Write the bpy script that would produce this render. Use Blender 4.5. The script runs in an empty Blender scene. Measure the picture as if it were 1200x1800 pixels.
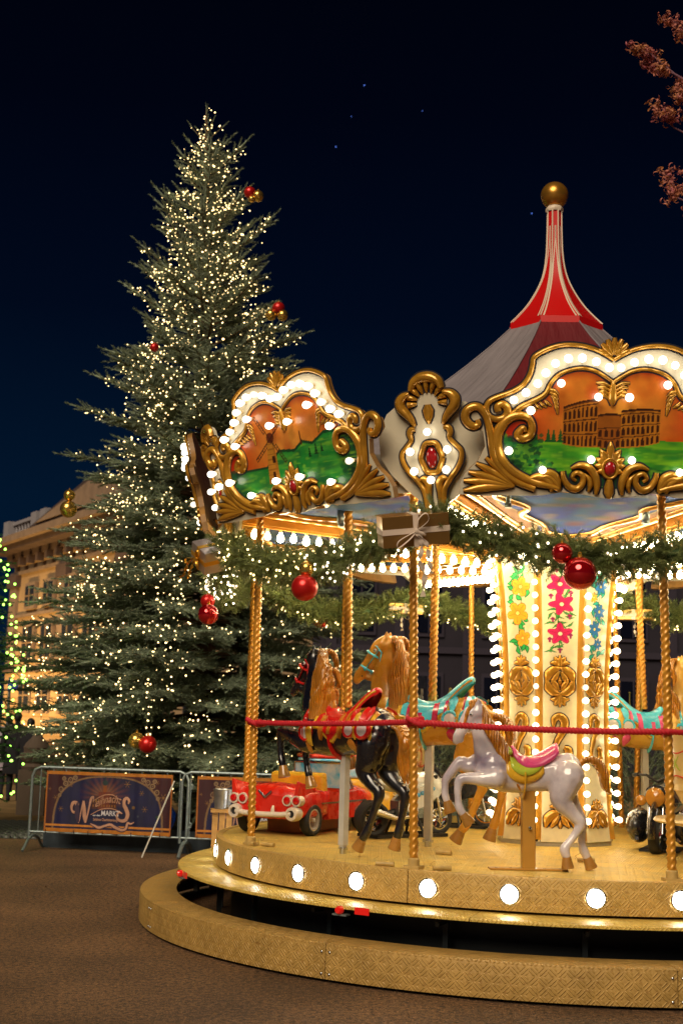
import bpy, math, random
import numpy as np
from mathutils import Vector, Matrix
random.seed(7); RNG = np.random.default_rng(7)
PI = math.pi
S = bpy.context.scene
COL = S.collection

# ------------------------------------------------------------------ camera
CH, CF, CP, CR = 1.8221, 2292.8, .1593, .028
FW = Vector((0, math.cos(CP), math.sin(CP))); UP = Vector((0, -math.sin(CP), math.cos(CP))); RT = Vector((1, 0, 0))
cx = math.cos(CR)*RT + math.sin(CR)*UP; cy = -math.sin(CR)*RT + math.cos(CR)*UP; cz = -FW
cam_d = bpy.data.cameras.new('camera'); cam = bpy.data.objects.new('camera', cam_d); COL.objects.link(cam)
cam.matrix_world = Matrix(((cx.x, cy.x, cz.x, 0), (cx.y, cy.y, cz.y, 0), (cx.z, cy.z, cz.z, CH), (0, 0, 0, 1)))
cam_d.sensor_fit = 'VERTICAL'; cam_d.sensor_height = 36; cam_d.sensor_width = 24
cam_d.lens = CF/1800*36
cam_d.clip_start = .1; cam_d.clip_end = 2000
cam_d.dof.use_dof = True; cam_d.dof.focus_distance = 10.6; cam_d.dof.aperture_fstop = 2.8
S.camera = cam

# ------------------------------------------------------------------ night sky
W = bpy.data.worlds.new('World'); S.world = W; W.use_nodes = True
nt = W.node_tree; nt.nodes.clear()
o_ = nt.nodes.new('ShaderNodeOutputWorld'); bg = nt.nodes.new('ShaderNodeBackground')
tc = nt.nodes.new('ShaderNodeTexCoord'); sp = nt.nodes.new('ShaderNodeSeparateXYZ'); rp = nt.nodes.new('ShaderNodeValToRGB')
nt.links.new(tc.outputs['Generated'], sp.inputs[0]); nt.links.new(sp.outputs['Z'], rp.inputs[0])
nt.links.new(rp.outputs[0], bg.inputs[0]); nt.links.new(bg.outputs[0], o_.inputs[0])
el = rp.color_ramp.elements
el[0].position = 0.0; el[0].color = (.0010, .0085, .024, 1)
el[1].position = .60; el[1].color = (.0002, .0005, .0020, 1)
e = el.new(.16); e.color = (.0007, .0068, .021, 1)
e = el.new(.30); e.color = (.0004, .0025, .0095, 1)
e = el.new(.44); e.color = (.0003, .0010, .0046, 1)
bg.inputs[1].default_value = .50

# dim orange glow of the street lights behind the camera, as one weak broad sun
sd = bpy.data.lights.new('street_glow', 'SUN'); sd.energy = 1.25; sd.angle = math.radians(35); sd.color = (1.0, .82, .60)
sun = bpy.data.objects.new('street_glow', sd); COL.objects.link(sun)
sun.rotation_euler = (math.radians(52), 0, math.radians(-22))
S.view_settings.view_transform = 'Standard'; S.view_settings.look = 'None'
S.view_settings.exposure = 1.2; S.view_settings.gamma = 1; S.view_settings.use_curve_mapping = False
S.cycles.use_denoising = True
S.cycles.max_bounces = 6; S.cycles.diffuse_bounces = 3; S.cycles.glossy_bounces = 3; S.cycles.transmission_bounces = 3
S.cycles.sample_clamp_indirect = 4; S.cycles.use_light_tree = True; S.cycles.caustics_reflective = False; S.cycles.caustics_refractive = False

# ------------------------------------------------------------------ helpers: colour and material
def s2l(c):
    if isinstance(c, str):
        c = [int(c[i:i+2], 16)/255 for i in (0, 2, 4)]
    return [x/12.92 if x <= .04045 else ((x+.055)/1.055)**2.4 for x in c]
def N(t, kind, **kw):
    n = t.nodes.new(kind)
    for k, v in kw.items():
        if hasattr(n, k): setattr(n, k, v)
    return n
def mat(name, col, rough=.5, metal=0, coat=0, emit=None, es=0, noise=0, nscale=8, bump=0, bscale=40, col2=None, attr=None, sss=0, coords='Object'):
    m = bpy.data.materials.new(name); m.use_nodes = True; t = m.node_tree
    b = t.nodes['Principled BSDF']
    c = list(col)+[1]
    b.inputs['Base Color'].default_value = c
    b.inputs['Roughness'].default_value = rough; b.inputs['Metallic'].default_value = metal
    b.inputs['Coat Weight'].default_value = coat; b.inputs['Coat Roughness'].default_value = .08
    if emit: b.inputs['Emission Color'].default_value = list(emit)+[1]; b.inputs['Emission Strength'].default_value = es
    tcn = N(t, 'ShaderNodeTexCoord')
    src = None
    if attr:
        a = N(t, 'ShaderNodeAttribute'); a.attribute_name = attr; src = a.outputs['Color']
    if noise or col2:
        n = N(t, 'ShaderNodeTexNoise'); n.inputs['Scale'].default_value = nscale; n.inputs['Detail'].default_value = 6
        t.links.new(tcn.outputs[coords], n.inputs['Vector'])
        mx = N(t, 'ShaderNodeMix', data_type='RGBA')
        r = N(t, 'ShaderNodeValToRGB'); r.color_ramp.elements[0].position = .35; r.color_ramp.elements[1].position = .68
        t.links.new(n.outputs['Fac'], r.inputs[0]); t.links.new(r.outputs[0], mx.inputs[0])
        if src is None:
            mx.inputs[6].default_value = c
            mx.inputs[7].default_value = (list(col2)+[1]) if col2 else [x*(1-noise) for x in col]+[1]
        else:
            ml = N(t, 'ShaderNodeMix', data_type='RGBA', blend_type='MULTIPLY'); ml.inputs[0].default_value = 1
            t.links.new(src, ml.inputs[6]); ml.inputs[7].default_value = [1-noise]*3+[1]
            t.links.new(src, mx.inputs[6]); t.links.new(ml.outputs[2], mx.inputs[7])
        src = mx.outputs[2]
    if src: t.links.new(src, b.inputs['Base Color'])
    if bump:
        n2 = N(t, 'ShaderNodeTexNoise'); n2.inputs['Scale'].default_value = bscale; n2.inputs['Detail'].default_value = 5
        t.links.new(tcn.outputs[coords], n2.inputs['Vector'])
        bp = N(t, 'ShaderNodeBump'); bp.inputs['Strength'].default_value = bump; bp.inputs['Distance'].default_value = .01
        t.links.new(n2.outputs['Fac'], bp.inputs['Height']); t.links.new(bp.outputs[0], b.inputs['Normal'])
    m['b'] = 1
    return m
def emis(name, col, s, mis=True):
    m = bpy.data.materials.new(name); m.use_nodes = True; t = m.node_tree; t.nodes.clear()
    o = N(t, 'ShaderNodeOutputMaterial'); e = N(t, 'ShaderNodeEmission'); e.inputs[0].default_value = list(col)+[1]; e.inputs[1].default_value = s
    t.links.new(e.outputs[0], o.inputs[0])
    if not mis: m.cycles.emission_sampling = 'NONE'
    return m

M = {}
M['gold'] = mat('gold_paint', (.70, .34, .03), .27, .45, .5, noise=.35, nscale=9, bump=.12, bscale=30)
M['gold2'] = mat('gold_beam', (.74, .36, .045), .3, .4, .4, noise=.2, nscale=6)
M['outline'] = mat('dark_outline_paint', (.012, .015, .03), .5)
M['cream'] = mat('cream_board', (.72, .66, .50), .38, 0, .3, noise=.10, nscale=4, bump=.04, bscale=10)
M['cream2'] = mat('cream_tub', (.72, .55, .24), .3, 0, .5, noise=.1, nscale=3)
M['paint'] = mat('painted_picture', (1, 1, 1), .32, 0, .35, attr='Col', noise=.14, nscale=14, bump=.05, bscale=16)
M['print'] = mat('banner_print', (1, 1, 1), .6, attr='Col', noise=.2, nscale=9, bump=.5, bscale=5)
M['gem'] = mat('red_gem', (.38, .008, .012), .12, 0, 1)
M['bulb'] = emis('bulb_glow', (1.0, .88, .68), 2.1)
M['bulbc'] = emis('ceiling_bulb_glow', (1.0, .84, .50), 27)
M['bulbk'] = emis('column_bulb_glow', (1.0, .80, .48), 4.8)
M['bulb_dim'] = mat('faint_glow_bulb', (.85, .85, .8), .08, 0, 1, emit=(1, .85, .6), es=.7)  # burnt-out bulb: a weak warm glow is added to its glass
M['socket'] = mat('bulb_socket', (.75, .6, .35), .4)
M['rimlamp'] = emis('rim_lamp_glow', (1.0, .96, .9), 9)
M['chrome'] = mat('chrome', (.6, .62, .65), .18, 1)
M['steel'] = mat('galvanised_steel', (.30, .37, .38), .42, .7, noise=.25, nscale=25)
M['black'] = mat('black_rubber', (.012, .012, .014), .55)
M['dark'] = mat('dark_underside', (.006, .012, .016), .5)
M['fairy'] = emis('fairy_light_glow', (1.0, .68, .28), 2.6)
M['fairy2'] = emis('garland_light_glow', (1.0, .76, .50), 4.5)
M['fairyg'] = emis('green_light_glow', (.38, 1.0, .10), 2.2)
M['red'] = mat('red_bauble', (.55, .006, .008), .16, .55, 1)
M['redsatin'] = mat('satin_red_bauble', (.60, .012, .01), .33, .5, .3)
M['redball'] = mat('mirror_red_bauble', (.55, .004, .010), .06, .65, 1)
M['goldball'] = mat('gold_bauble', (.75, .46, .10), .25, .9, .4)
def cloth(m):
    t = m.node_tree; b = t.nodes['Principled BSDF']; tcn = N(t, 'ShaderNodeTexCoord'); mp = N(t, 'ShaderNodeMapping'); mp.inputs['Scale'].default_value = (.5, 4.5, 1.0); n = N(t, 'ShaderNodeTexNoise'); n.inputs['Scale'].default_value = 2.4; n.inputs['Detail'].default_value = 4
    t.links.new(tcn.outputs['Object'], mp.inputs[0]); t.links.new(mp.outputs[0], n.inputs[0]); bp = N(t, 'ShaderNodeBump'); bp.inputs['Strength'].default_value = 1; bp.inputs['Distance'].default_value = .035; t.links.new(n.outputs['Fac'], bp.inputs['Height']); t.links.new(bp.outputs[0], b.inputs['Normal']); return m
M['roofred'] = mat('red_tent_cloth', (.15, .008, .014), .6, bump=.35, bscale=3, noise=.25, nscale=2)
M['roofwhite'] = mat('white_tent_cloth', (.26, .23, .25), .6, bump=.35, bscale=3, noise=.22, nscale=2)
M['spirered'] = mat('red_spire_paint', (.62, .006, .006), .35, 0, .3)
M['spirecream'] = mat('cream_spire_trim', (.75, .62, .48), .45)
M['rope'] = mat('red_rope', (.52, .006, .02), .6, bump=.4, bscale=180)
M['pole'] = mat('brass_pole', (.72, .33, .035), .32, .25, .4, noise=.2, nscale=12)
M['bark'] = mat('bark', (.14, .075, .04), .9, bump=.8, bscale=14, noise=.5, nscale=10)
M['needle'] = mat('fir_needles', (.28, .35, .235), .5, noise=.55, nscale=2.2)
M['needleg'] = mat('garland_needles', (.20, .25, .075), .5, noise=.5, nscale=9)
M['needled'] = mat('dark_needles', (.035, .10, .03), .6, noise=.5, nscale=3)
M['wire'] = mat('light_wire', (.02, .03, .02), .6)

def tread(name, col, axes='UV', scale=1.0, rough=.36):
    """painted five-bar tread plate: groups of short bars, alternating direction"""
    m = bpy.data.materials.new(name); m.use_nodes = True; t = m.node_tree; b = t.nodes['Principled BSDF']
    tcn = N(t, 'ShaderNodeTexCoord'); sp = N(t, 'ShaderNodeSeparateXYZ'); t.links.new(tcn.outputs[axes], sp.inputs[0])
    def mth(op, a, bb=None, c=None):
        n = N(t, 'ShaderNodeMath', operation=op)
        for i, v in enumerate((a, bb, c)):
            if v is None: continue
            if isinstance(v, (int, float)): n.inputs[i].default_value = v
            else: t.links.new(v, n.inputs[i])
        return n.outputs[0]
    k = scale/.062
    X = mth('MULTIPLY', sp.outputs[0], k); Y = mth('MULTIPLY', sp.outputs[1], k)
    fx = mth('FRACT', X); fy = mth('FRACT', Y)
    par = mth('MODULO', mth('ABSOLUTE', mth('ADD', mth('FLOOR', X), mth('FLOOR', Y))), 2)
    d1 = mth('ADD', fx, fy); d2 = mth('SUBTRACT', fx, fy)
    dd = mth('ADD', mth('MULTIPLY', d1, par), mth('MULTIPLY', d2, mth('SUBTRACT', 1, par)))
    bars = mth('SINE', mth('MULTIPLY', dd, 2*PI*2.0))
    ex = mth('MULTIPLY', mth('SUBTRACT', .5, mth('ABSOLUTE', mth('SUBTRACT', fx, .5))), mth('SUBTRACT', .5, mth('ABSOLUTE', mth('SUBTRACT', fy, .5))))
    edge = mth('MINIMUM', mth('MULTIPLY', ex, 18), 1)
    hgt = mth('MULTIPLY', mth('MAXIMUM', bars, 0), edge)
    bp = N(t, 'ShaderNodeBump'); bp.inputs['Strength'].default_value = 1; bp.inputs['Distance'].default_value = .006
    t.links.new(hgt, bp.inputs['Height']); t.links.new(bp.outputs[0], b.inputs['Normal'])
    n = N(t, 'ShaderNodeTexNoise'); n.inputs['Scale'].default_value = 3.5; n.inputs['Detail'].default_value = 9; n.inputs['Roughness'].default_value = .7
    t.links.new(tcn.outputs['Object'], n.inputs['Vector'])
    r = N(t, 'ShaderNodeValToRGB'); r.color_ramp.elements[0].position = .36; r.color_ramp.elements[0].color = [x*.74 for x in col]+[1]
    r.color_ramp.elements[1].position = .6; r.color_ramp.elements[1].color = list(col)+[1]
    t.links.new(n.outputs['Fac'], r.inputs[0])
    # dirt specks
    n2 = N(t, 'ShaderNodeTexNoise'); n2.inputs['Scale'].default_value = 38; n2.inputs['Detail'].default_value = 4
    t.links.new(tcn.outputs['Object'], n2.inputs['Vector'])
    r2 = N(t, 'ShaderNodeValToRGB'); r2.color_ramp.elements[0].position = .34; r2.color_ramp.elements[0].color = (.80, .74, .68, 1)
    r2.color_ramp.elements[1].position = .42; r2.color_ramp.elements[1].color = (1, 1, 1, 1)
    t.links.new(n2.outputs['Fac'], r2.inputs[0])
    mx = N(t, 'ShaderNodeMix', data_type='RGBA', blend_type='MULTIPLY'); mx.inputs[0].default_value = 1
    t.links.new(r.outputs[0], mx.inputs[6]); t.links.new(r2.outputs[0], mx.inputs[7])
    r3 = N(t, 'ShaderNodeValToRGB'); r3.color_ramp.elements[0].color = (.84, .82, .78, 1); r3.color_ramp.elements[1].color = (1.08, 1.08, 1.08, 1); t.links.new(hgt, r3.inputs[0])
    m3 = N(t, 'ShaderNodeMix', data_type='RGBA', blend_type='MULTIPLY'); m3.inputs[0].default_value = 1
    t.links.new(mx.outputs[2], m3.inputs[6]); t.links.new(r3.outputs[0], m3.inputs[7]); t.links.new(m3.outputs[2], b.inputs['Base Color'])
    rr = N(t, 'ShaderNodeMapRange'); rr.inputs[3].default_value = rough-.12; rr.inputs[4].default_value = rough+.22
    t.links.new(n.outputs['Fac'], rr.inputs[0]); t.links.new(rr.outputs[0], b.inputs['Roughness'])
    b.inputs['Metallic'].default_value = .15
    return m
M['deck'] = tread('deck_tread_plate', (.90, .64, .15))
M['step'] = tread('step_tread_plate', (.58, .36, .10), rough=.42)
M['skirt'] = tread('skirt_tread_plate', (.74, .48, .14), rough=.38)

# ------------------------------------------------------------------ helpers: mesh
class MB:
    def __init__(s): s.v = []; s.f = []; s.m = []; s.uv = {}
    def add(s, vs, fs, mi=0):
        o = len(s.v); s.v.extend([tuple(v) for v in vs]); s.f.extend([tuple(i+o for i in f) for f in fs]); s.m.extend([mi]*len(fs)); return o
    def box(s, c, size, rz=0, mi=0, mtx=None):
        x, y, z = [a/2 for a in size]
        vs = [(i*x, j*y, k*z) for i in (-1, 1) for j in (-1, 1) for k in (-1, 1)]
        R = mtx or Matrix.Rotation(rz, 3, 'Z')
        vs = [R @ Vector(v) + Vector(c) for v in vs]
        s.add(vs, [(0, 1, 3, 2), (4, 6, 7, 5), (0, 4, 5, 1), (2, 3, 7, 6), (0, 2, 6, 4), (1, 5, 7, 3)], mi)
    def tube(s, pts, rad, n=10, mi=0, asp=1.0, cap=True, up=None, closed=False):
        pts = [Vector(p) for p in pts]; L = len(pts)
        if isinstance(rad, (int, float)): rad = [rad]*L
        upv = Vector(up) if up else None
        vs = []
        prev = None
        for i, p in enumerate(pts):
            if closed: d = pts[(i+1) % L]-pts[i-1]
            else: d = pts[min(i+1, L-1)]-pts[max(i-1, 0)]
            if d.length < 1e-9: d = Vector((0, 0, 1))
            d.normalize()
            if upv is not None: a = upv.cross(d)
            elif prev is None: a = (Vector((0, 0, 1)) if abs(d.z) < .9 else Vector((1, 0, 0))).cross(d)
            else: a = prev - d*prev.dot(d)
            if a.length < 1e-6: a = Vector((1, 0, 0))
            a.normalize(); prev = a; b = d.cross(a)
            r = rad[i]; r1, r2 = (r if isinstance(r, (tuple, list)) else (r, r*asp))
            for k in range(n):
                t = 2*PI*k/n; vs.append(p+a*(math.cos(t)*r1)+b*(math.sin(t)*r2))
        fs = []
        for i in range(L if closed else L-1):
            j = (i+1) % L
            for k in range(n):
                k2 = (k+1) % n; fs.append((i*n+k, i*n+k2, j*n+k2, j*n+k))
        if cap and not closed:
            fs.append(tuple(range(n-1, -1, -1))); fs.append(tuple((L-1)*n+k for k in range(n)))
        s.add(vs, fs, mi)
    def lathe(s, prof, n=24, c=(0, 0, 0), mi=0, mtx=None, a0=0, a1=2*PI, sx=1, sy=1):
        full = abs(a1-a0-2*PI) < 1e-6; m = n if full else n+1
        vs = []
        for r, z in prof:
            for k in range(m):
                t = a0+(a1-a0)*k/n; v = Vector((r*math.cos(t)*sx, r*math.sin(t)*sy, z))
                if mtx is not None: v = mtx @ v
                vs.append(v+Vector(c))
        fs = []
        for i in range(len(prof)-1):
            for k in range(n):
                k2 = (k+1) % m; fs.append((i*m+k, i*m+k2, (i+1)*m+k2, (i+1)*m+k))
        s.add(vs, fs, mi)
    def ball(s, c, r, n=12, mi=0, mtx=None):
        if isinstance(r, (int, float)): r = (r, r, r)
        h = max(4, n//2); prof = [(max(1e-4, math.sin(PI*i/h)), -math.cos(PI*i/h)) for i in range(h+1)]
        D = Matrix.Diagonal(r); MM = (mtx @ D) if mtx is not None else D
        s.lathe(prof, n, c, mi, MM)
    def prism(s, poly, fn, t, mi=0):
        """poly of (u,v) -> fn(u,v,h); closed slab from h=0 to h=t"""
        n = len(poly)
        s.add([fn(u, v, 0) for u, v in poly]+[fn(u, v, t) for u, v in poly],
              [tuple(range(n-1, -1, -1)), tuple(range(n, 2*n))]+[(i, (i+1) % n, n+(i+1) % n, n+i) for i in range(n)], mi)
    def mesh(s, name, mats, smooth=True, auto=None):
        me = bpy.data.meshes.new(name); me.from_pydata(s.v, [], s.f)
        for m in mats: me.materials.append(M[m] if isinstance(m, str) else m)
        me.polygons.foreach_set('material_index', s.m)
        me.polygons.foreach_set('use_smooth', [smooth]*len(s.f))
        me.update()
        if smooth and auto is not None:
            try: me.set_sharp_from_angle(angle=math.radians(auto))
            except Exception: pass
        return me
def link(name, me, parent=None, loc=None, rot=None, mtx=None):
    o = bpy.data.objects.new(name, me); COL.objects.link(o)
    if parent: o.parent = parent
    if mtx is not None: o.matrix_local = mtx
    if loc is not None: o.location = loc
    if rot is not None: o.rotation_euler = rot
    return o
def part(name, mb, mats, parent=None, smooth=True, auto=40, **kw):
    if not isinstance(mats, (list, tuple)): mats = [mats]
    return link(name, mb.mesh(name, mats, smooth, auto), parent, **kw)
def tag(o, label, cat, group=None):
    o['label'] = label; o['category'] = cat
    if group: o['group'] = group
    return o
def thing(name, label, cat, loc=(0, 0, 0), rz=0, group=None):
    o = bpy.data.objects.new(name, None); COL.objects.link(o); o.location = loc; o.rotation_euler = (0, 0, rz)
    o.empty_display_size = .2
    return tag(o, label, cat, group)
def struct(o): o['kind'] = 'structure'; return o
def stuff(o): o['kind'] = 'stuff'; return o
def copy_tree(o, parent=None):
    c = o.copy(); COL.objects.link(c); c.parent = parent
    for ch in list(o.children): copy_tree(ch, c)
    return c
def cat(pts, k=5):
    """Catmull-Rom smoothing of 2D/3D points"""
    P = [np.array(p, float) for p in pts]; P = [2*P[0]-P[1]]+P+[2*P[-1]-P[-2]]; out = []
    for i in range(1, len(P)-2):
        for j in range(k):
            t = j/k; a, b, c, d = P[i-1], P[i], P[i+1], P[i+2]
            out.append(.5*((2*b)+(c-a)*t+(2*a-5*b+4*c-d)*t*t+(3*b-3*c+d-a)*t**3))
    out.append(P[-2]); return out
def lerpw(ws, n): return list(np.interp(np.linspace(0, 1, n), np.linspace(0, 1, len(ws)), ws))
def relief(mb, path, ws, fn, h=.03, mi=0, mo=1, k=5, base=0.0, out=.011, n=6):
    """raised half-round carving along a 2D path, on a dark painted outline"""
    if isinstance(ws, (int, float)): ws = [ws, ws]
    P = cat(path, k) if len(path) > 2 else [np.array(path[0], float)*(1-t)+np.array(path[1], float)*t for t in np.linspace(0, 1, 7)]
    L = len(P); w = lerpw(ws, L); vs = []; fs = []; vo = []; fo = []
    for i, p in enumerate(P):
        d = P[min(i+1, L-1)]-P[max(i-1, 0)]; d = d/(np.linalg.norm(d)+1e-9); nn = np.array([-d[1], d[0]])
        hh = h*min(1, w[i]/.02)
        for j in range(n+1):
            a = PI*j/n; q = p+nn*(math.cos(a)*w[i]); vs.append(fn(q[0], q[1], base+.003+math.sin(a)*hh))
        if mo is not None:
            for sgn in (1, -1):
                q = p+nn*sgn*(w[i]+out); vo.append(fn(q[0], q[1], base+.0025))
    for i in range(L-1):
        for j in range(n): fs.append((i*(n+1)+j, i*(n+1)+j+1, (i+1)*(n+1)+j+1, (i+1)*(n+1)+j))
        fo.append((2*i, 2*i+1, 2*i+3, 2*i+2))
    fs.append(tuple(range(n, -1, -1))); fs.append(tuple((L-1)*(n+1)+j for j in range(n+1)))
    mb.add(vs, fs, mi)
    if mo is not None: mb.add(vo, fo, mo)
def twist(mb, path, r, lobes=3, pitch=.16, step=.014, depth=.16, n=12, mi=0):
    P = [Vector(p) for p in path]; seg = [(P[i+1]-P[i]).length for i in range(len(P)-1)]; L = sum(seg); m = max(2, int(L/step))
    pts = []; i = 0; acc = 0
    for q in range(m+1):
        s = L*q/m
        while i < len(seg)-1 and s > acc+seg[i]: acc += seg[i]; i += 1
        pts.append(P[i].lerp(P[i+1], (s-acc)/seg[i]))
    vs = []; prev = None
    for q, p in enumerate(pts):
        d = (pts[min(q+1, m)]-pts[max(q-1, 0)]).normalized()
        a = (Vector((0, 0, 1)) if abs(d.z) < .9 else Vector((1, 0, 0))).cross(d) if prev is None else prev-d*prev.dot(d)
        a.normalize(); prev = a; b = d.cross(a); tw = 2*PI*L*q/m/pitch
        for k in range(n):
            t = 2*PI*k/n; rr = r*(1+depth*math.cos(lobes*t)); tt = t+tw; vs.append(p+a*math.cos(tt)*rr+b*math.sin(tt)*rr)
    fs = [(q*n+k, q*n+(k+1) % n, (q+1)*n+(k+1) % n, (q+1)*n+k) for q in range(m) for k in range(n)]
    fs += [tuple(range(n-1, -1, -1)), tuple(m*n+k for k in range(n))]
    mb.add(vs, fs, mi)
def inpoly(U, V, poly):
    ins = np.zeros(U.shape, bool); n = len(poly)
    for i in range(n):
        x1, y1 = poly[i]; x2, y2 = poly[(i+1) % n]
        c = ((y1 > V) != (y2 > V)) & (U < (x2-x1)*(V-y1)/((y2-y1)+1e-12)+x1); ins ^= c
    return ins
def paint_mesh(name, u0, u1, v0, v1, step, colfn, fn, poly=None, h=.0, m='paint'):
    nu = max(2, int((u1-u0)/step)+1); nv = max(2, int((v1-v0)/step)+1)
    us = np.linspace(u0, u1, nu); vv = np.linspace(v0, v1, nv); U, V = np.meshgrid(us, vv)
    C = np.zeros(U.shape+(3,)); colfn(U, V, C)
    verts = fn(U.ravel(), V.ravel(), h)
    verts = np.stack([np.broadcast_to(a, (nu*nv,)) for a in verts], -1)
    idx = np.arange(nu*nv).reshape(nv, nu)
    q = np.stack([idx[:-1, :-1], idx[:-1, 1:], idx[1:, 1:], idx[1:, :-1]], -1).reshape(-1, 4)
    if poly is not None:
        cu = (U[:-1, :-1]+U[1:, 1:])/2; cv = (V[:-1, :-1]+V[1:, 1:])/2
        q = q[inpoly(cu, cv, poly).ravel()]
    me = bpy.data.meshes.new(name); me.from_pydata(verts.tolist(), [], q.tolist())
    ca = me.color_attributes.new('Col', 'FLOAT_COLOR', 'POINT')
    ca.data.foreach_set('color', np.concatenate([C.reshape(-1, 3), np.ones((nu*nv, 1))], 1).astype(np.float32).ravel())
    me.materials.append(M[m]); me.polygons.foreach_set('use_smooth', [True]*len(q)); me.update()
    return me
def fillp(C, mask, col, a=1.0):
    col = np.array(s2l(col) if isinstance(col, str) else col)
    if isinstance(mask, np.ndarray) and mask.dtype != bool: m = np.clip(mask, 0, 1)[..., None]*a
    else: m = mask[..., None]*a
    C[:] = C*(1-m)+col*m
def stroke(C, U, V, pts, w, col, k=5):
    P = cat(pts, k) if len(pts) > 2 else [np.array(p, float) for p in pts]
    ws = lerpw(w, len(P)) if isinstance(w, (list, tuple)) else [w]*len(P)
    m = np.zeros(U.shape, bool)
    for i in range(len(P)-1):
        a, b = P[i], P[i+1]; d = b-a; L = d@d+1e-12
        t = np.clip(((U-a[0])*d[0]+(V-a[1])*d[1])/L, 0, 1)
        m |= (U-a[0]-t*d[0])**2+(V-a[1]-t*d[1])**2 < (ws[i]*(1-t)+ws[i+1]*t)**2
    fillp(C, m, col)
def vnoise(U, V, s, seed=0):
    r = np.random.default_rng(seed); g = r.random((64, 64)); x = U*s+20; y = V*s+20
    xi = np.floor(x).astype(int); yi = np.floor(y).astype(int); fx = x-xi; fy = y-yi; fx = fx*fx*(3-2*fx); fy = fy*fy*(3-2*fy)
    A = g[yi % 64, xi % 64]; B = g[yi % 64, (xi+1) % 64]; Cc = g[(yi+1) % 64, xi % 64]; D = g[(yi+1) % 64, (xi+1) % 64]
    return (A*(1-fx)+B*fx)*(1-fy)+(Cc*(1-fx)+D*fx)*fy
def instance_np(proto_v, proto_f, T, Rm):
    """proto (n,3), T (m,3), Rm (m,3,3) -> verts, faces"""
    V = np.einsum('mij,nj->mni', Rm, proto_v)+T[:, None, :]
    n = len(proto_v); F = proto_f[None]+(np.arange(len(T))*n)[:, None, None]
    return V.reshape(-1, 3), F.reshape(-1, proto_f.shape[1])
def np_mesh(name, V, F, m, smooth=False):
    me = bpy.data.meshes.new(name); k = F.shape[1]
    me.vertices.add(len(V)); me.vertices.foreach_set('co', V.astype(np.float32).ravel())
    me.loops.add(F.size); me.loops.foreach_set('vertex_index', F.astype(np.int32).ravel())
    me.polygons.add(len(F)); me.polygons.foreach_set('loop_start', np.arange(0, F.size, k, dtype=np.int32)); me.polygons.foreach_set('loop_total', np.full(len(F), k, np.int32))
    me.materials.append(M[m]); me.update(calc_edges=True); me.validate()
    return me
def rots(dirs, up=None, twist_a=None):
    """rotation matrices whose x axis follows dirs (m,3)"""
    d = dirs/np.linalg.norm(dirs, axis=1, keepdims=True)
    u = np.tile(np.array([0, 0, 1.]), (len(d), 1)); bad = np.abs(d[:, 2]) > .95; u[bad] = (1, 0, 0)
    y = np.cross(u, d); y /= np.linalg.norm(y, axis=1, keepdims=True); z = np.cross(d, y)
    if twist_a is not None:
        c = np.cos(twist_a)[:, None]; s = np.sin(twist_a)[:, None]; y, z = y*c+z*s, z*c-y*s
    return np.stack([d, y, z], -1)
def twig_proto(L, nl, count, w, seed=1, ang=.75):
    """a twig: thin stem along +x, needles brushed forward all round"""
    r = np.random.default_rng(seed); V = []; F = []
    rs = w*1.3
    for i in range(3):
        a = 2*PI*i/3; V += [(0, rs*math.cos(a), rs*math.sin(a))]
    V.append((L, 0, 0)); F += [(0, 1, 3), (1, 2, 3), (2, 0, 3)]
    for i in range(count):
        x = L*(i+.5)/count; a = i*2.4+r.random(); el = ang*(.8+.4*r.random()) ; l = nl*(.8+.4*r.random())*(1 if x < L*.8 else .8)
        d = np.array([math.cos(el), math.sin(el)*math.cos(a), math.sin(el)*math.sin(a)])
        s = np.cross(d, [1, 0, 0]); s /= np.linalg.norm(s)+1e-9
        if r.random() < .5: s = np.cross(s, d)
        b = np.array([x, 0, 0]); o = len(V); V += [b+s*w*.5, b-s*w*.5, b+d*l]; F.append((o, o+1, o+2))
    return np.array([list(v) for v in V], float), np.array(F)

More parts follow.
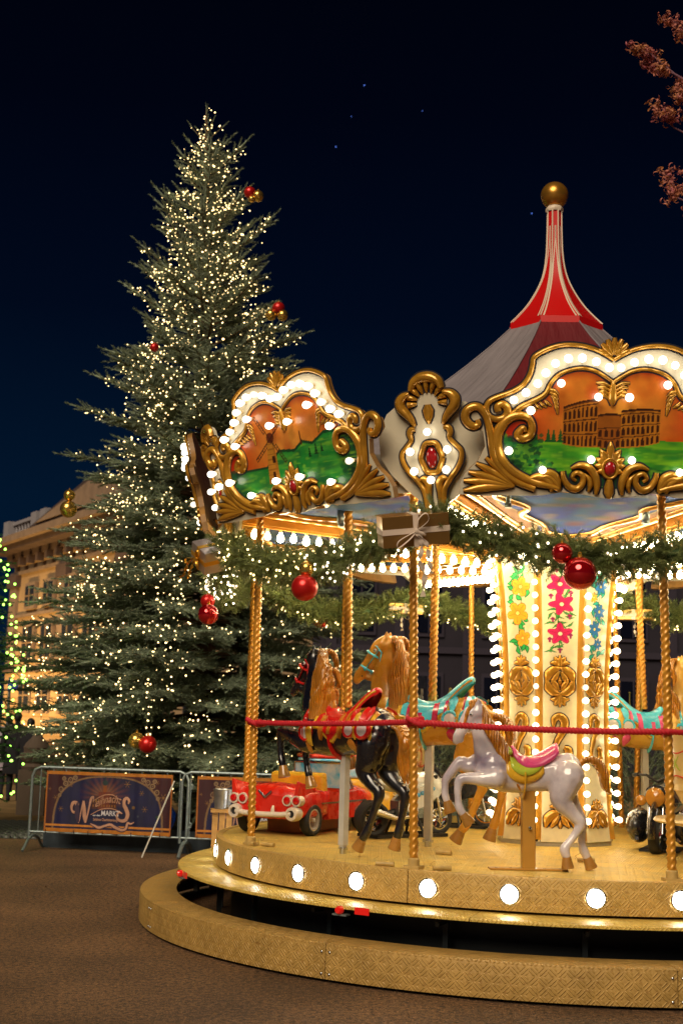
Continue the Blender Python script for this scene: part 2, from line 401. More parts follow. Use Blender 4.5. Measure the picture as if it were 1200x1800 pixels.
# ================================================================== GROUND
def ground_mat():
    m = bpy.data.materials.new('gravel_asphalt'); m.use_nodes = True; t = m.node_tree; b = t.nodes['Principled BSDF']
    tcn = N(t, 'ShaderNodeTexCoord')
    n1 = N(t, 'ShaderNodeTexNoise'); n1.inputs['Scale'].default_value = .9; n1.inputs['Detail'].default_value = 6
    n2 = N(t, 'ShaderNodeTexNoise'); n2.inputs['Scale'].default_value = 26; n2.inputs['Detail'].default_value = 9; n2.inputs['Roughness'].default_value = .8
    v = N(t, 'ShaderNodeTexVoronoi'); v.inputs['Scale'].default_value = 45
    for n in (n1, n2, v): t.links.new(tcn.outputs['Object'], n.inputs['Vector'])
    r1 = N(t, 'ShaderNodeValToRGB'); r1.color_ramp.elements[0].position = .3; r1.color_ramp.elements[0].color = (.066, .042, .024, 1)
    r1.color_ramp.elements[1].position = .7; r1.color_ramp.elements[1].color = (.135, .086, .048, 1)
    t.links.new(n1.outputs['Fac'], r1.inputs[0])
    r2 = N(t, 'ShaderNodeValToRGB'); r2.color_ramp.elements[0].position = .40; r2.color_ramp.elements[0].color = (.16, .145, .13, 1)
    r2.color_ramp.elements[1].position = .62; r2.color_ramp.elements[1].color = (2.1, 1.9, 1.7, 1)
    t.links.new(n2.outputs['Fac'], r2.inputs[0])
    mx = N(t, 'ShaderNodeMix', data_type='RGBA', blend_type='MULTIPLY'); mx.inputs[0].default_value = 1
    t.links.new(r1.outputs[0], mx.inputs[6]); t.links.new(r2.outputs[0], mx.inputs[7])
    n4 = N(t, 'ShaderNodeTexNoise'); n4.inputs['Scale'].default_value = 95; n4.inputs['Detail'].default_value = 2; t.links.new(tcn.outputs['Object'], n4.inputs['Vector'])
    r4 = N(t, 'ShaderNodeValToRGB'); r4.color_ramp.elements[0].position = .36; r4.color_ramp.elements[0].color = (.35, .35, .36, 1); r4.color_ramp.elements[1].position = .66; r4.color_ramp.elements[1].color = (2.4, 2.2, 2.0, 1); t.links.new(n4.outputs['Fac'], r4.inputs[0])
    m5 = N(t, 'ShaderNodeMix', data_type='RGBA', blend_type='MULTIPLY'); m5.inputs[0].default_value = 1; t.links.new(mx.outputs[2], m5.inputs[6]); t.links.new(r4.outputs[0], m5.inputs[7]); t.links.new(m5.outputs[2], b.inputs['Base Color'])
    bp = N(t, 'ShaderNodeBump'); bp.inputs['Strength'].default_value = .8; bp.inputs['Distance'].default_value = .012
    ad = N(t, 'ShaderNodeMath', operation='ADD'); t.links.new(v.outputs['Distance'], ad.inputs[0]); t.links.new(n2.outputs['Fac'], ad.inputs[1])
    t.links.new(ad.outputs[0], bp.inputs['Height']); t.links.new(bp.outputs[0], b.inputs['Normal'])
    b.inputs['Roughness'].default_value = .72
    return m
M['ground'] = ground_mat()
mb = MB(); mb.add([(-600, -200, 0), (600, -200, 0), (600, 900, 0), (-600, 900, 0)], [(0, 1, 2, 3)])
struct(part('ground', mb, 'ground'))
# cobbled strip and sandy path to the left, beyond the barriers
M['cob_joint'] = mat('cobble_joint', (.03, .03, .028), .9)
M['cobble'] = mat('cobblestone', (.11, .115, .105), .5, noise=.5, nscale=30, bump=.5, bscale=40)
M['path'] = mat('sandy_path', (.30, .19, .07), .9, noise=.4, nscale=2, bump=.6, bscale=25)
mb = MB(); mb.add([(-14, 19.6, .004), (-1.5, 19.6, .004), (-1.5, 22.6, .004), (-14, 22.6, .004)], [(0, 1, 2, 3)])
pav = struct(part('pavement', mb, 'cob_joint'))
mb = MB(); mb.add([(-30, 22.6, .004), (12, 22.6, .004), (12, 34, .004), (-30, 34, .004)], [(0, 1, 2, 3)])
struct(part('path', mb, 'path'))
mb = MB(); mb.lathe([(.064, 0), (.062, .02), (.045, .034), (.001, .038)], 7)
cob_me = mb.mesh('cobblestone', ['cobble'])
cnt = 0; stv = []
for j in range(22):
    for i in range(60):
        x = -7.6+i*.135+(j % 2)*.067; y = 19.68+j*.135
        if x > -3.1: continue
        if cnt < 290 and x < -4.2+.0*y:
            o = link('cobblestone', cob_me, pav, loc=(x+random.uniform(-.012, .012), y+random.uniform(-.012, .012), .004))
            o.scale = (random.uniform(.9, 1.03), random.uniform(.9, 1.03), random.uniform(.8, 1.2)); o.rotation_euler = (random.uniform(-.06, .06), random.uniform(-.06, .06), random.uniform(0, 6)); cnt += 1
        else: stv.append((x, y))
mb = MB()
for x, y in stv: mb.lathe([(.064, 0), (.062, .02), (.045, .034), (.001, .038)], 6, (x, y, .004))
stuff(part('cobblestones', mb, 'cobble', pav))

# small fallen leaves and grit on the ground near the steps
M['leaf_litter'] = mat('leaf_litter', (.25, .13, .04), .8, noise=.6, nscale=3)
pv = np.array([(0, 0, 0), (.02, .008, .004), (.04, 0, .001), (.02, -.009, .003)]); pf = np.array([(0, 1, 2, 3)])
T = np.stack([RNG.uniform(-5, 3.5, 2200), RNG.uniform(6.5, 18.5, 2200), np.full(2200, .003)], -1)
R_ = rots(np.stack([RNG.normal(size=2200), RNG.normal(size=2200), RNG.normal(size=2200)*.2], -1))*RNG.uniform(.25, 1.0, 2200)[:, None, None]
V, F = instance_np(pv, pf, T, R_); stuff(link('leaf_litter', np_mesh('leaf_litter', V, F, 'leaf_litter')))

# ================================================================== CAROUSEL
AXX, AXY = 2.1206, 12.8699
A0 = math.atan2(-AXY, -AXX)
ZD = .74
car = thing('carousel', 'round white and gold fairground carousel with bulb lit painted canopy and red striped spire', 'carousel', (AXX, AXY, 0), A0)
def RZ(deg): return Matrix.Rotation(math.radians(deg), 4, 'Z')
def W2(ang, R, z):
    a = A0+math.radians(ang); return Vector((AXX+R*math.cos(a), AXY+R*math.sin(a), z))
def ring(mb, R, z0, z1, a0, a1, n=12, mi=0, uvs=None):
    vs = []
    for k in range(n+1):
        a = math.radians(a0+(a1-a0)*k/n)
        vs += [(R*math.cos(a), R*math.sin(a), z0), (R*math.cos(a), R*math.sin(a), z1)]
    mb.add(vs, [(2*k, 2*k+2, 2*k+3, 2*k+1) for k in range(n)], mi)
def uvmap(me, fn):
    uv = me.uv_layers.new(name='UVMap'); n = len(me.loops)
    vi = np.zeros(n, np.int32); me.loops.foreach_get('vertex_index', vi)
    co = np.zeros(len(me.vertices)*3, np.float32); me.vertices.foreach_get('co', co); co = co.reshape(-1, 3)[vi]
    pi_ = np.zeros(n, np.int32)
    nrm = np.zeros((len(me.polygons), 3), np.float32)
    for p in me.polygons:
        pi_[p.loop_start:p.loop_start+p.loop_total] = p.index; nrm[p.index] = p.normal
    nz = np.abs(nrm[pi_, 2]) > .6
    ang = np.arctan2(co[:, 1], co[:, 0]); rr = np.hypot(co[:, 0], co[:, 1])
    U = np.where(nz, co[:, 0], ang*fn); Vv = np.where(nz, co[:, 1], co[:, 2])
    uv.data.foreach_set('uv', np.stack([U, Vv], -1).astype(np.float32).ravel())
def wedge(R0, R1, z0, z1, a0, a1, n=12, bev=.008):
    """a curved block between two radii with a softened outer top edge"""
    mb = MB(); prof = [(R0, z0), (R1, z0), (R1, z1-bev), (R1-bev*.3, z1-bev*.3), (R1-bev, z1), (R0, z1)]; m = len(prof)
    vs = []
    for k in range(n+1):
        a = math.radians(a0+(a1-a0)*k/n)
        vs += [(r*math.cos(a), r*math.sin(a), z) for r, z in prof]
    fs = []
    for k in range(n):
        for i in range(m): fs.append((k*m+i, (k+1)*m+i, (k+1)*m+(i+1) % m, k*m+(i+1) % m))
    fs += [tuple(range(m)), tuple(n*m+i for i in range(m-1, -1, -1))]
    mb.add(vs, fs); return mb
# deck in ten plates, skirts with round lamps, running board
def uvpart(name, mb, m, parent, R, **kw):
    me = mb.mesh(name, [m], True, 30); uvmap(me, R); return link(name, me, parent, **kw)
dk = wedge(.3, 3.205, ZD-.03, ZD, -18, 18, 14, .004).mesh('deck_plate', ['deck'], True, 30); uvmap(dk, 3.2)
sk = wedge(3.16, 3.222, .505, ZD+.006, -17.93, 17.93, 14, .006).mesh('skirt_panel', ['skirt'], True, 30); uvmap(sk, 3.22)
rb = wedge(3.1, 3.565, .462, .484, -17.95, 17.95, 14, .006).mesh('running_board', ['deck'], True, 30); uvmap(rb, 3.5)
for k in range(10):
    link('deck_plate', dk, car, mtx=RZ(-1.4+36*k)); link('skirt_panel', sk, car, mtx=RZ(-1.4+36*k)); link('running_board', rb, car, mtx=RZ(8.6+36*k))
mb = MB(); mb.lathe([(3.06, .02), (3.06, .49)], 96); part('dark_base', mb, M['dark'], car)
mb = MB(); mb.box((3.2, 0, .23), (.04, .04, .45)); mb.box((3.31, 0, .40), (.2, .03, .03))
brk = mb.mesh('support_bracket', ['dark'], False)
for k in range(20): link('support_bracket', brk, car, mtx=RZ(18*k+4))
# lamps in the skirt
mbl = MB(); RX = Matrix.Rotation(PI/2, 3, 'Y')
mbl.lathe([(.076, 0), (.076, .010), (.068, .014), (.062, .008)], 28, mtx=RX, mi=0)
mbl.lathe([(.062, .007), (.045, .013), (.0005, .016)], 28, mtx=RX, mi=1)
for r in (.02, .035, .05):
    mbl.lathe([(r-.002, .0155), (r, .0175), (r+.002, .0155)], 24, mtx=RX, mi=1)
lm = mbl.mesh('rim_lamp', ['chrome', 'rimlamp'])
for k in range(33):
    a = -60.1+360/33*k
    o = link('rim_lamp', lm, car, mtx=RZ(a) @ Matrix.Translation((3.223, 0, .622)))
# outer step ring (stands on the ground on its own feet)
stp = thing('carousel_step', 'low curved ring step of tan tread plate standing on the ground round the carousel', 'step', (AXX, AXY, 0), A0)
sm_ = wedge(3.57, 3.9, .24, .268, -17.96, 17.96, 16, .01); o2 = wedge(3.875, 3.902, .025, .25, -17.96, 17.96, 16, .002)
for f in (o2,): sm_.add(f.v, f.f)
sme = sm_.mesh('step_segment', ['step'], True, 30); uvmap(sme, 3.9)
mf = MB(); mf.box((3.80, 0, .12), (.05, .05, .24)); fme = mf.mesh('foot', ['steel'], False)
mb = MB()
mb.lathe([(.011, 0), (.010, .004), (.001, .006)], 8, mtx=RX, c=(3.902, 0, 0)); SCR = mb.mesh('screw', ['chrome'])
for k in range(10):
    sg = link('step_segment', sme, stp, mtx=RZ(-6+36*k))
    for j in range(3): link('foot', fme, sg, mtx=RZ(-12+12*j))
    for a in (-17.5, 17.5):
        for z in (.06, .21): link('screw', SCR, sg, mtx=RZ(a) @ Matrix.Translation((0, 0, z)))
# red reflectors and marker lamps under the running board
M['reflector'] = mat('glowing_red_reflector', (.55, .006, .006), .15, 0, 1, emit=(1, .02, .01), es=.12)  # small red emission added, standing in for light the reflector throws back
for a in (-22.6, -62.5, 33):
    mb = MB(); mb.box((3.573, 0, .462), (.008, .12, .05)); part('reflector', mb, 'reflector', car, mtx=RZ(a))
    mb = MB(); mb.lathe([(.03, 0), (.03, .03), (.022, .045), (.001, .05)], 14, mtx=RX, c=(3.56, -.19, .455), mi=0); mb.box((3.55, -.19, .42), (.06, .12, .012), mi=1)
    part('marker_lamp', mb, ['reflector', 'steel'], car, mtx=RZ(a))
# wooden handles / latch pins lying at the deck edge
M['pin'] = mat('yellow_latch_pin', (.62, .42, .14), .5, noise=.4)
def latch(a, R, rot, L=.14):
    mb = MB(); mb.tube([(-L/2, 0, 0), (L/2, 0, 0)], .017, 10); mb.tube([(-.01, 0, 0), (.01, 0, 0)], .0195, 10); mb.tube([(L/2-.03, 0, 0), (L/2, 0, 0)], .0195, 10)
    mb.tube([(-L/2, 0, .008), (-L/2-.02, 0, .03), (-L/2+.02, .01, .05)], .003, 5)
    p = RZ(a) @ Vector((R, 0, ZD+.02)); part('latch_pin', mb, 'pin', car, mtx=Matrix.Translation(p) @ Matrix.Rotation(math.radians(rot), 4, 'Z'))
for a, R, r in [(-24, 3.12, 85), (-15.5, 3.08, 112), (-54.5, 2.98, 62), (-56.5, 3.1, 45), (-27, 2.0, 70), (8, 1.9, 95)]: latch(a, R, r)

# ---------------- bulbs
def bulb_mesh(name, m, r=.034):
    mb = MB()
    mb.lathe([(.014, 0), (.016, .022), (.017, .026)], 10, mi=1)
    mb.lathe([(.013, .026), (.017, .036), (r*.82, .055), (r, .055+r*.75), (r*.86, .055+r*1.3), (r*.5, .055+r*1.68), (.0005, .055+r*1.8)], 12, mi=0)
    return mb.mesh(name, [m, 'socket'])
BULB = bulb_mesh('bulb', 'bulb'); BULBC = bulb_mesh('bulb', 'bulbc'); BULBK = bulb_mesh('bulb', 'bulbk'); BULBD = bulb_mesh('bulb_dim', 'bulb_dim')
def put_bulb(parent, p, d, sc=1.0, dim=False, me=None):
    q = Vector((0, 0, 1)).rotation_difference(Vector(d))
    o = bpy.data.objects.new('bulb', BULBD if dim else (me or BULB)); COL.objects.link(o); o.parent = parent
    o.matrix_local = Matrix.Translation(p) @ q.to_matrix().to_4x4() @ Matrix.Scale(sc*random.uniform(.93, 1.05), 4); return o

M['boardside'] = mat('brown_board_side', (.34, .17, .04), .5, noise=.4)
# ---------------- facade panel frame
LN = math.hypot(.28, 1); SL, CL = .28/LN, 1/LN
def FP(u, v, h): return (3.35+v*SL+h*CL, u+0*v, 3.73+v*CL-h*SL)
def FO(u, v, h): return (3.40+v*SL+h*CL, u+0*v, 3.86+v*CL-h*SL)
def mir(p): return [(-a, b) for a, b in p]
TOP = [(0, .808), (-.069, .851), (-.158, .890), (-.275, .912), (-.391, .908), (-.493, .875), (-.579, .822), (-.592, .766), (-.603, .708), (-.630, .649), (-.674, .600), (-.747, .558), (-.834, .525), (-.899, .49), (-.920, .438), (-.904, .386), (-.859, .36), (-.8, .366), (-.765, .403), (-.772, .448), (-.806, .470), (-.838, .45), (-.831, .418)]
ARCH = [(0, .644), (-.063, .687), (-.137, .727), (-.225, .743), (-.313, .73), (-.392, .696), (-.448, .637), (-.483, .563), (-.525, .525), (-.597, .487), (-.67, .449), (-.727, .397)]
CSC = [(-.625, .27), (-.645, .30), (-.668, .275), (-.685, .242), (-.641, .221), (-.59, .251), (-.58, .311), (-.608, .369), (-.668, .39), (-.741, .374), (-.798, .321), (-.833, .247), (-.835, .158), (-.806, .069), (-.744, -.004), (-.654, -.062), (-.549, -.105), (-.445, -.125), (-.37, -.146)]
SSC = [(-.985, .355), (-.975, .32), (-1.005, .303), (-1.042, .317), (-1.073, .361), (-1.067, .413), (-1.023, .447), (-.972, .444), (-.926, .393), (-.899, .32), (-.881, .231), (-.867, .142), (-.842, .053), (-.773, -.035), (-.667, -.107), (-.547, -.15)]
board = [(0, .81)]+[tuple(p) for p in cat(TOP[:15], 3)][1:]+[(-1.0, .46), (-1.08, .41), (-1.085, .34), (-1.02, .28), (-.94, .27), (-.92, .16), (-.97, .05), (-1.06, -.04), (-1.10, -.12), (-1.10, -.205), (-.9, -.21), (-.5, -.20), (-.32, -.17), (-.18, -.19), (-.06, -.21), (0, -.215)]
board = board+[(-a, b) for a, b in board[-2:0:-1]]
pic = [tuple(p) for p in cat(ARCH, 3)]+[(-.75, .37), (-.8, .325), (-.835, .25), (-.837, .158), (-.808, .067), (-.746, -.006), (-.654, -.064), (-.549, -.107), (-.40, -.135), (0, -.14)]
pic = pic+[(-a, b) for a, b in pic[-2:0:-1]]
def gilt_mesh():
    mb = MB(); f = FP; B = .052
    def R(p, w, h=.028, **k):
        relief(mb, p, w, f, h, base=B, **k); relief(mb, mir(p), w, f, h, base=B, **k)
    def R1(p, w, h=.03, **k): relief(mb, p, w, f, h, base=B, **k)
    R(TOP, [.014, .016, .018, .018, .02, .024, .030, .026], .024, k=4)
    R(ARCH, [.012, .013, .013, .016, .020, .022], .02, k=4)
    R(CSC, [.014, .03, .032, .028, .034, .042, .040, .032, .022], .036, k=4)
    R(SSC, [.018, .030, .034, .030, .028, .030, .030, .026], .034, k=4)
    # fan of leaves in the lower corners
    for (x, y), w in zip([(-1.075, -.175), (-1.075, -.10), (-1.04, -.035), (-.985, .03), (-.915, .075)], [.036, .032, .030, .028, .024]):
        R([(-.70, -.135), ((-.70+x)/2, (-.135+y)/2+.01), (x, y)], [.012, w*.8, w, w*.95, .012], .03, out=.007)
    for x0, x1 in [(-.52, -.44), (-.46, -.39)]:
        R([(x0-.1, -.09), (x0, -.06), (x1, -.10), (x1+.02, -.17)], [.01, .03, .035, .012], .032)
    R([(-.50, -.03), (-.45, -.03), (-.40, -.06), (-.365, -.13)], [.012, .03, .034, .014], .034)
    # acanthus curls along the bottom
    R([(-.345, -.015), (-.335, -.07), (-.295, -.13), (-.235, -.145), (-.195, -.10), (-.20, -.045), (-.245, -.025), (-.272, -.06), (-.245, -.085)], [.016, .024, .028, .024, .022, .018, .012], .034)
    R([(-.285, .005), (-.22, .03), (-.15, .01), (-.105, -.05), (-.09, -.12), (-.095, -.185)], [.010, .024, .030, .032, .026, .012], .036)
    R([(-.19, -.03), (-.15, -.07), (-.14, -.12), (-.15, -.165)], [.008, .02, .02, .010], .03)
    R([(-.40, -.03), (-.375, -.09), (-.36, -.16)], [.012, .022, .010], .03)
    R1([(0, -.07), (0, -.13), (0, -.175), (0, -.215)], [.022, .036, .036, .014], .04)
    # crown of leaves round the jewel
    for a, l in [(90, .20), (62, .16), (118, .16), (36, .13), (144, .13), (12, .115), (168, .115), (-16, .10), (196, .10)]:
        t = math.radians(a); c, s = math.cos(t), math.sin(t)
        R1([(c*.045, .01+s*.055), (c*l*.65, .01+s*l*.72), (c*l, .01+s*l)], [.028, .030, .006], .026, out=.008)
    ringp = [(.056*math.cos(t), .01+.072*math.sin(t)) for t in np.linspace(0, 2*PI, 17)]
    R1(ringp, .014, .042, k=2)
    # shell at the top
    for a in (25, 47, 68, 90, 112, 133, 155):
        t = math.radians(a); c, s = math.cos(t), math.sin(t); L = .115+.03*abs(math.sin(t))
        R1([(c*.02, .825+s*.02), (c*L*.6, .825+s*L*.6), (c*L, .825+s*L)], [.007, .018, .022, .014], .022, out=.005)
    # inner cartouche under the notch
    R1([(0, .655), (0, .58), (0, .52), (0, .47)], [.012, .03, .034, .010], .032)
    for q in range(4):
        R([(-.015, .61-.03*q), (-.07, .635-.028*q), (-.125+.012*q, .64-.035*q)], [.008, .017, .007], .022, out=.005)
    for q in range(5):
        R([(-.475+.014*q, .585-.022*q), (-.43+.006*q, .575-.03*q), (-.395+.0*q, .545-.036*q)], [.008, .016, .005], .02, out=.005)
    for q in range(4):
        R([(-.60+.035*q, .470+.012*q), (-.575+.035*q, .445+.012*q), (-.545+.035*q, .432+.01*q)], [.006, .013, .005], .02, out=.005)
    return mb.mesh('gilded_carving', ['gold', 'outline'], True, 60)
GILT = gilt_mesh()
mb = MB()
mb.prism(board, FP, .05, 1); mb.m[1] = 0; BOARD = mb.mesh('facade_panel', ['cream', 'boardside'], False)
mb = MB(); nrm = Vector((CL, 0, -SL))
Mg = Matrix(((CL, 0, SL), (0, 1, 0), (-SL, 0, CL))).to_3x3()   # columns: normal, u, v
mb.ball(FP(0, .01, .06), (.036, .043, .058), 20, mtx=Mg); JEWEL = mb.mesh('jewel', ['gem'])

def sky_grad(U, V, C, hot='d05a10', mid='e8a23a', edge='c02412'):
    fillp(C, np.ones(U.shape, bool), hot)
    d = np.hypot(U*.75, (V-.42)*1.1); n = vnoise(U, V, 9, 1)*.5+vnoise(U, V, 22, 2)*.3
    fillp(C, np.clip(1-d*2.0+n*.7-.25, 0, 1), mid, .9)
    fillp(C, np.clip((np.abs(U)-.35)*3+n*1.2-.6, 0, 1), edge, .9)
    fillp(C, np.clip(vnoise(U, V, 7, 9)*2-1.15, 0, 1), 'b81c10', .8)
def trees(U, V, C, x0, x1, y0, y1, n, seed, cols=('0c5a2c', '0a3c22', '1f7a34', '5a9a30')):
    r = np.random.default_rng(seed)
    for i in range(n):
        x = r.uniform(x0, x1); y = r.uniform(y0, y1); s = r.uniform(.010, .028)
        fillp(C, ((U-x)**2+((V-y)*1.3)**2) < s*s, cols[i % len(cols)], .85)
def fir(U, V, C, x, y, h, col):
    for q in range(4):
        yy = y+h*q*.22; w = h*.28*(1-q*.22); fillp(C, (np.abs(U-x) < w*np.clip((yy+h*.34-V)/(h*.34), 0, 1)) & (V > yy), col)
def rim(U, V, C, hz):
    top = np.interp(np.abs(U), [-a for a, b in ARCH], [b for a, b in ARCH]); d = top-V
    fillp(C, np.clip(1-d/.09+vnoise(U, V, 16, 12)*.5-.25, 0, 1)*(V > hz), '9a0c0c', .85)
    e = np.clip((np.abs(U)-.56)/.16, 0, 1)+np.clip((-.02-V)/.09, 0, 1)
    fillp(C, np.clip(e+vnoise(U, V, 14, 13)*.5-.3, 0, 1)*(V < hz+.05), '05402e', .85)
    fillp(C, (np.clip(vnoise(U*1.2, V*5, 16, 15)*2.2-1.3, 0, 1))*(V < hz-.02), '9ad838', .55)
def pic_arena(U, V, C):
    sky_grad(U, V, C)
    hz = .205+.05*np.clip(U, -.2, .6)+.012*np.sin(U*9)
    fillp(C, V < hz, '3d9a26'); n = vnoise(U*.5, V*3, 14, 4)
    fillp(C, (V < hz)*np.clip(n*1.6-.5, 0, 1), '7cc224', .9); fillp(C, (V < hz)*np.clip(vnoise(U*.6, V*3, 18, 6)*1.8-.9, 0, 1), '1f7a2a', .9)
    fillp(C, V < -.01+.05*np.sin(U*5+1), '14702c', .8); fillp(C, V < -.07, '0e5a34', .9)
    rim(U, V, C, hz)
    # ruined round arena: left high ring, broken gap, right lower part
    def arena(u0, u1, top_l, top_r, bot_l, bot_r, col, rows, na):
        t = (U-u0)/(u1-u0); ok = (t > 0) & (t < 1); bow = .018*np.sin(np.clip(t, 0, 1)*PI)
        top = top_l+(top_r-top_l)*t+bow*.6; bot = bot_l+(bot_r-bot_l)*t-bow*.6
        m = ok & (V < top) & (V > bot); fillp(C, m, col)
        s = (V-bot)/(top-bot+1e-6); fillp(C, m*np.clip(vnoise(U, V, 30, 5)*1.4-.6, 0, 1), '8a4a14', .6)
        for i in range(rows):
            a = .03+i*.31; hh = .22
            ph = (t*na) % 1-.5; w = .30; ss = (s-a)/hh
            arch = m & (ss > 0) & (np.abs(ph) < w*np.sqrt(np.clip(1-np.clip(ss-.55, 0, 1)**2/.2, 0, 1))) & (ss < 1)
            fillp(C, arch, '3c1608')
            fillp(C, m & (np.abs(s-a-.255) < .014), '4a2008')
        fillp(C, m & (s > .95), '5a2a0c')
        fillp(C, ok & (np.abs(V-top) < .005), '2e1206')
    arena(-.355, -.10, .455, .52, .185, .165, 'b8701c', 3, 8)
    arena(-.10, .07, .40, .405, .165, .165, 'a05a18', 2, 4)
    arena(.07, .355, .435, .445, .165, .205, 'c07a20', 3, 8)
    for x in (-.55, -.46, -.42, -.37): fir(U, V, C, x, .20, .10, '0f5a26')
    trees(U, V, C, -.8, -.50, -.08, .26, 150, 3); trees(U, V, C, .58, .8, -.05, .30, 120, 5)
    trees(U, V, C, -.55, -.40, -.10, .06, 40, 8)
def pic_mill(U, V, C):
    sky_grad(U, V, C, 'd8621a', 'e6a040', 'b8200e')
    hz = np.interp(U, [-.85, -.58, -.3, -.12, .07, .18, .30, .45, .60, .93], [.17, .20, .20, .32, .30, .36, .33, .40, .39, .34])
    fillp(C, V < hz, '1c8a34'); n = vnoise(U*.6, V*2.2, 12, 4)
    fillp(C, (V < hz)*np.clip(n*1.8-.6, 0, 1), '4cb040', .85); fillp(C, (V < hz)*np.clip(vnoise(U, V*2, 9, 8)*2-1, 0, 1), '0a5a34', .85)
    fillp(C, np.abs(V-hz) < .012, '0a4a28'); fillp(C, V < .02+.04*np.sin(U*6), '127040', .7)
    fillp(C, (V < .10) & (U > -.2) & (U < .05), 'a8a05a', .5)
    for x, y, h in [(.25, .22, .09), (.33, .235, .10), (.40, .25, .08), (.08, .05, .14), (.14, .04, .09)]: fir(U, V, C, x, y, h, '083c20')
    trees(U, V, C, .60, .84, -.02, .34, 130, 3); trees(U, V, C, -.84, -.70, -.05, .2, 50, 5)
    rim(U, V, C, hz)
    # windmill
    t = (V-.06)/.38; m = (t > 0) & (t < 1) & (np.abs(U+.21+.02*(1-t)) < .075-.032*t)
    fillp(C, m, 'c8882c'); fillp(C, m & (np.sin(V*150) > .8), '8a5214', .7); fillp(C, m & (U > -.195), 'a86a20', .6)
    fillp(C, ((U+.205)**2+(V-.44)**2) < .045**2, '6a2a10')
    for (x, y) in [(-.22, .13), (-.20, .26)]: fillp(C, (np.abs(U-x) < .018) & (np.abs(V-y) < .03), '3a1a0c')
    for a in (35, 125, 215, 305):
        c, s = math.cos(math.radians(a)), math.sin(math.radians(a))
        stroke(C, U, V, [(-.21, .43), (-.21+.26*c, .43+.26*s)], .005, '3a1c10')
        stroke(C, U, V, [(-.21+.08*c-.025*s, .43+.08*s+.025*c), (-.21+.26*c-.025*s, .43+.26*s+.025*c)], .004, '3a1c10')
        for q in range(7):
            b = .08+q*.03; stroke(C, U, V, [(-.21+b*c, .43+b*s), (-.21+b*c-.025*s, .43+b*s+.025*c)], .003, '3a1c10')
    stroke(C, U, V, [(.17, .34), (.165, .44)], .008, '5a2c10')
PICA = paint_mesh('painting', -.84, .84, -.145, .76, .0065, pic_arena, FP, pic, .054)
PICM = paint_mesh('painting', -.84, .84, -.145, .76, .0065, pic_mill, FP, pic, .054)
OUTB = [(-.043, .752), (-.138, .793), (-.240, .818), (-.340, .812), (-.432, .776), (-.500, .706), (-.556, .628), (-.640, .560), (-.726, .505)]
INB = [(-.112, .537), (-.385, .632), (-.600, .430), (-.752, .132), (-.500, -.005), (-.148, .078)]
def facade_panel(k):
    p = link('facade_panel', BOARD, car, mtx=RZ(6.85+45*k))
    link('painting', PICM if k == -1 else PICA, p); link('gilded_carving', GILT, p); link('jewel', JEWEL, p)
    for i, (u, v) in enumerate(OUTB+INB):
        for sgn in (-1, 1):
            dim = (i == 12 and sgn < 0) or (k == -1 and i in (2, 5) and sgn > 0) or (k == -1 and i == 6 and sgn < 0)
            if k != -1 and i == 12 and sgn > 0: dim = False
            put_bulb(p, FP(sgn*u, v, .05), nrm, .90, dim)
    return p
for k in (0, 1, 2, 3, 4, -3, -2, -1): facade_panel(k)

# ---------------- ornaments between the panels
OUTL = [(.0, .615), (.056, .597), (.106, .577), (.143, .541), (.150, .495)]
SIDE = [(.150, .489), (.196, .471), (.242, .435), (.252, .392), (.228, .348), (.182, .304), (.145, .269), (.118, .220)]
NECK = [(.118, .205), (.150, .200), (.165, .165), (.157, .118), (.202, .064), (.240, .019), (.237, -.046), (.197, -.119), (.142, -.182), (.100, -.24), (.078, -.293), (.060, -.42)]
FOOT = [(.115, -.19), (.075, -.185), (.045, -.22), (.045, -.29), (.050, -.41)]
orn = OUTL[1:]+SIDE[1:]+NECK; orn = orn+[(-a, b) for a, b in orn[::-1]]
mb = MB(); plate = [(-.44, .19), (-.36, .33), (-.28, .385), (-.15, .40), (.15, .40), (.28, .385), (.36, .33), (.44, .19), (.44, .0), (.36, -.14), (.24, -.27), (.15, -.345), (.06, -.40), (-.06, -.40), (-.15, -.345), (-.24, -.27), (-.36, -.14), (-.44, .0)]
mb.prism(plate, lambda u, v, h: FO(u, v, h-.05), .03); PLATE = mb.mesh('ornament_board', ['cream'], False)
mb = MB(); mb.prism(orn, lambda u, v, h: FO(u, v, h-.015), .03); CART = mb.mesh('cartouche', ['cream'], False)
mb = MB()
def R2(p, w, h=.028, **k):
    relief(mb, p, w, FO, h, base=.016, **k); relief(mb, mir(p), w, FO, h, base=.016, **k)
R2(NECK, [.02, .026, .018, .018, .02, .02, .022, .024], .028); R2(FOOT, [.010, .03, .03, .022, .02], .03)
# top lobe and side lobes with scalloped inner edge
def lobe(path, w, h): relief(mb, path, w, FO, h, base=.016)
lobe([(-.125, .50), (-.10, .555), (-.05, .585), (0, .592), (.05, .585), (.10, .555), (.125, .50)], [.022, .034, .042, .044, .042, .034, .022], .05)
R2([(.135, .475), (.19, .455), (.222, .415), (.215, .365), (.175, .32), (.14, .275), (.115, .225)], [.018, .034, .042, .04, .034, .026, .012], .045)
for a in (90, 66, 42, 18, -4):
    t = math.radians(a); c, s = math.cos(t), math.sin(t)
    q = [(c*.085, .40+s*.075), (c*.12, .40+s*.12), (c*.16, .40+s*.16)]
    if a == 90: lobe(q, [.008, .020, .024], .03)
    else: R2(q, [.008, .020, .026], .03)
relief(mb, [(0, .385), (0, .34), (0, .29), (0, .235)], [.02, .044, .036, .006], FO, .03, base=.016)
relief(mb, [(.082*math.cos(t)*(1+.05*math.cos(6*t)), -.023+.118*math.sin(t)*(1+.04*math.cos(6*t))) for t in np.linspace(0, 2*PI, 25)], .022, FO, .032, base=.016, k=2)
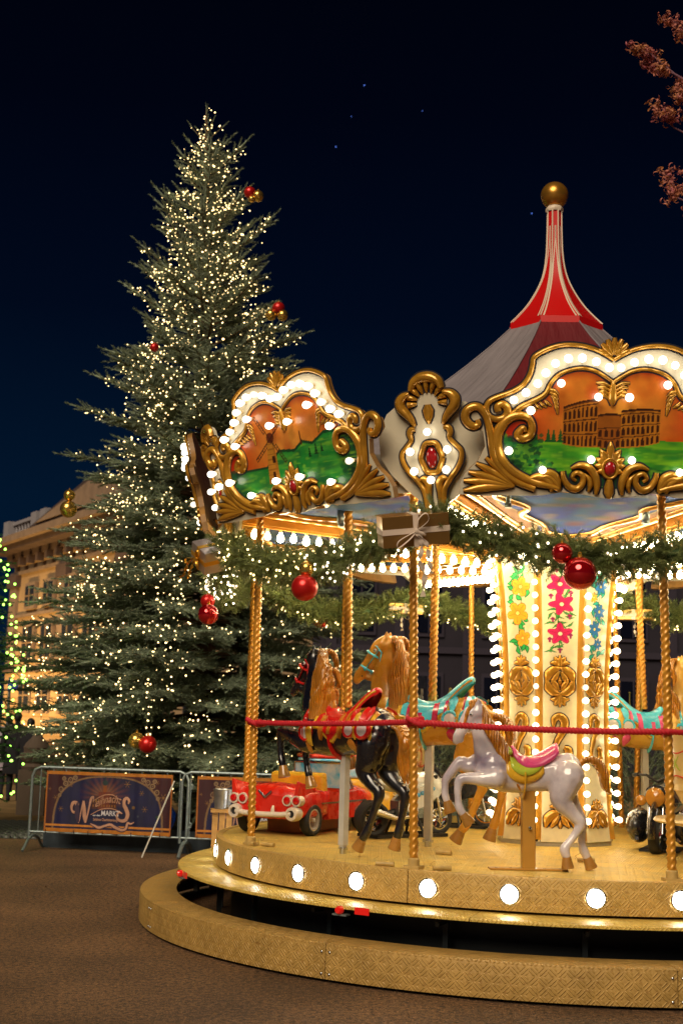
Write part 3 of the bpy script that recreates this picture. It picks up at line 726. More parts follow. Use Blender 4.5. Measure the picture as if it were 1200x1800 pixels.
OG = mb.mesh('gilded_carving', ['gold', 'outline'], True, 60)
mb = MB(); mb.ball(FO(0, -.023, .02), (.03, .045, .082), 20, mtx=Mg); OJ = mb.mesh('jewel', ['gem'])
for k in range(8):
    p = link('ornament_board', PLATE, car, mtx=RZ(-15.65+45*k))
    link('cartouche', CART, p); link('gilded_carving', OG, p); link('jewel', OJ, p)
    for u, v in [(.0, .178), (-.15, .036), (.15, .036), (-.13, -.116), (.13, -.116), (0, -.188)]:
        put_bulb(p, FO(u, v, .01), nrm, .90)

# ---------------- roof and spire
def roof_prof(t):   # slight sag of the cloth
    R = .42+(3.25-.42)*t; z = 5.86-(5.86-3.78)*t-.15*math.sin(PI*t**.8); return R, z
ap, apz = roof_prof(0)
for k in range(8):
    mb = MB(); vs = []; nr, na = 10, 8
    for i in range(nr+1):
        R, z = roof_prof(i/nr)
        for j in range(na+1):
            a = math.radians(-22.5+45*j/na); rr = R*math.cos(math.radians(22.5))/math.cos(a)
            sag = .05*math.sin(PI*i/nr)*math.sin(PI*j/na)
            vs.append((rr*math.cos(a), rr*math.sin(a), z-sag))
    mb.add(vs, [(i*(na+1)+j, i*(na+1)+j+1, (i+1)*(na+1)+j+1, (i+1)*(na+1)+j) for i in range(nr) for j in range(na)])
    part('roof_cloth', mb, 'roofred' if k % 2 == 0 else 'roofwhite', car, auto=None, mtx=RZ(6.85+45*k))
cloth(M['roofred']); cloth(M['roofwhite'])
mb = MB(); mb.tube([(roof_prof(i/10)[0]*1.0, 0, roof_prof(i/10)[1]+.004) for i in range(11)], .009, 6); SEAM = mb.mesh('roof_seam', ['roofwhite'])
for k in range(8): link('roof_seam', SEAM, car, mtx=RZ(6.85+22.5+45*k))
SPR = [(.070, 7.14), (.070, 7.0), (.074, 6.80), (.080, 6.66), (.098, 6.50), (.130, 6.37), (.178, 6.25), (.235, 6.14), (.305, 6.03), (.385, 5.93), (.46, 5.845)]
SPR = [tuple(p) for p in cat(SPR, 3)]
sp_me = MB(); h8 = math.radians(22.5)
vs = []
for r, z in SPR: vs += [(r, -r*math.tan(h8), z), (r, r*math.tan(h8), z)]
sp_me.add(vs, [(2*i, 2*i+2, 2*i+3, 2*i+1) for i in range(len(SPR)-1)], 0)
r, z = SPR[-1]; t8 = math.tan(h8)
sp_me.add([(r, -r*t8, z), (r, r*t8, z), (r+.005, r*t8, z-.07), (r+.005, -r*t8, z-.07)], [(0, 3, 2, 1)], 0)
sp_me.add([(r+.005, r*t8, z-.07), (r+.005, -r*t8, z-.07), (.2, -.2*t8, z-.05), (.2, .2*t8, z-.05)], [(0, 1, 2, 3)], 0)
# cream rib on the edge, and inset cream stripe converging near the top
rib = [(rr/math.cos(h8)*math.cos(h8), rr*t8, zz) for rr, zz in SPR]; sp_me.tube(rib, .008, 6, 1)
for sg in (1, -1):
    st = []
    for rr, zz in SPR:
        f = np.interp(zz, [5.84, 6.2, 6.5, 6.78, 7.14], [.84, .80, .66, .10, .10]); wid = .011 if zz > 6.5 else .015
        u = rr*t8*f; st.append((rr, u, zz, wid*min(1, rr/.12+.25)))
    a = [(q[0]+.003, sg*q[1]-q[3]*.5, q[2]) for q in st if q[2] < 7.0]; b = [(q[0]+.003, sg*q[1]+q[3]*.5, q[2]) for q in st if q[2] < 7.0]
    vv = [x for pr in zip(a, b) for x in pr]; sp_me.add(vv, [(2*i, 2*i+2, 2*i+3, 2*i+1) for i in range(len(a)-1)], 1)
SPM = sp_me.mesh('spire_facet', ['spirered', 'spirecream'], True, 30)
for k in range(8): link('spire_facet', SPM, car, mtx=RZ(6.85+45*k))
mb = MB(); mb.lathe([(.085, 7.10), (.092, 7.115), (.092, 7.14), (.078, 7.16), (.02, 7.165)], 8); part('spire_collar', mb, 'spirecream', car)
mb = MB(); mb.ball((0, 0, 7.285), .143, 40); part('finial_ball', mb, mat('finial_gold', (.62, .30, .04), .32, .75, .3, noise=.25, nscale=5), car)

# ---------------- ceiling under the canopy
def pic_ceil(U, V, C):   # U radial .6..3.28, V tangential
    fillp(C, np.ones(U.shape, bool), '0a60ff'); n = vnoise(U, V, 5, 3)
    fillp(C, np.clip(n*2.2-1.0, 0, 1), '30a0ff', .8); fillp(C, np.clip(vnoise(U, V, 8, 5)*2.4-1.5, 0, 1), 'e0c870', .7)
    fillp(C, np.clip(vnoise(U, V, 4, 6)*2.6-1.75, 0, 1), 'd06028', .8); fillp(C, np.clip(vnoise(U, V, 5, 11)*2.6-1.75, 0, 1), '2f8a4a', .8)
    w = U*math.tan(h8); e = np.minimum(np.minimum(w-np.abs(V), 3.28-U), U-.6); e = e+.05*np.sin(U*9)*np.sin(V*9+1)
    fillp(C, e < .30, '0c4a96'); fillp(C, e < .265, 'd8b45a'); fillp(C, e < .24, 'b86e10'); fillp(C, e < .10, 'c88a20'); fillp(C, e < .03, '7a4406')
    for r_ in (1.2, 1.8, 2.4, 2.9):
        for s_ in (-.45, 0, .45):
            d = np.hypot(U-r_, V-s_*w*1.1); m = (np.abs(d-.13) < .02) & (e < .28); fillp(C, m, 'f0dca0')
    m = ((U-2.95)/.12)**2+(V/.34)**2; fillp(C, m < 1, 'f0dca0'); fillp(C, m < .8, 'c03010')
    for s_ in (-.62, .62):
        m = ((U-2.98)/.10)**2+((V-s_)/.22)**2; fillp(C, m < 1, 'f0dca0'); fillp(C, m < .72, 'a85c0c')
M['ceilpaint'] = mat('painted_ceiling', (1, 1, 1), .8, 0, 0, attr='Col', noise=.3, nscale=7)
def FC(u, v, h): return (u, v, 3.525+.05*u-h)
tri = [(.55, -.55*math.tan(h8)+.01), (3.07, -3.07*math.tan(h8)+.02), (3.31, -.72), (3.31, .72), (3.07, 3.07*math.tan(h8)-.02), (.55, .55*math.tan(h8)-.01)]
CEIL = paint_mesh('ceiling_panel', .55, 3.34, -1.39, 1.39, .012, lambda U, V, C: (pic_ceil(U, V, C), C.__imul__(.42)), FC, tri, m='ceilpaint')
mb = MB()
def RC(p, w, h=.04, both=True):
    relief(mb, p, w, lambda u, v, hh: FC(u, v, hh), h, mo=None)
    if both: relief(mb, [(a, -b) for a, b in p], w, lambda u, v, hh: FC(u, v, hh), h, mo=None)
RC([(3.24, -.75), (3.24, .75)], [.05, .05], .05, False); RC([(3.04, -1.0), (3.08, -.5), (3.0, 0), (3.08, .5), (3.04, 1.0)], [.03, .05, .03, .05, .03], .035, False)
RC([(.75, .22), (1.4, .50), (2.1, .76), (2.7, 1.0), (3.05, 1.16)], [.03, .045, .03, .045, .03], .035)
RC([(1.0, 0), (1.15, .20), (1.5, .28), (1.9, .50), (2.2, .48), (2.6, .78), (2.95, .74)], [.02, .035, .02, .035, .02, .035, .02], .03)
for y0 in (.25, .75):
    RC([(3.15, y0-.16), (3.02, y0-.20), (2.9, y0-.08), (2.93, y0+.06), (3.03, y0+.08), (3.06, y0-.02), (3.0, y0-.04)], [.03, .034, .03, .026, .02, .014], .04)
RC([(3.18, 0), (3.02, 0), (2.9, 0)], [.02, .06, .015], .04, False)
CG = mb.mesh('ceiling_moulding', ['gold2'])
beam = MB(); d_ = Vector((1, 0, .05)).normalized()
beam.box((1.93, 0, 3.57), (2.76, .10, .10), mtx=Matrix.Rotation(-math.atan(.05), 3, 'Y')); beam.box((1.93, 0, 3.512), (2.76, .05, .02), mtx=Matrix.Rotation(-math.atan(.05), 3, 'Y'))
BEAM = beam.mesh('bulb_beam', ['gold2'], True, 30)
for k in range(8):
    c = link('ceiling_panel', CEIL, car, mtx=RZ(6.85+45*k)); link('ceiling_moulding', CG, c)
    b = link('bulb_beam', BEAM, car, mtx=RZ(-15.65+45*k))
    for q in range(20):
        R = .72+q*.125; put_bulb(b, (R, 0, 3.405+.05*R), (0, 0, -1), .95, me=BULBC, dim=random.random() < .015)
# brackets hanging from the ceiling
mb = MB(); mb.box((0, 0, 3.60), (.09, .03, .12)); mb.box((0, 0, 3.53), (.05, .05, .03))
BK = mb.mesh('ceiling_bracket', ['steel'])
for a, R in [(-7, 2.9), (20, 2.2), (-45, 2.6), (20, 3.0)]: link('ceiling_bracket', BK, car, mtx=RZ(a) @ Matrix.Translation((R, 0, 0)))
# lip that closes the gap between ceiling and roof cloth
mb = MB()
V = []
for k in range(8):
    for u, v in ((3.27, -.66), (3.27, .66), (3.22*math.cos(h8), 3.22*math.sin(h8))):
        p = RZ(6.85+45*k) @ Vector((u, v, 0)); V += [(p.x, p.y, 3.60), (p.x, p.y, 3.92)]
n = len(V)//2; mb.add(V, [(2*i, 2*((i+1) % n), 2*((i+1) % n)+1, 2*i+1) for i in range(n)])
part('canopy_rim', mb, mat('rim_cream', (.5, .45, .36), .6), car, smooth=False)

# ---------------- centre column
CPR = [(.74, .585), (.80, .575), (.90, .562), (1.2, .540), (1.6, .522), (1.9, .518), (2.3, .524), (2.7, .545), (3.1, .575), (3.56, .635)]
def colR(z): return np.interp(z, [a for a, b in CPR], [b for a, b in CPR])*math.cos(h8)
def FK(u, z, h):
    return (colR(z)+h, u*(colR(z)/.44)+0*z, z+0*u)
UW = .44*math.tan(h8)
def flower(C, U, V, x, y, r, petals, col, dark, cen, rot=0, point=0):
    t = np.arctan2(V-y, U-x)+rot; d = np.hypot(U-x, V-y)
    prof = r*(.55+.45*np.abs(np.cos(t*petals/2))**(.7+point*1.4))
    fillp(C, d < prof+.004, dark); fillp(C, d < prof-.003, col)
    fillp(C, (d < prof-.012)*np.clip(1-d/r*1.2, 0, 1), dark, .45)
    fillp(C, (np.abs(np.sin(t*petals/2)) < .10) & (d < prof*.85), dark, .7)
    fillp(C, d < r*.22, dark); fillp(C, d < r*.17, cen)
def leafp(C, U, V, a, b, w, col, dark):
    mid = ((a[0]+b[0])/2+(b[1]-a[1])*.12, (a[1]+b[1])/2-(b[0]-a[0])*.12)
    stroke(C, U, V, [a, mid, b], [w*.25, w+.003, w*.2], dark); stroke(C, U, V, [a, mid, b], [.0, w*.72, .0], col)
def face_paint(kind):
    fc = {0: ('f8c030', 'e07818', 'fff090'), 1: ('e82a70', 'a01040', 'fff0c0'), 2: ('2a88d8', '0c4a8a', 'ffe060')}[kind]
    lf = {0: ('30c060', '0a7a38'), 1: ('48a848', '1a6a28'), 2: ('28b8a0', '0a7068')}[kind]
    def f(U, V, C):
        fillp(C, np.ones(U.shape, bool), 'efe2b8'); fillp(C, np.clip(vnoise(U, V, 6, kind)*1.6-.8, 0, 1), 'f6eed0', .8)
        fillp(C, (np.abs(np.abs(U)-UW+.030) < .004), '283040')
        r = np.random.default_rng(kind+3)
        ys = [3.18, 2.98, 2.72]
        for q in range(34):
            y = r.uniform(2.52, 3.32); x = r.uniform(-.07, .07); a = r.uniform(0, 2*PI); l = r.uniform(.06, .11)
            leafp(C, U, V, (x, y), (np.clip(x+l*math.cos(a), -.135, .135), y+l*math.sin(a)), (.022 if kind != 1 else .009), lf[0], lf[1])
        for s_ in (-1, 1): leafp(C, U, V, (0, 3.27), (s_*.05, 3.35), .02, lf[0], lf[1])
        stroke(C, U, V, [(0, 3.3), (.02, 3.05), (-.02, 2.8), (0, 2.55)], .004, lf[1])
        if kind == 1:
            for i, (x, y) in enumerate([(-.005, 3.17), (.01, 2.98), (.0, 2.70)]): flower(C, U, V, x, y, .105, 5, fc[0], fc[1], fc[2], .3*i+.3, 1)
            for x, y in [(-.075, 3.05), (.08, 3.08), (.075, 2.86), (-.06, 2.83), (.085, 2.68), (-.085, 2.64), (0, 2.54), (.06, 3.27), (-.03, 3.30)]:
                for dx, dy in [(0, 0), (.012, .01), (-.012, .01), (0, .02), (.0, -.014)]: fillp(C, np.hypot(U-x-dx, V-y-dy) < .0095, '7a0c40'); fillp(C, np.hypot(U-x-dx, V-y-dy-.002) < .0055, 'c02a80')
        elif kind == 0:
            for i, (x, y, r_) in enumerate([(.015, 3.15, .095), (-.025, 2.90, .110), (.02, 2.66, .08)]): flower(C, U, V, x, y, r_, 5, fc[0], fc[1], fc[2], .4*i)
        else:
            for i, (x, y, r_) in enumerate([(.03, 3.17, .075), (-.05, 3.06, .05), (.03, 2.93, .075), (-.02, 2.76, .08), (.03, 2.62, .055)]):
                flower(C, U, V, x, y, r_, 7, *(('f8c030', 'a07010', 'fff0a0') if i == 1 else fc), rot=.3*i, point=.6)
    return f
FACE = [paint_mesh('column_panel', -UW+.012, UW-.012, .78, 3.54, .0045, face_paint(k), FK) for k in range(3)]
mb = MB()
def RK(p, w, h=.016, both=True, **k):
    relief(mb, p, w, FK, h, base=.002, out=.008, **k)
    if both: relief(mb, mir(p), w, FK, h, base=.002, out=.008, **k)
def tulip(y, s):
    RK([(0, y), (.05, y+s*.015), (.095, y+s*.06), (.115, y+s*.14)], [.012, .038, .040, .010], .02)
    RK([(.012, y+s*.03), (.04, y+s*.09), (.075, y+s*.14)], [.012, .026, .008], .02)
    RK([(0, y-s*.02), (.045, y-s*.05), (.085, y-s*.045)], [.008, .022, .005], .014); RK([(0, y-s*.01), (.03, y-s*.08), (.045, y-s*.11)], [.008, .02, .005], .014)
    RK([(0, y), (0, y-s*.06), (0, y-s*.125)], [.010, .022, .006], .016, False); RK([(0, y+s*.08), (0, y+s*.12), (0, y+s*.15)], [.006, .018, .004], .014, False)
CKS = []
def ckend(nm):
    global mb
    CKS.append((nm, mb.mesh(nm, ['gold', 'outline'], True, 60))); mb = MB()
tulip(2.375, -1); ckend('gilded_tulip'); tulip(2.135, 1); ckend('gilded_tulip'); tulip(1.05, -1); ckend('gilded_tulip')
RK([(-.055, 1.82), (-.045, 1.90), (.0, 1.925), (.04, 1.88), (.025, 1.79), (-.02, 1.70), (-.05, 1.60), (-.04, 1.52), (0, 1.47)], [.010, .03, .035, .036, .032, .026, .022, .022, .010], .022, False); ckend('gilded_scroll')
RK([(.035, 1.64), (.07, 1.62), (.07, 1.55), (.03, 1.55)], [.018, .034, .034, .014], .022, False); ckend('gilded_scroll')
for s_ in (-.08, -.03, .03, .08): RK([(s_*.8, 3.40), (s_, 3.47), (s_*1.2, 3.54)], [.008, .02, .024], .018, False); ckend('gilded_leaf')
# edge strips, plinth
mb = MB(); zz = [a for a, b in CPR]
def edge_strip(mb, ang, w=.042, mi=0):
    vs = []
    for z, r in CPR:
        if z < .79: continue
        for du, dr in ((-w, -.022), (-w, -.004), (-w*.5, .014), (0, .022), (w*.5, .014), (w, -.004), (w, -.022)): vs.append((r+dr-abs(du)*.38, du, z))
    n = len(vs)//7
    mb.add(vs, [(i*7+j, i*7+j+1, (i+1)*7+j+1, (i+1)*7+j) for i in range(n-1) for j in range(6)], mi)
edge_strip(mb, 0); ESTR = mb.mesh('edge_strip', ['gold2'], True, 50)
mb = MB()
for z0, z1, r in ((ZD, .785, .56),):
    vs = [(r*math.cos(math.radians(-15.65+45*k)), r*math.sin(math.radians(-15.65+45*k)), z) for z in (z0, z1) for k in range(8)]
    mb.add(vs, [(k, (k+1) % 8, 8+(k+1) % 8, 8+k) for k in range(8)]+[tuple(range(8, 16))])
part('plinth', mb, mat('plinth_paint', (.6, .56, .46), .5, noise=.3), car, smooth=False)
for k in range(8):
    c = link('column_panel', FACE[{0: 1, 7: 0, 1: 2}.get(k % 8, k % 3)], car, mtx=RZ(6.85+45*k))
    for nm, me_ in CKS: link(nm, me_, c)
    es = link('edge_strip', ESTR, car, mtx=RZ(-15.65+45*k))
    for q in range(21):
        z = .98+q*.122; r = float(np.interp(z, zz, [b for a, b in CPR]))
        put_bulb(es, (r+.016, 0, z), (1, 0, 0), .86, dim=(k in (0, 1) and q in (10,)) or (k == 1 and q == 13), me=BULBK)

# ---------------- brass poles
def pole(P0, P1, r=.031):
    mb = MB(); P0 = Vector(P0); P1 = Vector(P1)
    twist(mb, [P0, P1], r, 3, .165, .014, .13, 12)
    return mb
CI = car.matrix_world.inverted() if False else (Matrix.Translation((AXX, AXY, 0)) @ Matrix.Rotation(A0, 4, 'Z')).inverted()
def wpole(P0, P1, r=.031):
    mb = pole(CI @ Vector(P0), CI @ Vector(P1), r); return part('brass_pole', mb, 'pole', car, auto=None)
RIMP = [(16.1, 15.2), (-19.8, -20.9), (-57.2, -58.6), (-93, -93), (-129, -129), (-161.6, -161.2), (162, 160.5), (124, 124), (88, 88), (52, 52)]
for a, b in RIMP:
    wpole(W2(a, 3.08, ZD), W2(b, 3.08, 3.62), .033)
# pole feet
for a in (16.1, -19.8, -57.2):
    mb = MB(); mb.box((3.08, 0, ZD+.012), (.10, .13, .02)); mb.lathe([(.045, 0), (.045, .05), (.036, .06)], 14, (3.08, 0, ZD+.02)); part('pole_foot', mb, 'pin', car, mtx=RZ(a))

# ---------------- red rope strung between the front poles
rp_ = thing('rope_barrier', 'thick twisted red rope strung at waist height between the outer brass poles', 'rope', W2(-19.8, 3.08, 1.83))
def loc(p): return Vector(p)-rp_.location
mb = MB()
def off(a, z, R=3.125): return loc(W2(a, R, z))
A_ = off(-57.4, 1.795); B_ = off(-20.3, 1.835, 3.13); C_ = off(15.6, 1.815, 3.13); D_ = off(52, 1.83, 3.13)
def sag(a, b, s, n=14): return [a.lerp(b, i/n)-Vector((0, 0, s*4*(i/n)*(1-i/n))) for i in range(n+1)]
twist(mb, sag(A_, B_, .012), .022, 3, .085, .008, .14, 12)
part('rope', mb, 'rope', rp_, auto=None)
mb = MB(); twist(mb, sag(B_+Vector((.02, -.02, .0)), C_, .02), .024, 3, .085, .008, .14, 12); part('rope', mb, 'rope', rp_, auto=None)
mb = MB(); twist(mb, sag(C_, D_, .02), .021, 3, .085, .012, .14, 12); part('rope', mb, 'rope', rp_, auto=None)
def wrap(a, z, turns=2.2, name='knot'):
    c = loc(W2(a, 3.08, z)); mb = MB()
    P = [c+Vector((.050*math.cos(t), .050*math.sin(t), (t/(2*PI)-turns/2)*.030)) for t in np.linspace(0, 2*PI*turns, 40)]
    twist(mb, P, .018, 3, .085, .008, .14, 10)
    P = [c+Vector((-.07, -.05, .03)), c+Vector((-.02, -.085, .0)), c+Vector((.04, -.085, -.02)), c+Vector((.10, -.04, -.01))]
    twist(mb, [Vector(p) for p in cat([tuple(x) for x in P], 6)], .021, 3, .085, .008, .14, 10)
    part(name, mb, 'rope', rp_, auto=None)
wrap(-19.9, 1.835); wrap(-57.4, 1.795, 1.4)

# ================================================================== GARLANDS, GIFTS, BAUBLES
TWG = twig_proto(.19, .055, 60, .0055, 3, .8)
def swag_mesh():
    """garland between two ornaments in the carousel frame, angle 0 = middle; returns needle mesh, path"""
    P = []
    for i in range(41):
        t = i/40; a = math.radians(-22.3+44.6*t); R = 3.36-.10*math.sin(PI*t); z = 3.37-.30*math.sin(PI*t)**.9
        P.append((R*math.cos(a), R*math.sin(a), z))
    P = np.array(P); n = 950; r = np.random.default_rng(5)
    s = r.uniform(0, 40, n); i = np.minimum(s.astype(int), 39); f = (s-i)[:, None]; C = P[i]*(1-f)+P[i+1]*f
    ax = P[i+1]-P[i]; ax /= np.linalg.norm(ax, axis=1, keepdims=True)
    d = r.normal(size=(n, 3)); d -= ax*np.sum(d*ax, 1, keepdims=True); d /= np.linalg.norm(d, axis=1, keepdims=True)
    dirs = d*.8+ax*r.choice([-.7, .7], n)[:, None]+r.normal(size=(n, 3))*.2
    V, F = instance_np(TWG[0], TWG[1], C+d*.02, rots(dirs, twist_a=r.uniform(0, 6, n))*r.uniform(.7, 1.2, n)[:, None, None])
    return np_mesh('needles', V, F, 'needleg'), P
NEED, SWP = swag_mesh()
mb = MB(); mb.tube([tuple(p) for p in SWP[::2]], .035, 8); SCORE = mb.mesh('garland_core', ['needled'])
mb = MB(); mb.ball((0, 0, 0), .0095, 6); FBM = mb.mesh('fairy_light', ['fairy2'])
mb = MB(); mb.ball((0, 0, 0), .0095, 6); FBY = mb.mesh('fairy_light', [emis('warm_fairy_light_glow', (1.0, .68, .26), 4)])
gl_labels = {0: 'fir garland with fairy lights on the canopy edge left of the two shiny mirror red balls and right of the gold gift',
 -1: 'thick lit fir garland between the gold gift and the silver gift at the canopy edge',
 -2: 'brightly lit garland bunch at far left of the canopy below the silver gift',
 1: 'fir garland running out of the frame at far right of the canopy'}
gl_labels.update({2: 'fir garland on the right flank of the canopy beyond the frame', 3: 'unlit looking pale back garland right of the centre column', 4: 'back garland between the thin far pole and the centre column', -3: 'back garland above the heads of the black and caramel horses'})
gl_labels[0] = 'lit fir garland right of the gold gift in front of the centre column'
for k in range(8):
    kk = k if k < 5 else k-8
    lab = gl_labels.get(kk, 'fir garland hanging at the far back of the canopy seen from inside the carousel')
    g = thing('fir_garland', lab, 'garland', (AXX, AXY, 0), A0+math.radians(6.85+45*k), 'fir garlands round the canopy edge')
    stuff(link('needles', NEED, g)); link('garland_core', SCORE, g)
    r = np.random.default_rng(20+k); nl = {0: 110, 7: 210, 6: 150, 1: 24}.get(k, 40)
    for q in range(nl):
        t = r.uniform(0, 40); 
        if k == 7: t = 40*(r.random()**1.5)
        if k == 6: t = 22+18*r.random()
        i = min(39, int(t)); p = SWP[i]+(SWP[i+1]-SWP[i])*(t-i)
        a = r.uniform(0, 2*PI); rr = r.uniform(.10, .17)
        if kk not in (0, -1, -2, 1): a = r.uniform(-2.4, -.7)
        p = p+np.array([math.cos(a)*rr*(p[0]/3.3), math.cos(a)*rr*(p[1]/3.3), math.sin(a)*rr*.95-.01])
        link('fairy_light', FBY if (k in (6, 7) and t < 22) or k > 1 and k < 6 else FBM, g, loc=p)
def bauble(P, r, m, label, name='christmas_bauble', grp=None, cap='gold'):
    t = thing(name, label, 'bauble', P, 0, grp)
    mb = MB(); mb.ball((0, 0, 0), r, 28); part('ball', mb, m, t, auto=None)
    mb = MB(); mb.lathe([(r*.14, r*.97), (r*.14, r*1.12), (.001, r*1.13)], 10); mb.tube([(r*.08*math.cos(a), 0, r*1.18+r*.08*math.sin(a)) for a in np.linspace(0, 2*PI, 9)], r*.02, 5); part('hanger_cap', mb, cap, t)
    return t
bauble(W2(-35.2, 3.42, 2.875), .108, 'redsatin', 'large satin red bauble under a small gold one hanging below the left garland', grp='baubles hanging from the canopy garlands')
bauble(W2(-35.2, 3.40, 3.03), .065, 'goldball', 'small gold bauble sitting above the large satin red one', grp='baubles hanging from the canopy garlands')
bauble(W2(3.1, 3.46, 2.935), .122, 'redball', 'large mirror red bauble hanging in front of the centre column top', grp='baubles hanging from the canopy garlands')
bauble(W2(1.0, 3.43, 3.085), .078, 'redball', 'small mirror red bauble above left of the large mirror one', grp='baubles hanging from the canopy garlands')
bauble(W2(-70, 3.40, 2.78), .098, 'redball', 'shiny red bauble at far left under the lit garland beside the leftmost brass pole', grp='baubles hanging from the canopy garlands')
bauble(W2(-73, 3.40, 2.92), .07, 'redsatin', 'smaller red bauble higher up behind the shiny one at far left of the garland', grp='baubles hanging from the canopy garlands')
bauble(W2(-127, 3.38, 3.0), .10, 'redsatin', 'satin red bauble on the back garland right of the second brass pole', grp='baubles hanging from the canopy garlands')
M['giftgold'] = mat('gold_gift_paper', (.62, .38, .10), .38, .6, .2, bump=.15, bscale=8)
M['giftbrown'] = mat('bronze_gift_paper', (.30, .17, .05), .35, .7, .2, bump=.1, bscale=6)
M['silver'] = mat('silver_gift_paper', (.55, .50, .52), .30, .8, .2, bump=.6, bscale=9)
M['ribbon'] = mat('cream_ribbon', (.72, .60, .50), .5)
M['goldribbon'] = mat('gold_ribbon', (.72, .40, .05), .3, .7)
def gift(P, size, mtx, m, rib, label, tails=True, roll=0):
    t = thing('gift_box', label, 'gift', P, 0, 'gift boxes tied to the canopy garlands'); t.matrix_world = Matrix.Translation(P) @ mtx
    x, y, z = size; mb = MB(); mb.box((0, 0, 0), (x, y, z)); b = part('box', mb, m, t, smooth=False)
    bv = b.modifiers.new('bev', 'BEVEL'); bv.width = .004; bv.segments = 2
    mb = MB(); w = .042; e = .003
    mb.box((0, 0, 0), (x+2*e, y+2*e, w)); mb.box((0, 0, 0), (w, y+2.6*e, z+2.6*e)); part('ribbon', mb, rib, t, smooth=False)
    # bow loops
    mb = MB(); f = -y/2-.012
    for sx, sz, l in ((.55, 1, .13), (-1, -.75, .15), (.75, -.45, .08)):
        P_ = [(0, f, 0), (sx*l*.5-.02*sz, f-.02, sz*l*.6+.01), (sx*l, f-.03, sz*l), (sx*l*.8+.03*sz, f-.03, sz*l*.55), (0, f-.005, 0)]
        mb.tube([tuple(p) for p in cat(P_, 5)], [(.011, .0025)]*21, 6)
    mb.ball((0, f-.008, 0), (.02, .012, .02), 8)
    part('bow', mb, rib, t)
    return t
def ribbon_tail(t, P_, w, m, waves=5):
    mb = MB(); pts = cat(P_, 8); n = len(pts); V = []; 
    for i, p in enumerate(pts):
        tw = i/n*waves*PI; c, s = math.cos(tw), math.sin(tw); q = Vector(p); V += [q+Vector((c*w, s*w, 0)), q-Vector((c*w, s*w, 0)), q-Vector((c*w, s*w, 0))+Vector((-s*.003, c*.003, 0)), q+Vector((c*w, s*w, 0))+Vector((-s*.003, c*.003, 0))]
    mb.add(V, [(4*i+j, 4*i+(j+1) % 4, 4*i+4+(j+1) % 4, 4*i+4+j) for i in range(n-1) for j in range(4)])
    part('ribbon_tail', mb, m, t)
mt = Matrix.Rotation(math.radians(8), 4, 'Z') @ Matrix.Rotation(math.radians(-7.5), 4, 'Y') @ Matrix.Rotation(math.radians(14), 4, 'X')
P_ = W2(-17.3, 3.52, 3.27)
g1 = gift(P_, (.51, .22, .235), mt, 'giftbrown', 'ribbon', 'large bronze gold gift box with cream ribbon and bow under the central ornament')
ribbon_tail(g1, [(.0, -.13, -.02), (.03, -.14, -.10), (.01, -.14, -.22), (.04, -.13, -.34), (.02, -.12, -.50)], .022, 'ribbon'); ribbon_tail(g1, [(.02, -.13, -.02), (.07, -.14, -.12), (.08, -.14, -.24), (.09, -.13, -.33)], .02, 'ribbon', 4)
mt = Matrix.Rotation(math.radians(-50), 4, 'Z') @ Matrix.Rotation(math.radians(32), 4, 'Y') @ Matrix.Rotation(math.radians(20), 4, 'X')
g2 = gift(W2(-61.5, 3.5, 3.27), (.26, .22, .22), mt, 'silver', 'goldribbon', 'small silver gift box with gold ribbon at the far left canopy corner')
ribbon_tail(g2, [(-.02, -.14, .0), (-.10, -.16, -.10), (-.16, -.16, -.24), (-.24, -.16, -.32)], .016, 'goldribbon', 5); ribbon_tail(g2, [(.0, -.14, .0), (-.02, -.17, -.12), (-.05, -.18, -.22)], .016, 'goldribbon', 4)
for a, lab in ((-147, 'gold gift box on the back garland between the second and third brass poles'), (163, 'gold gift box high on the back garland right of the centre column')):
    g = gift(W2(a, 3.35, 3.20), (.46, .2, .12), Matrix.Rotation(A0+math.radians(a)+PI/2, 4, 'Z'), 'giftgold', 'ribbon', lab)
    ribbon_tail(g, [(0, .0, -.06), (.01, .0, -.16), (0, 0, -.26)], .016, 'ribbon', 3)

# ================================================================== HORSES
def remesh(o, vox=.012, it=5):
    m = o.modifiers.new('remesh', 'REMESH'); m.mode = 'VOXEL'; m.voxel_size = vox; m.use_smooth_shade = True
    m = o.modifiers.new('smooth', 'SMOOTH'); m.factor = .6; m.iterations = it
    return o
NS = [0.0]
def nsh(p):
    p = list(p); p[0] -= NS[0]*min(1, max(0, (p[2]-1.12)/.40)) if p[0] > -.3 else 0; return tuple(p)
def chain(mb, pts, n=12, asp=1.0, mi=0, up=None):
    pts = [nsh(p) for p in pts]
    """closed organic tube with ball joints: pts = (x,y,z,r)"""
    P = [Vector(p[:3]) for p in pts]; R = [p[3] for p in pts]
    sm = cat([tuple(p) for p in pts], 4); mb.tube([tuple(q[:3]) for q in sm], [(q[3], q[3]*asp) for q in sm], n, mi, up=up)
    for q in (sm[0], sm[-1]): mb.ball(tuple(q[:3]), q[3]*.98, n, mi)
def leg(mb, pts, y):
    for a in pts: pass
    chain(mb, [(x, y+(a[3] if len(a) > 3 else 0), z, r) for a in pts for x, z, r in [a[:3]]])
def hoof(o, p, d, name, m, r=.042, L=.085):
    """hoof: cone flaring along direction d"""
    mb = MB(); q = Vector((0, 0, 1)).rotation_difference(Vector(d).normalized()).to_matrix()
    mb.lathe([(.001, -.01), (r*.72, 0), (r*.80, L*.2), (r*1.12, L*.92), (r*1.1, L), (.001, L)], 16, p, 0, q, sx=1.1)
    return part('hoof', mb, m, o)
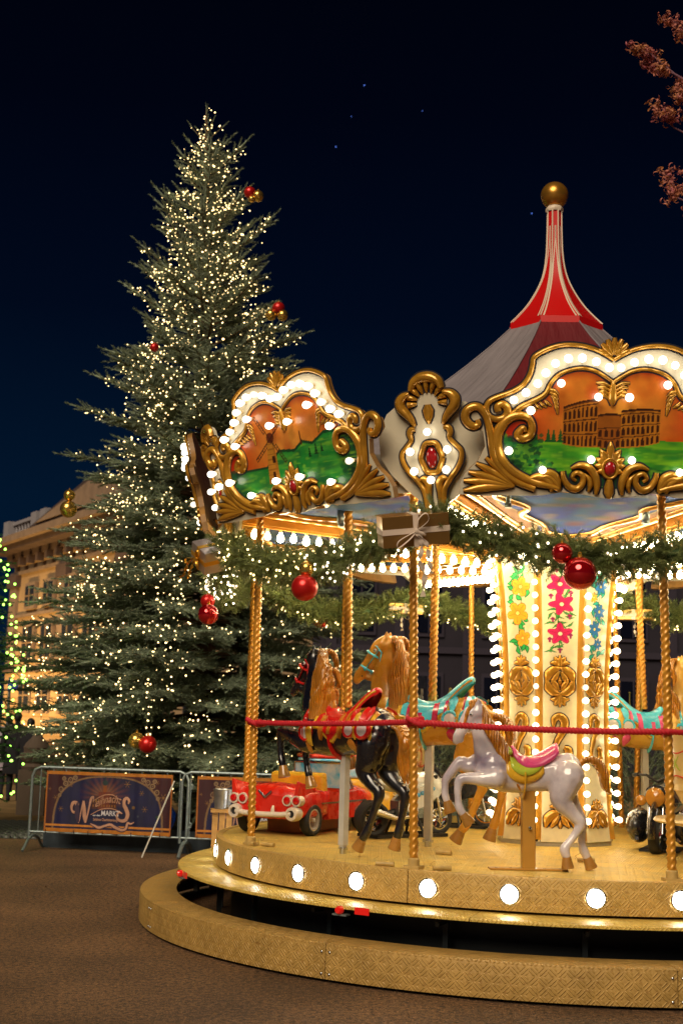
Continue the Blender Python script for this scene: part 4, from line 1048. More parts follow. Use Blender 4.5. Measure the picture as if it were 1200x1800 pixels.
def ear(mb, p, d, L=.075, r=.022):
    q = Vector((0, 0, 1)).rotation_difference(Vector(d).normalized()).to_matrix()
    mb.lathe([(r*.7, -.02), (r, L*.25), (r*.75, L*.6), (.002, L)], 10, p, 0, q, sx=1, sy=.55)
def mane_locks(o, locks, m, name='mane', vox=.009):
    mb = MB()
    for pts in locks: chain(mb, pts, 8, .8)
    return remesh(part(name, mb, m, o), vox, 2)
TRK = [(-.52, 1.00, .09, .10), (-.47, 1.00, .18, .185), (-.37, 1.02, .222, .215), (-.22, 1.02, .198, .190), (-.05, .99, .175, .175), (.12, .98, .172, .180), (.26, 1.0, .192, .20), (.36, 1.04, .165, .19), (.43, 1.07, .09, .13)]
def trunk(s):
    a = np.array(TRK); return [np.interp(s, a[:, 0], a[:, i]) for i in (1, 2, 3)]
def onT(s, phi, off=0):
    """phi from the back (0), positive to the left flank (+Y)"""
    zc, ry, rz = trunk(s); return Vector((s, (ry+off)*math.sin(phi), zc+(rz+off)*math.cos(phi)))
def patch(o, name, m, s0, s1, fa, fb, off=.018, ns=18, nf=18, outer_only=False):
    mb = MB(); V = []
    for i in range(ns+1):
        s = s0+(s1-s0)*i/ns
        for j in range(nf+1):
            t = j/nf; ph = fa(s)*(1-t)+fb(s)*t
            e = min(i/ns, 1-i/ns, t, 1-t); V.append(onT(s, ph, off if e > .001 else -.02))
    mb.add(V, [(i*(nf+1)+j, i*(nf+1)+j+1, (i+1)*(nf+1)+j+1, (i+1)*(nf+1)+j) for i in range(ns) for j in range(nf)])
    return part(name, mb, m, o, auto=50)
def medal(o, s, phi, r, m1, m2, off=.022, squash=1.0):
    p = onT(s, phi, off); n = (onT(s, phi, off+.05)-p).normalized(); q = Vector((0, 0, 1)).rotation_difference(n).to_matrix()
    mb = MB(); mb.lathe([(r*1.0, -.02), (r*1.0, .004), (r*.9, .014), (r*.72, .014), (r*.66, .006)], 20, p, 0, q, sy=squash)
    mb.lathe([(r*.66, .006), (r*.4, .012), (.001, .013)], 20, p, 1, q, sy=squash)
    for k in range(14):
        a = 2*PI*k/14; mb.ball(p+q @ Vector((r*.82*math.cos(a), r*.82*math.sin(a)*squash, .015)), r*.09, 6, 0)
    return part('medallion', mb, [m1, m2], o)
def feather(o, pts, w, m, name='trapping_leaf'):
    """leaf-like ornament along the flank, pts=(s,phi)"""
    mb = MB(); P = [onT(s, f, .022) for s, f in pts]; P2 = cat([tuple(p) for p in P], 4); ws = lerpw([w*.35, w, w*.9, w*.2], len(P2))
    c = [onT(s, f, -.3) for s, f in pts]; up = (P[len(P)//2]-onT(pts[len(pts)//2][0], pts[len(pts)//2][1], -.1)).normalized()
    mb.tube([tuple(p) for p in P2], [(q, q*.22) for q in ws], 10, up=up); return part(name, mb, m, o)
def big_horse(label, P, rz, pal, tilt=0, sc=1.0, strap=False):
    t = thing('carousel_horse', label, 'carousel horse', P, rz, 'large jumping carousel horses'); t.scale = (sc, sc, sc); t.rotation_euler = (0, tilt, rz)
    body, mane, hf, sad, trim, acc, acc2, whit = pal; NS[0] = .14
    mb = MB()
    # trunk
    V = []; n = 20; ss = [-.50, -.46, -.42, -.36, -.28, -.2, -.1, 0, .1, .2, .28, .34, .39, .43]
    for s in ss: V += [onT(s, 2*PI*k/n) for k in range(n)]
    mb.add(V, [(i*n+k, i*n+(k+1) % n, (i+1)*n+(k+1) % n, (i+1)*n+k) for i in range(len(ss)-1) for k in range(n)]+[tuple(range(n)), tuple((len(ss)-1)*n+k for k in range(n-1, -1, -1))])
    mb.ball((-.40, .07, .98), (.15, .11, .19), 16); mb.ball((-.40, -.07, .98), (.15, .11, .19), 16); mb.ball((.34, .06, .97), (.12, .10, .16), 14); mb.ball((.34, -.06, .97), (.12, .10, .16), 14)
    chain(mb, [(.33, 0, 1.08, .17), (.43, 0, 1.22, .145), (.50, 0, 1.38, .115), (.53, 0, 1.53, .095), (.55, 0, 1.64, .085)], 16, .72, up=(0, 1, 0))
    # head, chin tucked
    chain(mb, [(.545, 0, 1.66, .078), (.60, 0, 1.62, .082), (.66, 0, 1.54, .068), (.71, 0, 1.45, .052), (.74, 0, 1.385, .050), (.75, 0, 1.35, .040)], 14, .74, up=(0, 1, 0))
    mb.ball((.465, 0, 1.565), (.065, .05, .07), 12); mb.ball((.56, 0, 1.37), (.035, .032, .032), 10)
    for y in (-.038, .038): ear(mb, (.39, y, 1.71), (-.1, y*3, 1))
    L = [[(.36, .92, .10), (.50, .96, .078), (.66, 1.00, .052), (.69, .99, .046), (.70, .90, .034), (.69, .80, .030), (.675, .745, .036), (.66, .70, .033)],
         [(.34, .90, .10), (.45, .88, .075), (.57, .885, .052), (.60, .87, .046), (.60, .79, .034), (.58, .70, .030), (.565, .65, .036), (.55, .61, .033)],
         [(-.40, .93, .13), (-.38, .80, .115), (-.34, .70, .090), (-.42, .60, .062), (-.50, .53, .050), (-.46, .42, .036), (-.40, .28, .032), (-.36, .20, .040), (-.32, .15, .036)],
         [(-.42, .93, .13), (-.42, .80, .115), (-.40, .70, .090), (-.50, .60, .062), (-.60, .53, .050), (-.59, .42, .036), (-.56, .30, .032), (-.54, .22, .040), (-.52, .17, .036)]]
    ys = (.11, -.11, .10, -.10)
    for l, y in zip(L, ys): chain(mb, [(x, y, z, r) for x, z, r in l], 12)
    chain(mb, [(-.50, 0, 1.08, .05), (-.58, 0, 1.06, .04)], 10)
    b = remesh(part('body', mb, body, t), .0125, 5)
    for l, y, d in zip(L, ys, ((-.25, 0, -1), (-.35, 0, -1), (.6, 0, -1), (.3, 0, -1))):
        x, z, r = l[-1]; hoof(t, (x, y, z), d, 'hoof', hf, .046, .10)
    # mane: wavy locks falling to both sides, mostly left
    locks = []; r = np.random.default_rng(4)
    for i in range(13):
        f = i/12; x = .455-.17*f; z = 1.69-.50*f; sg = 1 if i % 4 else -1; y0 = .02*sg; l = .22+.10*math.sin(PI*f)
        locks.append([(x+.015, y0, z+.02, .026), (x-.045, y0+.055*sg, z+.005, .036), (x-.07+.02*math.sin(i), y0+.085*sg, z-l*.35, .034), (x-.04, y0+.10*sg+.02*f*sg, z-l*.7, .028), (x-.075+.03*math.sin(i*2.1), y0+.10*sg+.03*f*sg, z-l*1.1, .012)])
    locks.append([(.58, .0, 1.70, .022), (.62, .02, 1.67, .024), (.65, .03, 1.61, .010)])
    for i in range(5): locks.append([(.47-.06*i, 0, 1.70-.10*i, .035), (.42-.06*i, .02, 1.67-.115*i, .045), (.37-.05*i, .03, 1.58-.11*i, .02)])
    mane_locks(t, locks, mane)
    mane_locks(t, [[(-.55, .01*i, 1.07, .03), (-.64, .03*i, 1.05, .045), (-.70, .04*i, .93, .045), (-.68, .05*i, .78, .035), (-.72, .04*i, .62, .012)] for i in (-1, 0, 1)], mane, 'tail')
    # eyes, nostrils
    for y in (-.056, .056):
        mb = MB(); mb.ball((.485, y, 1.60), (.018, .010, .015), 12, 0); mb.ball((.488, y*1.1, 1.60), (.009, .006, .009), 10, 1); part('eye', mb, [whit, 'black'], t)
        mb = MB(); mb.ball((.612, y*.45, 1.385), (.008, .007, .011), 8); part('nostril', mb, 'black', t)
    # bridle
    mb = MB()
    for q, w in (((.505, 1.565, .070, .060), 1), ((.575, 1.45, .054, .045), 1)):
        x, z, rx, ry = q; d = Vector((.5, 0, -.86)); u = Vector((.86, 0, .5))
        mb.tube([Vector((x, 0, z))+u*rx*math.cos(a)*1.08+Vector((0, 1, 0))*ry*math.sin(a)*1.08 for a in np.linspace(0, 2*PI, 25)[:-1]], [(.012, .006)]*24, 6, closed=True)
    for s_ in (-1, 1):
        mb.tube([(.39, s_*.045, 1.70), (.435, s_*.062, 1.62), (.52, s_*.057, 1.51), (.575, s_*.048, 1.44)], [(.011, .005)]*4, 6)
        mb.tube([(.515, s_*.02, 1.655), (.46, s_*.064, 1.63), (.42, s_*.066, 1.58), (.435, s_*.055, 1.50)], [(.010, .005)]*4, 6)
        mb.ball((.575, s_*.052, 1.44), (.016, .008, .016), 8)
    part('bridle', mb, acc, t)
    # trappings
    pk = lambda a, b, c, w=.09: (lambda s: a+(b-a)*max(0, 1-abs(s-c)/w))
    patch(t, 'saddle_blanket', trim, -.27, .25, lambda s: -1.45-.75*max(0, 1-abs(s-.0)/.16), lambda s: 1.45+.75*max(0, 1-abs(s-.0)/.16), .014)
    patch(t, 'saddle_blanket', sad, -.235, .215, lambda s: -1.32-.70*max(0, 1-abs(s-.0)/.15), lambda s: 1.32+.70*max(0, 1-abs(s-.0)/.15), .022)
    for s_ in (-1, 1):
        for c0, w_ in ((-.11, .034), (.12, .034), (-.20, .018)):
            patch(t, 'trim_stripe', acc2, c0-w_, c0+w_, lambda s, s_=s_: s_*.55, lambda s, s_=s_, c0=c0, w_=w_: s_*(1.40+.50*max(0, 1-abs(s-c0)/w_)), .030, 6, 10)
        patch(t, 'trim_stripe', acc2, .0, .05, lambda s, s_=s_: s_*1.0, lambda s, s_=s_: s_*1.62, .030, 6, 8)
    mb = MB()
    for off_, zz in ((0, 0),):
        mb.tube([onT(.02, a, .012) for a in np.linspace(1.6, 2*PI-1.6, 20)], [(.026, .008)]*20, 6, up=(1, 0, 0))
    part('girth', mb, sad, t)
    mb = MB(); mb.tube([onT(.30-.10*math.cos(a)*0+.06*(1+math.cos(a))*.0+.02, a, .014) for a in np.linspace(-2.3, 2.3, 30)], [(.030, .008)]*30, 6, up=(1, 0, 0)); part('breast_collar', mb, acc, t)
    mb = MB()
    for a in np.linspace(-1.4, 1.4, 11):
        p = onT(.32, a, .024); mb.ball(p, .011, 8)
    part('collar_stud', mb, whit, t)
    for s_ in (-1, 1):
        medal(t, .30, s_*1.65, .078, acc, whit, .016); feather(t, [(.30, s_*2.0), (.30, s_*2.3), (.29, s_*2.6)], .045, acc2)
        feather(t, [(.24, s_*1.15), (.25, s_*1.45), (.24, s_*1.85), (.22, s_*2.1)], .040, trim)
        medal(t, -.25, s_*1.50, .074, acc, whit); medal(t, -.41, s_*1.45, .086, acc, whit, .030)
        feather(t, [(-.26, s_*1.85), (-.26, s_*2.1), (-.27, s_*2.5)], .045, acc2); feather(t, [(-.40, s_*1.9), (-.40, s_*2.1), (-.40, s_*2.45)], .055, acc2)
        feather(t, [(-.26, s_*.45), (-.26, s_*.8), (-.26, s_*1.3)], .036, sad); feather(t, [(-.40, s_*.35), (-.42, s_*.75), (-.41, s_*1.25)], .040, sad)
        patch(t, 'rump_cloth', acc2, -.47, -.33, lambda s, s_=s_: s_*.35, lambda s, s_=s_: s_*(1.55+.45*max(0, 1-abs(s+.40)/.07)), .014, 10, 14); patch(t, 'rump_cloth', sad, -.44, -.36, lambda s, s_=s_: s_*.40, lambda s, s_=s_: s_*(1.25+.35*max(0, 1-abs(s+.40)/.04)), .022, 8, 12)
        for q in range(4): feather(t, [(-.335, s_*(.8+.22*q)), (-.325, s_*(1.0+.22*q)), (-.33, s_*(1.2+.22*q))], .030, trim)
        for q in range(3): feather(t, [(-.455, s_*(.7+.35*q)), (-.465, s_*(.9+.35*q)), (-.46, s_*(1.15+.35*q))], .032, trim)
    # saddle seat with raised pommel and swept cantle
    mb = MB(); V = []; prof = [(.20, .03, .05), (.16, .075, .085), (.11, .045, .115), (.04, .022, .15), (-.06, .022, .15), (-.15, .045, .13), (-.22, .085, .105), (-.29, .13, .085), (-.35, .155, .06), (-.385, .150, .025)]
    prof = cat(prof, 3); n = 12
    for x, h_, w_ in prof:
        zc, ry, rz_ = trunk(x); base = zc+rz_-.01
        for j in range(n+1):
            a = -PI/2+PI*j/n; V.append((x, w_*math.sin(a)*1.1, base+(h_+.012)*1.0-(w_*.75)*(1-math.cos(a))))
        for j in range(n+1):
            a = PI/2-PI*j/n; V.append((x, w_*math.sin(a)*1.0, base+h_-.018-(w_*.75)*(1-math.cos(a))))
    m = 2*(n+1)
    mb.add(V, [(i*m+j, i*m+(j+1) % m, (i+1)*m+(j+1) % m, (i+1)*m+j) for i in range(len(prof)-1) for j in range(m)]+[tuple(range(m-1, -1, -1)), tuple((len(prof)-1)*m+j for j in range(m))])
    part('saddle', mb, sad, t, auto=60)
    for s_ in (-1, 1):
        mb = MB(); E = [(x, s_*w_*1.02, trunk(x)[0]+trunk(x)[2]+h_-w_*.72) for x, h_, w_ in prof[::2]]; mb.tube(E, .009, 6); part('saddle_piping', mb, trim, t)
    if strap:
        mb = MB(); mb.tube([(.10, -.10, 1.2), (.10, 0, 1.245), (.10, .11, 1.20), (.09, .19, 1.02), (.07, .22, .82), (.05, .20, .55), (.03, .19, .35), (.06, .19, .14)], [(.022, .004)]*8, 6, up=(1, 0, 0)); part('stirrup_strap', mb, 'black', t)
        mb = MB(); mb.box((.10, 0, 1.26), (.05, .06, .05)); part('strap_buckle', mb, 'black', t, smooth=False)
    # floor post
    mb = MB(); mb.box((.0, 0, .46), (.060, .060, .78)); mb.box((.0, 0, .10), (.045, .045, .12)); part('support_post', mb, 'postpaint', t, smooth=False)
    mb = MB(); mb.lathe([(.03, .0), (.03, .05), (.018, .06), (.018, .12)], 12); mb.box((0, 0, .045), (.09, .02, .02)); part('post_clamp', mb, 'chrome', t)
    return t
M['postpaint'] = mat('white_post_paint', (.60, .58, .52), .4, .1, noise=.15)
def hm(name, c, **k):
    M[name] = m = mat(name, c, .16, 0, .75, **k); t = m.node_tree; b = t.nodes['Principled BSDF']
    tcn = N(t, 'ShaderNodeTexCoord'); n = N(t, 'ShaderNodeTexNoise'); n.inputs['Scale'].default_value = 11; n.inputs['Detail'].default_value = 7; t.links.new(tcn.outputs['Object'], n.inputs['Vector'])
    r = N(t, 'ShaderNodeMapRange'); r.inputs[1].default_value = .35; r.inputs[2].default_value = .7; r.inputs[3].default_value = .12; r.inputs[4].default_value = .5
    t.links.new(n.outputs['Fac'], r.inputs[0]); t.links.new(r.outputs[0], b.inputs['Roughness'])
    bp = N(t, 'ShaderNodeBump'); bp.inputs['Strength'].default_value = .25; bp.inputs['Distance'].default_value = .008; t.links.new(n.outputs['Fac'], bp.inputs['Height']); t.links.new(bp.outputs[0], b.inputs['Normal'])
    return name
hm('black_lacquer', (.006, .006, .010), noise=0); hm('caramel_lacquer', (.72, .33, .03), noise=.3, nscale=3)
hm('caramel_light', (.84, .48, .08), noise=.25, nscale=4)
hm('golden_mane', (.62, .235, .014), noise=.35, nscale=7)
def strands(m):
    t = m.node_tree; b = t.nodes['Principled BSDF']; tcn = N(t, 'ShaderNodeTexCoord'); w = N(t, 'ShaderNodeTexWave'); w.inputs['Scale'].default_value = 9; w.inputs['Distortion'].default_value = 7; w.inputs['Detail'].default_value = 1.5; w.inputs['Detail Scale'].default_value = .8
    mp = N(t, 'ShaderNodeMapping'); mp.inputs['Scale'].default_value = (1.6, 1.6, .45); t.links.new(tcn.outputs['Object'], mp.inputs[0]); t.links.new(mp.outputs[0], w.inputs[0])
    bp = N(t, 'ShaderNodeBump'); bp.inputs['Strength'].default_value = .9; bp.inputs['Distance'].default_value = .012; t.links.new(w.outputs['Fac'], bp.inputs['Height']); t.links.new(bp.outputs[0], b.inputs['Normal']); t.links.new(bp.outputs[0], b.inputs['Coat Normal'])
strands(M['golden_mane']); hm('brown_hoof', (.42, .20, .04), noise=.3)
hm('red_lacquer', (.60, .010, .008)); hm('yellow_lacquer', (.78, .45, .03), noise=.2); hm('orange_lacquer', (.55, .20, .02)); hm('white_lacquer', (.70, .66, .66))
hm('turquoise_lacquer', (.07, .60, .82)); hm('pink_lacquer', (.75, .08, .25)); hm('magenta_lacquer', (.50, .01, .08)); hm('lime_lacquer', (.45, .55, .05)); hm('blue_lacquer', (.05, .30, .6))
PB = ('black_lacquer', 'golden_mane', 'brown_hoof', 'red_lacquer', 'yellow_lacquer', 'red_lacquer', 'orange_lacquer', 'white_lacquer')
PG = ('caramel_lacquer', 'golden_mane', 'brown_hoof', 'turquoise_lacquer', 'yellow_lacquer', 'turquoise_lacquer', 'magenta_lacquer', 'white_lacquer')
PH = ('caramel_light', 'golden_mane', 'brown_hoof', 'turquoise_lacquer', 'yellow_lacquer', 'turquoise_lacquer', 'pink_lacquer', 'white_lacquer')
HB = (.09, 11.15, ZD); HG = (.855, 12.0, ZD); HR = (3.28, 14.05, ZD+.02)
big_horse('glossy black horse with golden mane and red saddle in front of the red toy car', HB, math.radians(180-45), PB, sc=.985)
big_horse('caramel horse with turquoise saddle facing left beside the centre column', HG, math.radians(180-24), PG, sc=1.09, strap=True)
big_horse('golden horse with pale blue saddle facing right at the right edge behind the column', HR, math.radians(8), PH, sc=1.06)
wpole(Vector(HB)+Vector((.01, 0, 1.20)), (HB[0]-.03, HB[1], 3.62), .037); wpole(Vector(HG)+Vector((.02, 0, 1.28)), (HG[0]+.03, HG[1], 3.62), .037)
wpole(Vector(HR)+Vector((.0, 0, 1.28)), (HR[0]-.06, HR[1], 3.6), .034); wpole((HR[0]-.05, HR[1]+.9, ZD), (HR[0]-.13, HR[1]+.9, 3.6), .03)

# ---- white pony
def pony(P, rz):
    NS[0] = 0.0
    t = thing('carousel_pony', 'white and grey pony with pink saddle jumping on an ochre post at deck edge', 'carousel pony', P, rz)
    mb = MB()
    TP = [(-.40, .76, .06), (-.33, .76, .125), (-.22, .745, .140), (-.08, .715, .128), (.06, .70, .125), (.18, .71, .135), (.28, .735, .140), (.36, .76, .105), (.41, .78, .05)]
    mb.tube([(x, 0, z) for x, z, r in TP], [(r*.86, r) for x, z, r in TP], 18, up=(0, 0, 1))
    mb.ball((-.30, 0, .76), (.12, .115, .135), 16)
    chain(mb, [(.27, 0, .78, .135), (.31, 0, .88, .118), (.345, 0, 1.0, .095), (.375, 0, 1.10, .082), (.40, 0, 1.18, .072)], 14, .66, up=(0, 1, 0))
    chain(mb, [(.395, 0, 1.195, .066), (.44, 0, 1.17, .070), (.49, 0, 1.10, .058), (.53, 0, 1.03, .045), (.555, 0, .985, .042), (.565, 0, .96, .032)], 14, .74, up=(0, 1, 0))
    mb.ball((.445, 0, 1.115), (.052, .043, .055), 10); mb.ball((.53, 0, .965), (.028, .028, .024), 10)
    for y in (-.035, .035): ear(mb, (.405, y, 1.225), (-.15, y*5, 1), .085, .026)
    L = [([(.36, .80, .085), (.46, .77, .062), (.52, .80, .046), (.60, .70, .040), (.63, .655, .034), (.635, .60, .028), (.635, .55, .031), (.62, .50, .030)], -.08),
         [[(.27, .69, .09), (.37, .68, .060), (.49, .682, .044), (.545, .665, .040), (.56, .60, .031), (.558, .52, .028), (.55, .465, .034), (.52, .415, .031)], .09],
         ([(-.30, .72, .125), (-.25, .60, .105), (-.25, .52, .085), (-.32, .44, .058), (-.385, .37, .045), (-.36, .30, .034), (-.30, .22, .032), (-.265, .17, .040), (-.28, .12, .036)], .075),
         ([(-.33, .72, .125), (-.31, .60, .10), (-.34, .52, .075), (-.40, .43, .050), (-.435, .36, .042), (-.435, .28, .032), (-.435, .20, .031), (-.45, .15, .038), (-.475, .10, .034)], -.075)]
    for l, y in L: chain(mb, [(x, y, z, r) for x, z, r in l], 12)
    m = mat('pony_paint', (.84, .78, .80), .14, 0, .9, col2=(.24, .20, .28), nscale=3.2)
    remesh(part('body', mb, m, t), .0105, 5)
    for (l, y), d in zip(L, ((-.35, 0, -1), (-.75, 0, -1), (-.12, 0, -1), (-.42, 0, -1))):
        x, z, r = l[-1]; hoof(t, (x, y, z), d, 'hoof', 'brown_hoof', .040, .095)
    locks = []
    for i in range(12):
        f = i/11; x = .40-.26*f; z = 1.245-.42*f; sg = 1 if i % 3 else -1
        locks.append([(x+.05, .0, z+.008, .026), (x+.0, .014*sg, z+.018, .034), (x-.03, .05*sg, z-.05, .035), (x-.02, .078*sg, z-.13, .028), (x-.06, .085*sg, z-.22, .009)])
    locks += [[(.43, .02*s_, 1.235, .022), (.475, .03*s_, 1.20, .022), (.50, .042*s_, 1.13, .018), (.515, .048*s_, 1.07, .007)] for s_ in (-1, .3, 1)]
    mane_locks(t, locks, 'golden_mane', vox=.0075)
    mane_locks(t, [[(-.40, .0, .80, .022), (-.46, .015*i, .845, .034), (-.54, .02*i, .82, .045), (-.585, .03*i, .73, .045), (-.60, .025*i, .64, .034), (-.64, .02*i, .585, .010)] for i in (-1, 0, 1)], 'golden_mane', 'tail', .0085)
    for y in (-.05, .05):
        mb = MB(); mb.ball((.46, y, 1.165), (.017, .010, .014), 12, 0); mb.ball((.463, y*1.12, 1.165), (.009, .006, .009), 8, 1); part('eye', mb, ['white_lacquer', 'black'], t)
        mb = MB(); mb.ball((.567, y*.4, .985), (.007, .006, .01), 8); part('nostril', mb, 'black', t)
    # saddle: ochre pad, lime flap, pink seat
    def shell(name, m_, x0, x1, w0, th, drop, zt, endz):
        mb = MB(); V = []; n = 12; ns = 12
        for i in range(ns+1):
            f = i/ns; x = x0+(x1-x0)*f; r_ = np.interp(x, [a for a, b, c in TP], [c for a, b, c in TP]); zc = np.interp(x, [a for a, b, c in TP], [b for a, b, c in TP])
            k_ = math.sin(PI*min(1, max(0, f*.96+.02)))**.5
            for j in range(n+1):
                ph = (-1+2*j/n)*drop*(.65+.35*k_); V.append((x, (r_*.86+th)*math.sin(ph), zc+(r_+th)*math.cos(ph)+zt(f)*math.cos(ph)))
        mb.add(V, [(i*(n+1)+j, i*(n+1)+j+1, (i+1)*(n+1)+j+1, (i+1)*(n+1)+j) for i in range(ns) for j in range(n)])
        o = part(name, mb, m_, t, auto=None); sd_ = o.modifiers.new('s', 'SOLIDIFY'); sd_.thickness = .02; sd_.offset = -1; return o
    shell('saddle_pad', 'yellow_lacquer', .19, -.10, 0, .010, 1.95, lambda f: 0, 0)
    shell('saddle_flap', 'lime_lacquer', .155, -.085, 0, .022, 1.5, lambda f: .01, 0)
    shell('saddle', 'pink_lacquer', .125, -.215, 0, .030, 1.12, lambda f: .075*(1-min(1, f*3.2))**1.5+.055*max(0, f-.45)*1.8, 0)
    mb = MB(); mb.tube([(.05, .135*math.sin(a), .70+.14*math.cos(a)) for a in np.linspace(1.3, 2*PI-1.3, 22)], [(.034, .006)]*22, 6, up=(1, 0, 0)); part('girth', mb, 'yellow_lacquer', t)
    mb = MB(); mb.ball((.16, .04, .90), .024, 10); mb.ball((.155, .075, .885), .02, 10); part('pommel', mb, 'lime_lacquer', t)
    mb = MB(); mb.box((0, 0, .30), (.10, .10, .60)); b = part('support_post', mb, 'ochre', t, smooth=False); bv = b.modifiers.new('b', 'BEVEL'); bv.width = .008
    mb = MB(); mb.lathe([(.012, 0), (.012, .03), (.007, .034)], 12, (.0, .05, .32), mtx=Matrix.Rotation(-PI/2, 3, 'X')); part('post_bolt', mb, 'chrome', t)
    mb = MB(); mb.box((.0, 0, .009), (.60, .12, .014)); b = part('base_plate', mb, 'ochre', t, smooth=False); bv = b.modifiers.new('b', 'BEVEL'); bv.width = .003
    for x in (-.24, -.12, .14, .25):
        mb = MB(); mb.lathe([(.010, .016), (.010, .021), (.001, .022)], 8, (x, .03, 0)); part('base_bolt', mb, 'chrome', t)
M['ochre'] = mat('ochre_post', (.50, .25, .04), .35, 0, .3, noise=.1)
pony((1.50, 10.28, ZD), math.radians(180+3))

# ================================================================== VEHICLES ON THE DECK
hm('car_red', (.62, .018, .006)); M['tyre'] = mat('tyre_rubber', (.02, .02, .022), .7, bump=.3, bscale=60)
M['whitewall'] = mat('white_wall', (.62, .60, .56), .45, noise=.15); M['bumperw'] = mat('cream_bumper', (.68, .60, .50), .3, 0, .5)
M['woodbase'] = mat('wood_base', (.36, .15, .05), .5, noise=.3, nscale=6)
hm('moto_white', (.62, .66, .68)); hm('moto_black', (.015, .016, .02)); hm('moto_red', (.6, .01, .01)); M['amber'] = mat('amber_lens', (.60, .26, .03), .12, 0, 1)
def wheel(parent, P, axis_rot, R, w, tyre='tyre', rim='chrome', hub='chrome', spokes=8, face='chrome', rimc=None):
    """wheel with its axle along local y, turned by axis_rot about z"""
    q = Matrix.Rotation(axis_rot, 3, 'Z') @ Matrix.Rotation(-PI/2, 3, 'X')
    mb = MB(); h = w/2
    mb.lathe([(R*.66, -h*.7), (R*.80, -h), (R*.93, -h*.92), (R, -h*.55), (R*1.005, 0), (R, h*.55), (R*.93, h*.92), (R*.80, h), (R*.66, h*.7)], 32, P, 0, q)
    t = part('tyre', mb, tyre, parent)
    mb = MB(); mb.lathe([(R*.66, -h*.7), (R*.60, -h*.75), (R*.58, -h*.3), (R*.58, h*.3), (R*.60, h*.75), (R*.68, h*.72)], 28, P, 0, q)
    for k in range(spokes):
        a = 2*PI*k/spokes; d = q @ Vector((math.cos(a), math.sin(a), 0)); mb.tube([Vector(P)+d*R*.1, Vector(P)+d*R*.62], [R*.07, R*.045], 6, 1)
    mb.lathe([(.001, -h*.9), (R*.12, -h*.85), (R*.15, 0), (R*.12, h*.85), (.001, h*.9)], 14, P, 1, q)
    if rimc: mb.lathe([(R*.62, h*.82), (R*.69, h*.80)], 28, P, 2, q); mb.lathe([(R*.69, -h*.80), (R*.62, -h*.82)], 28, P, 2, q)
    part('rim', mb, [rim, face]+([rimc] if rimc else []), t)
    return t
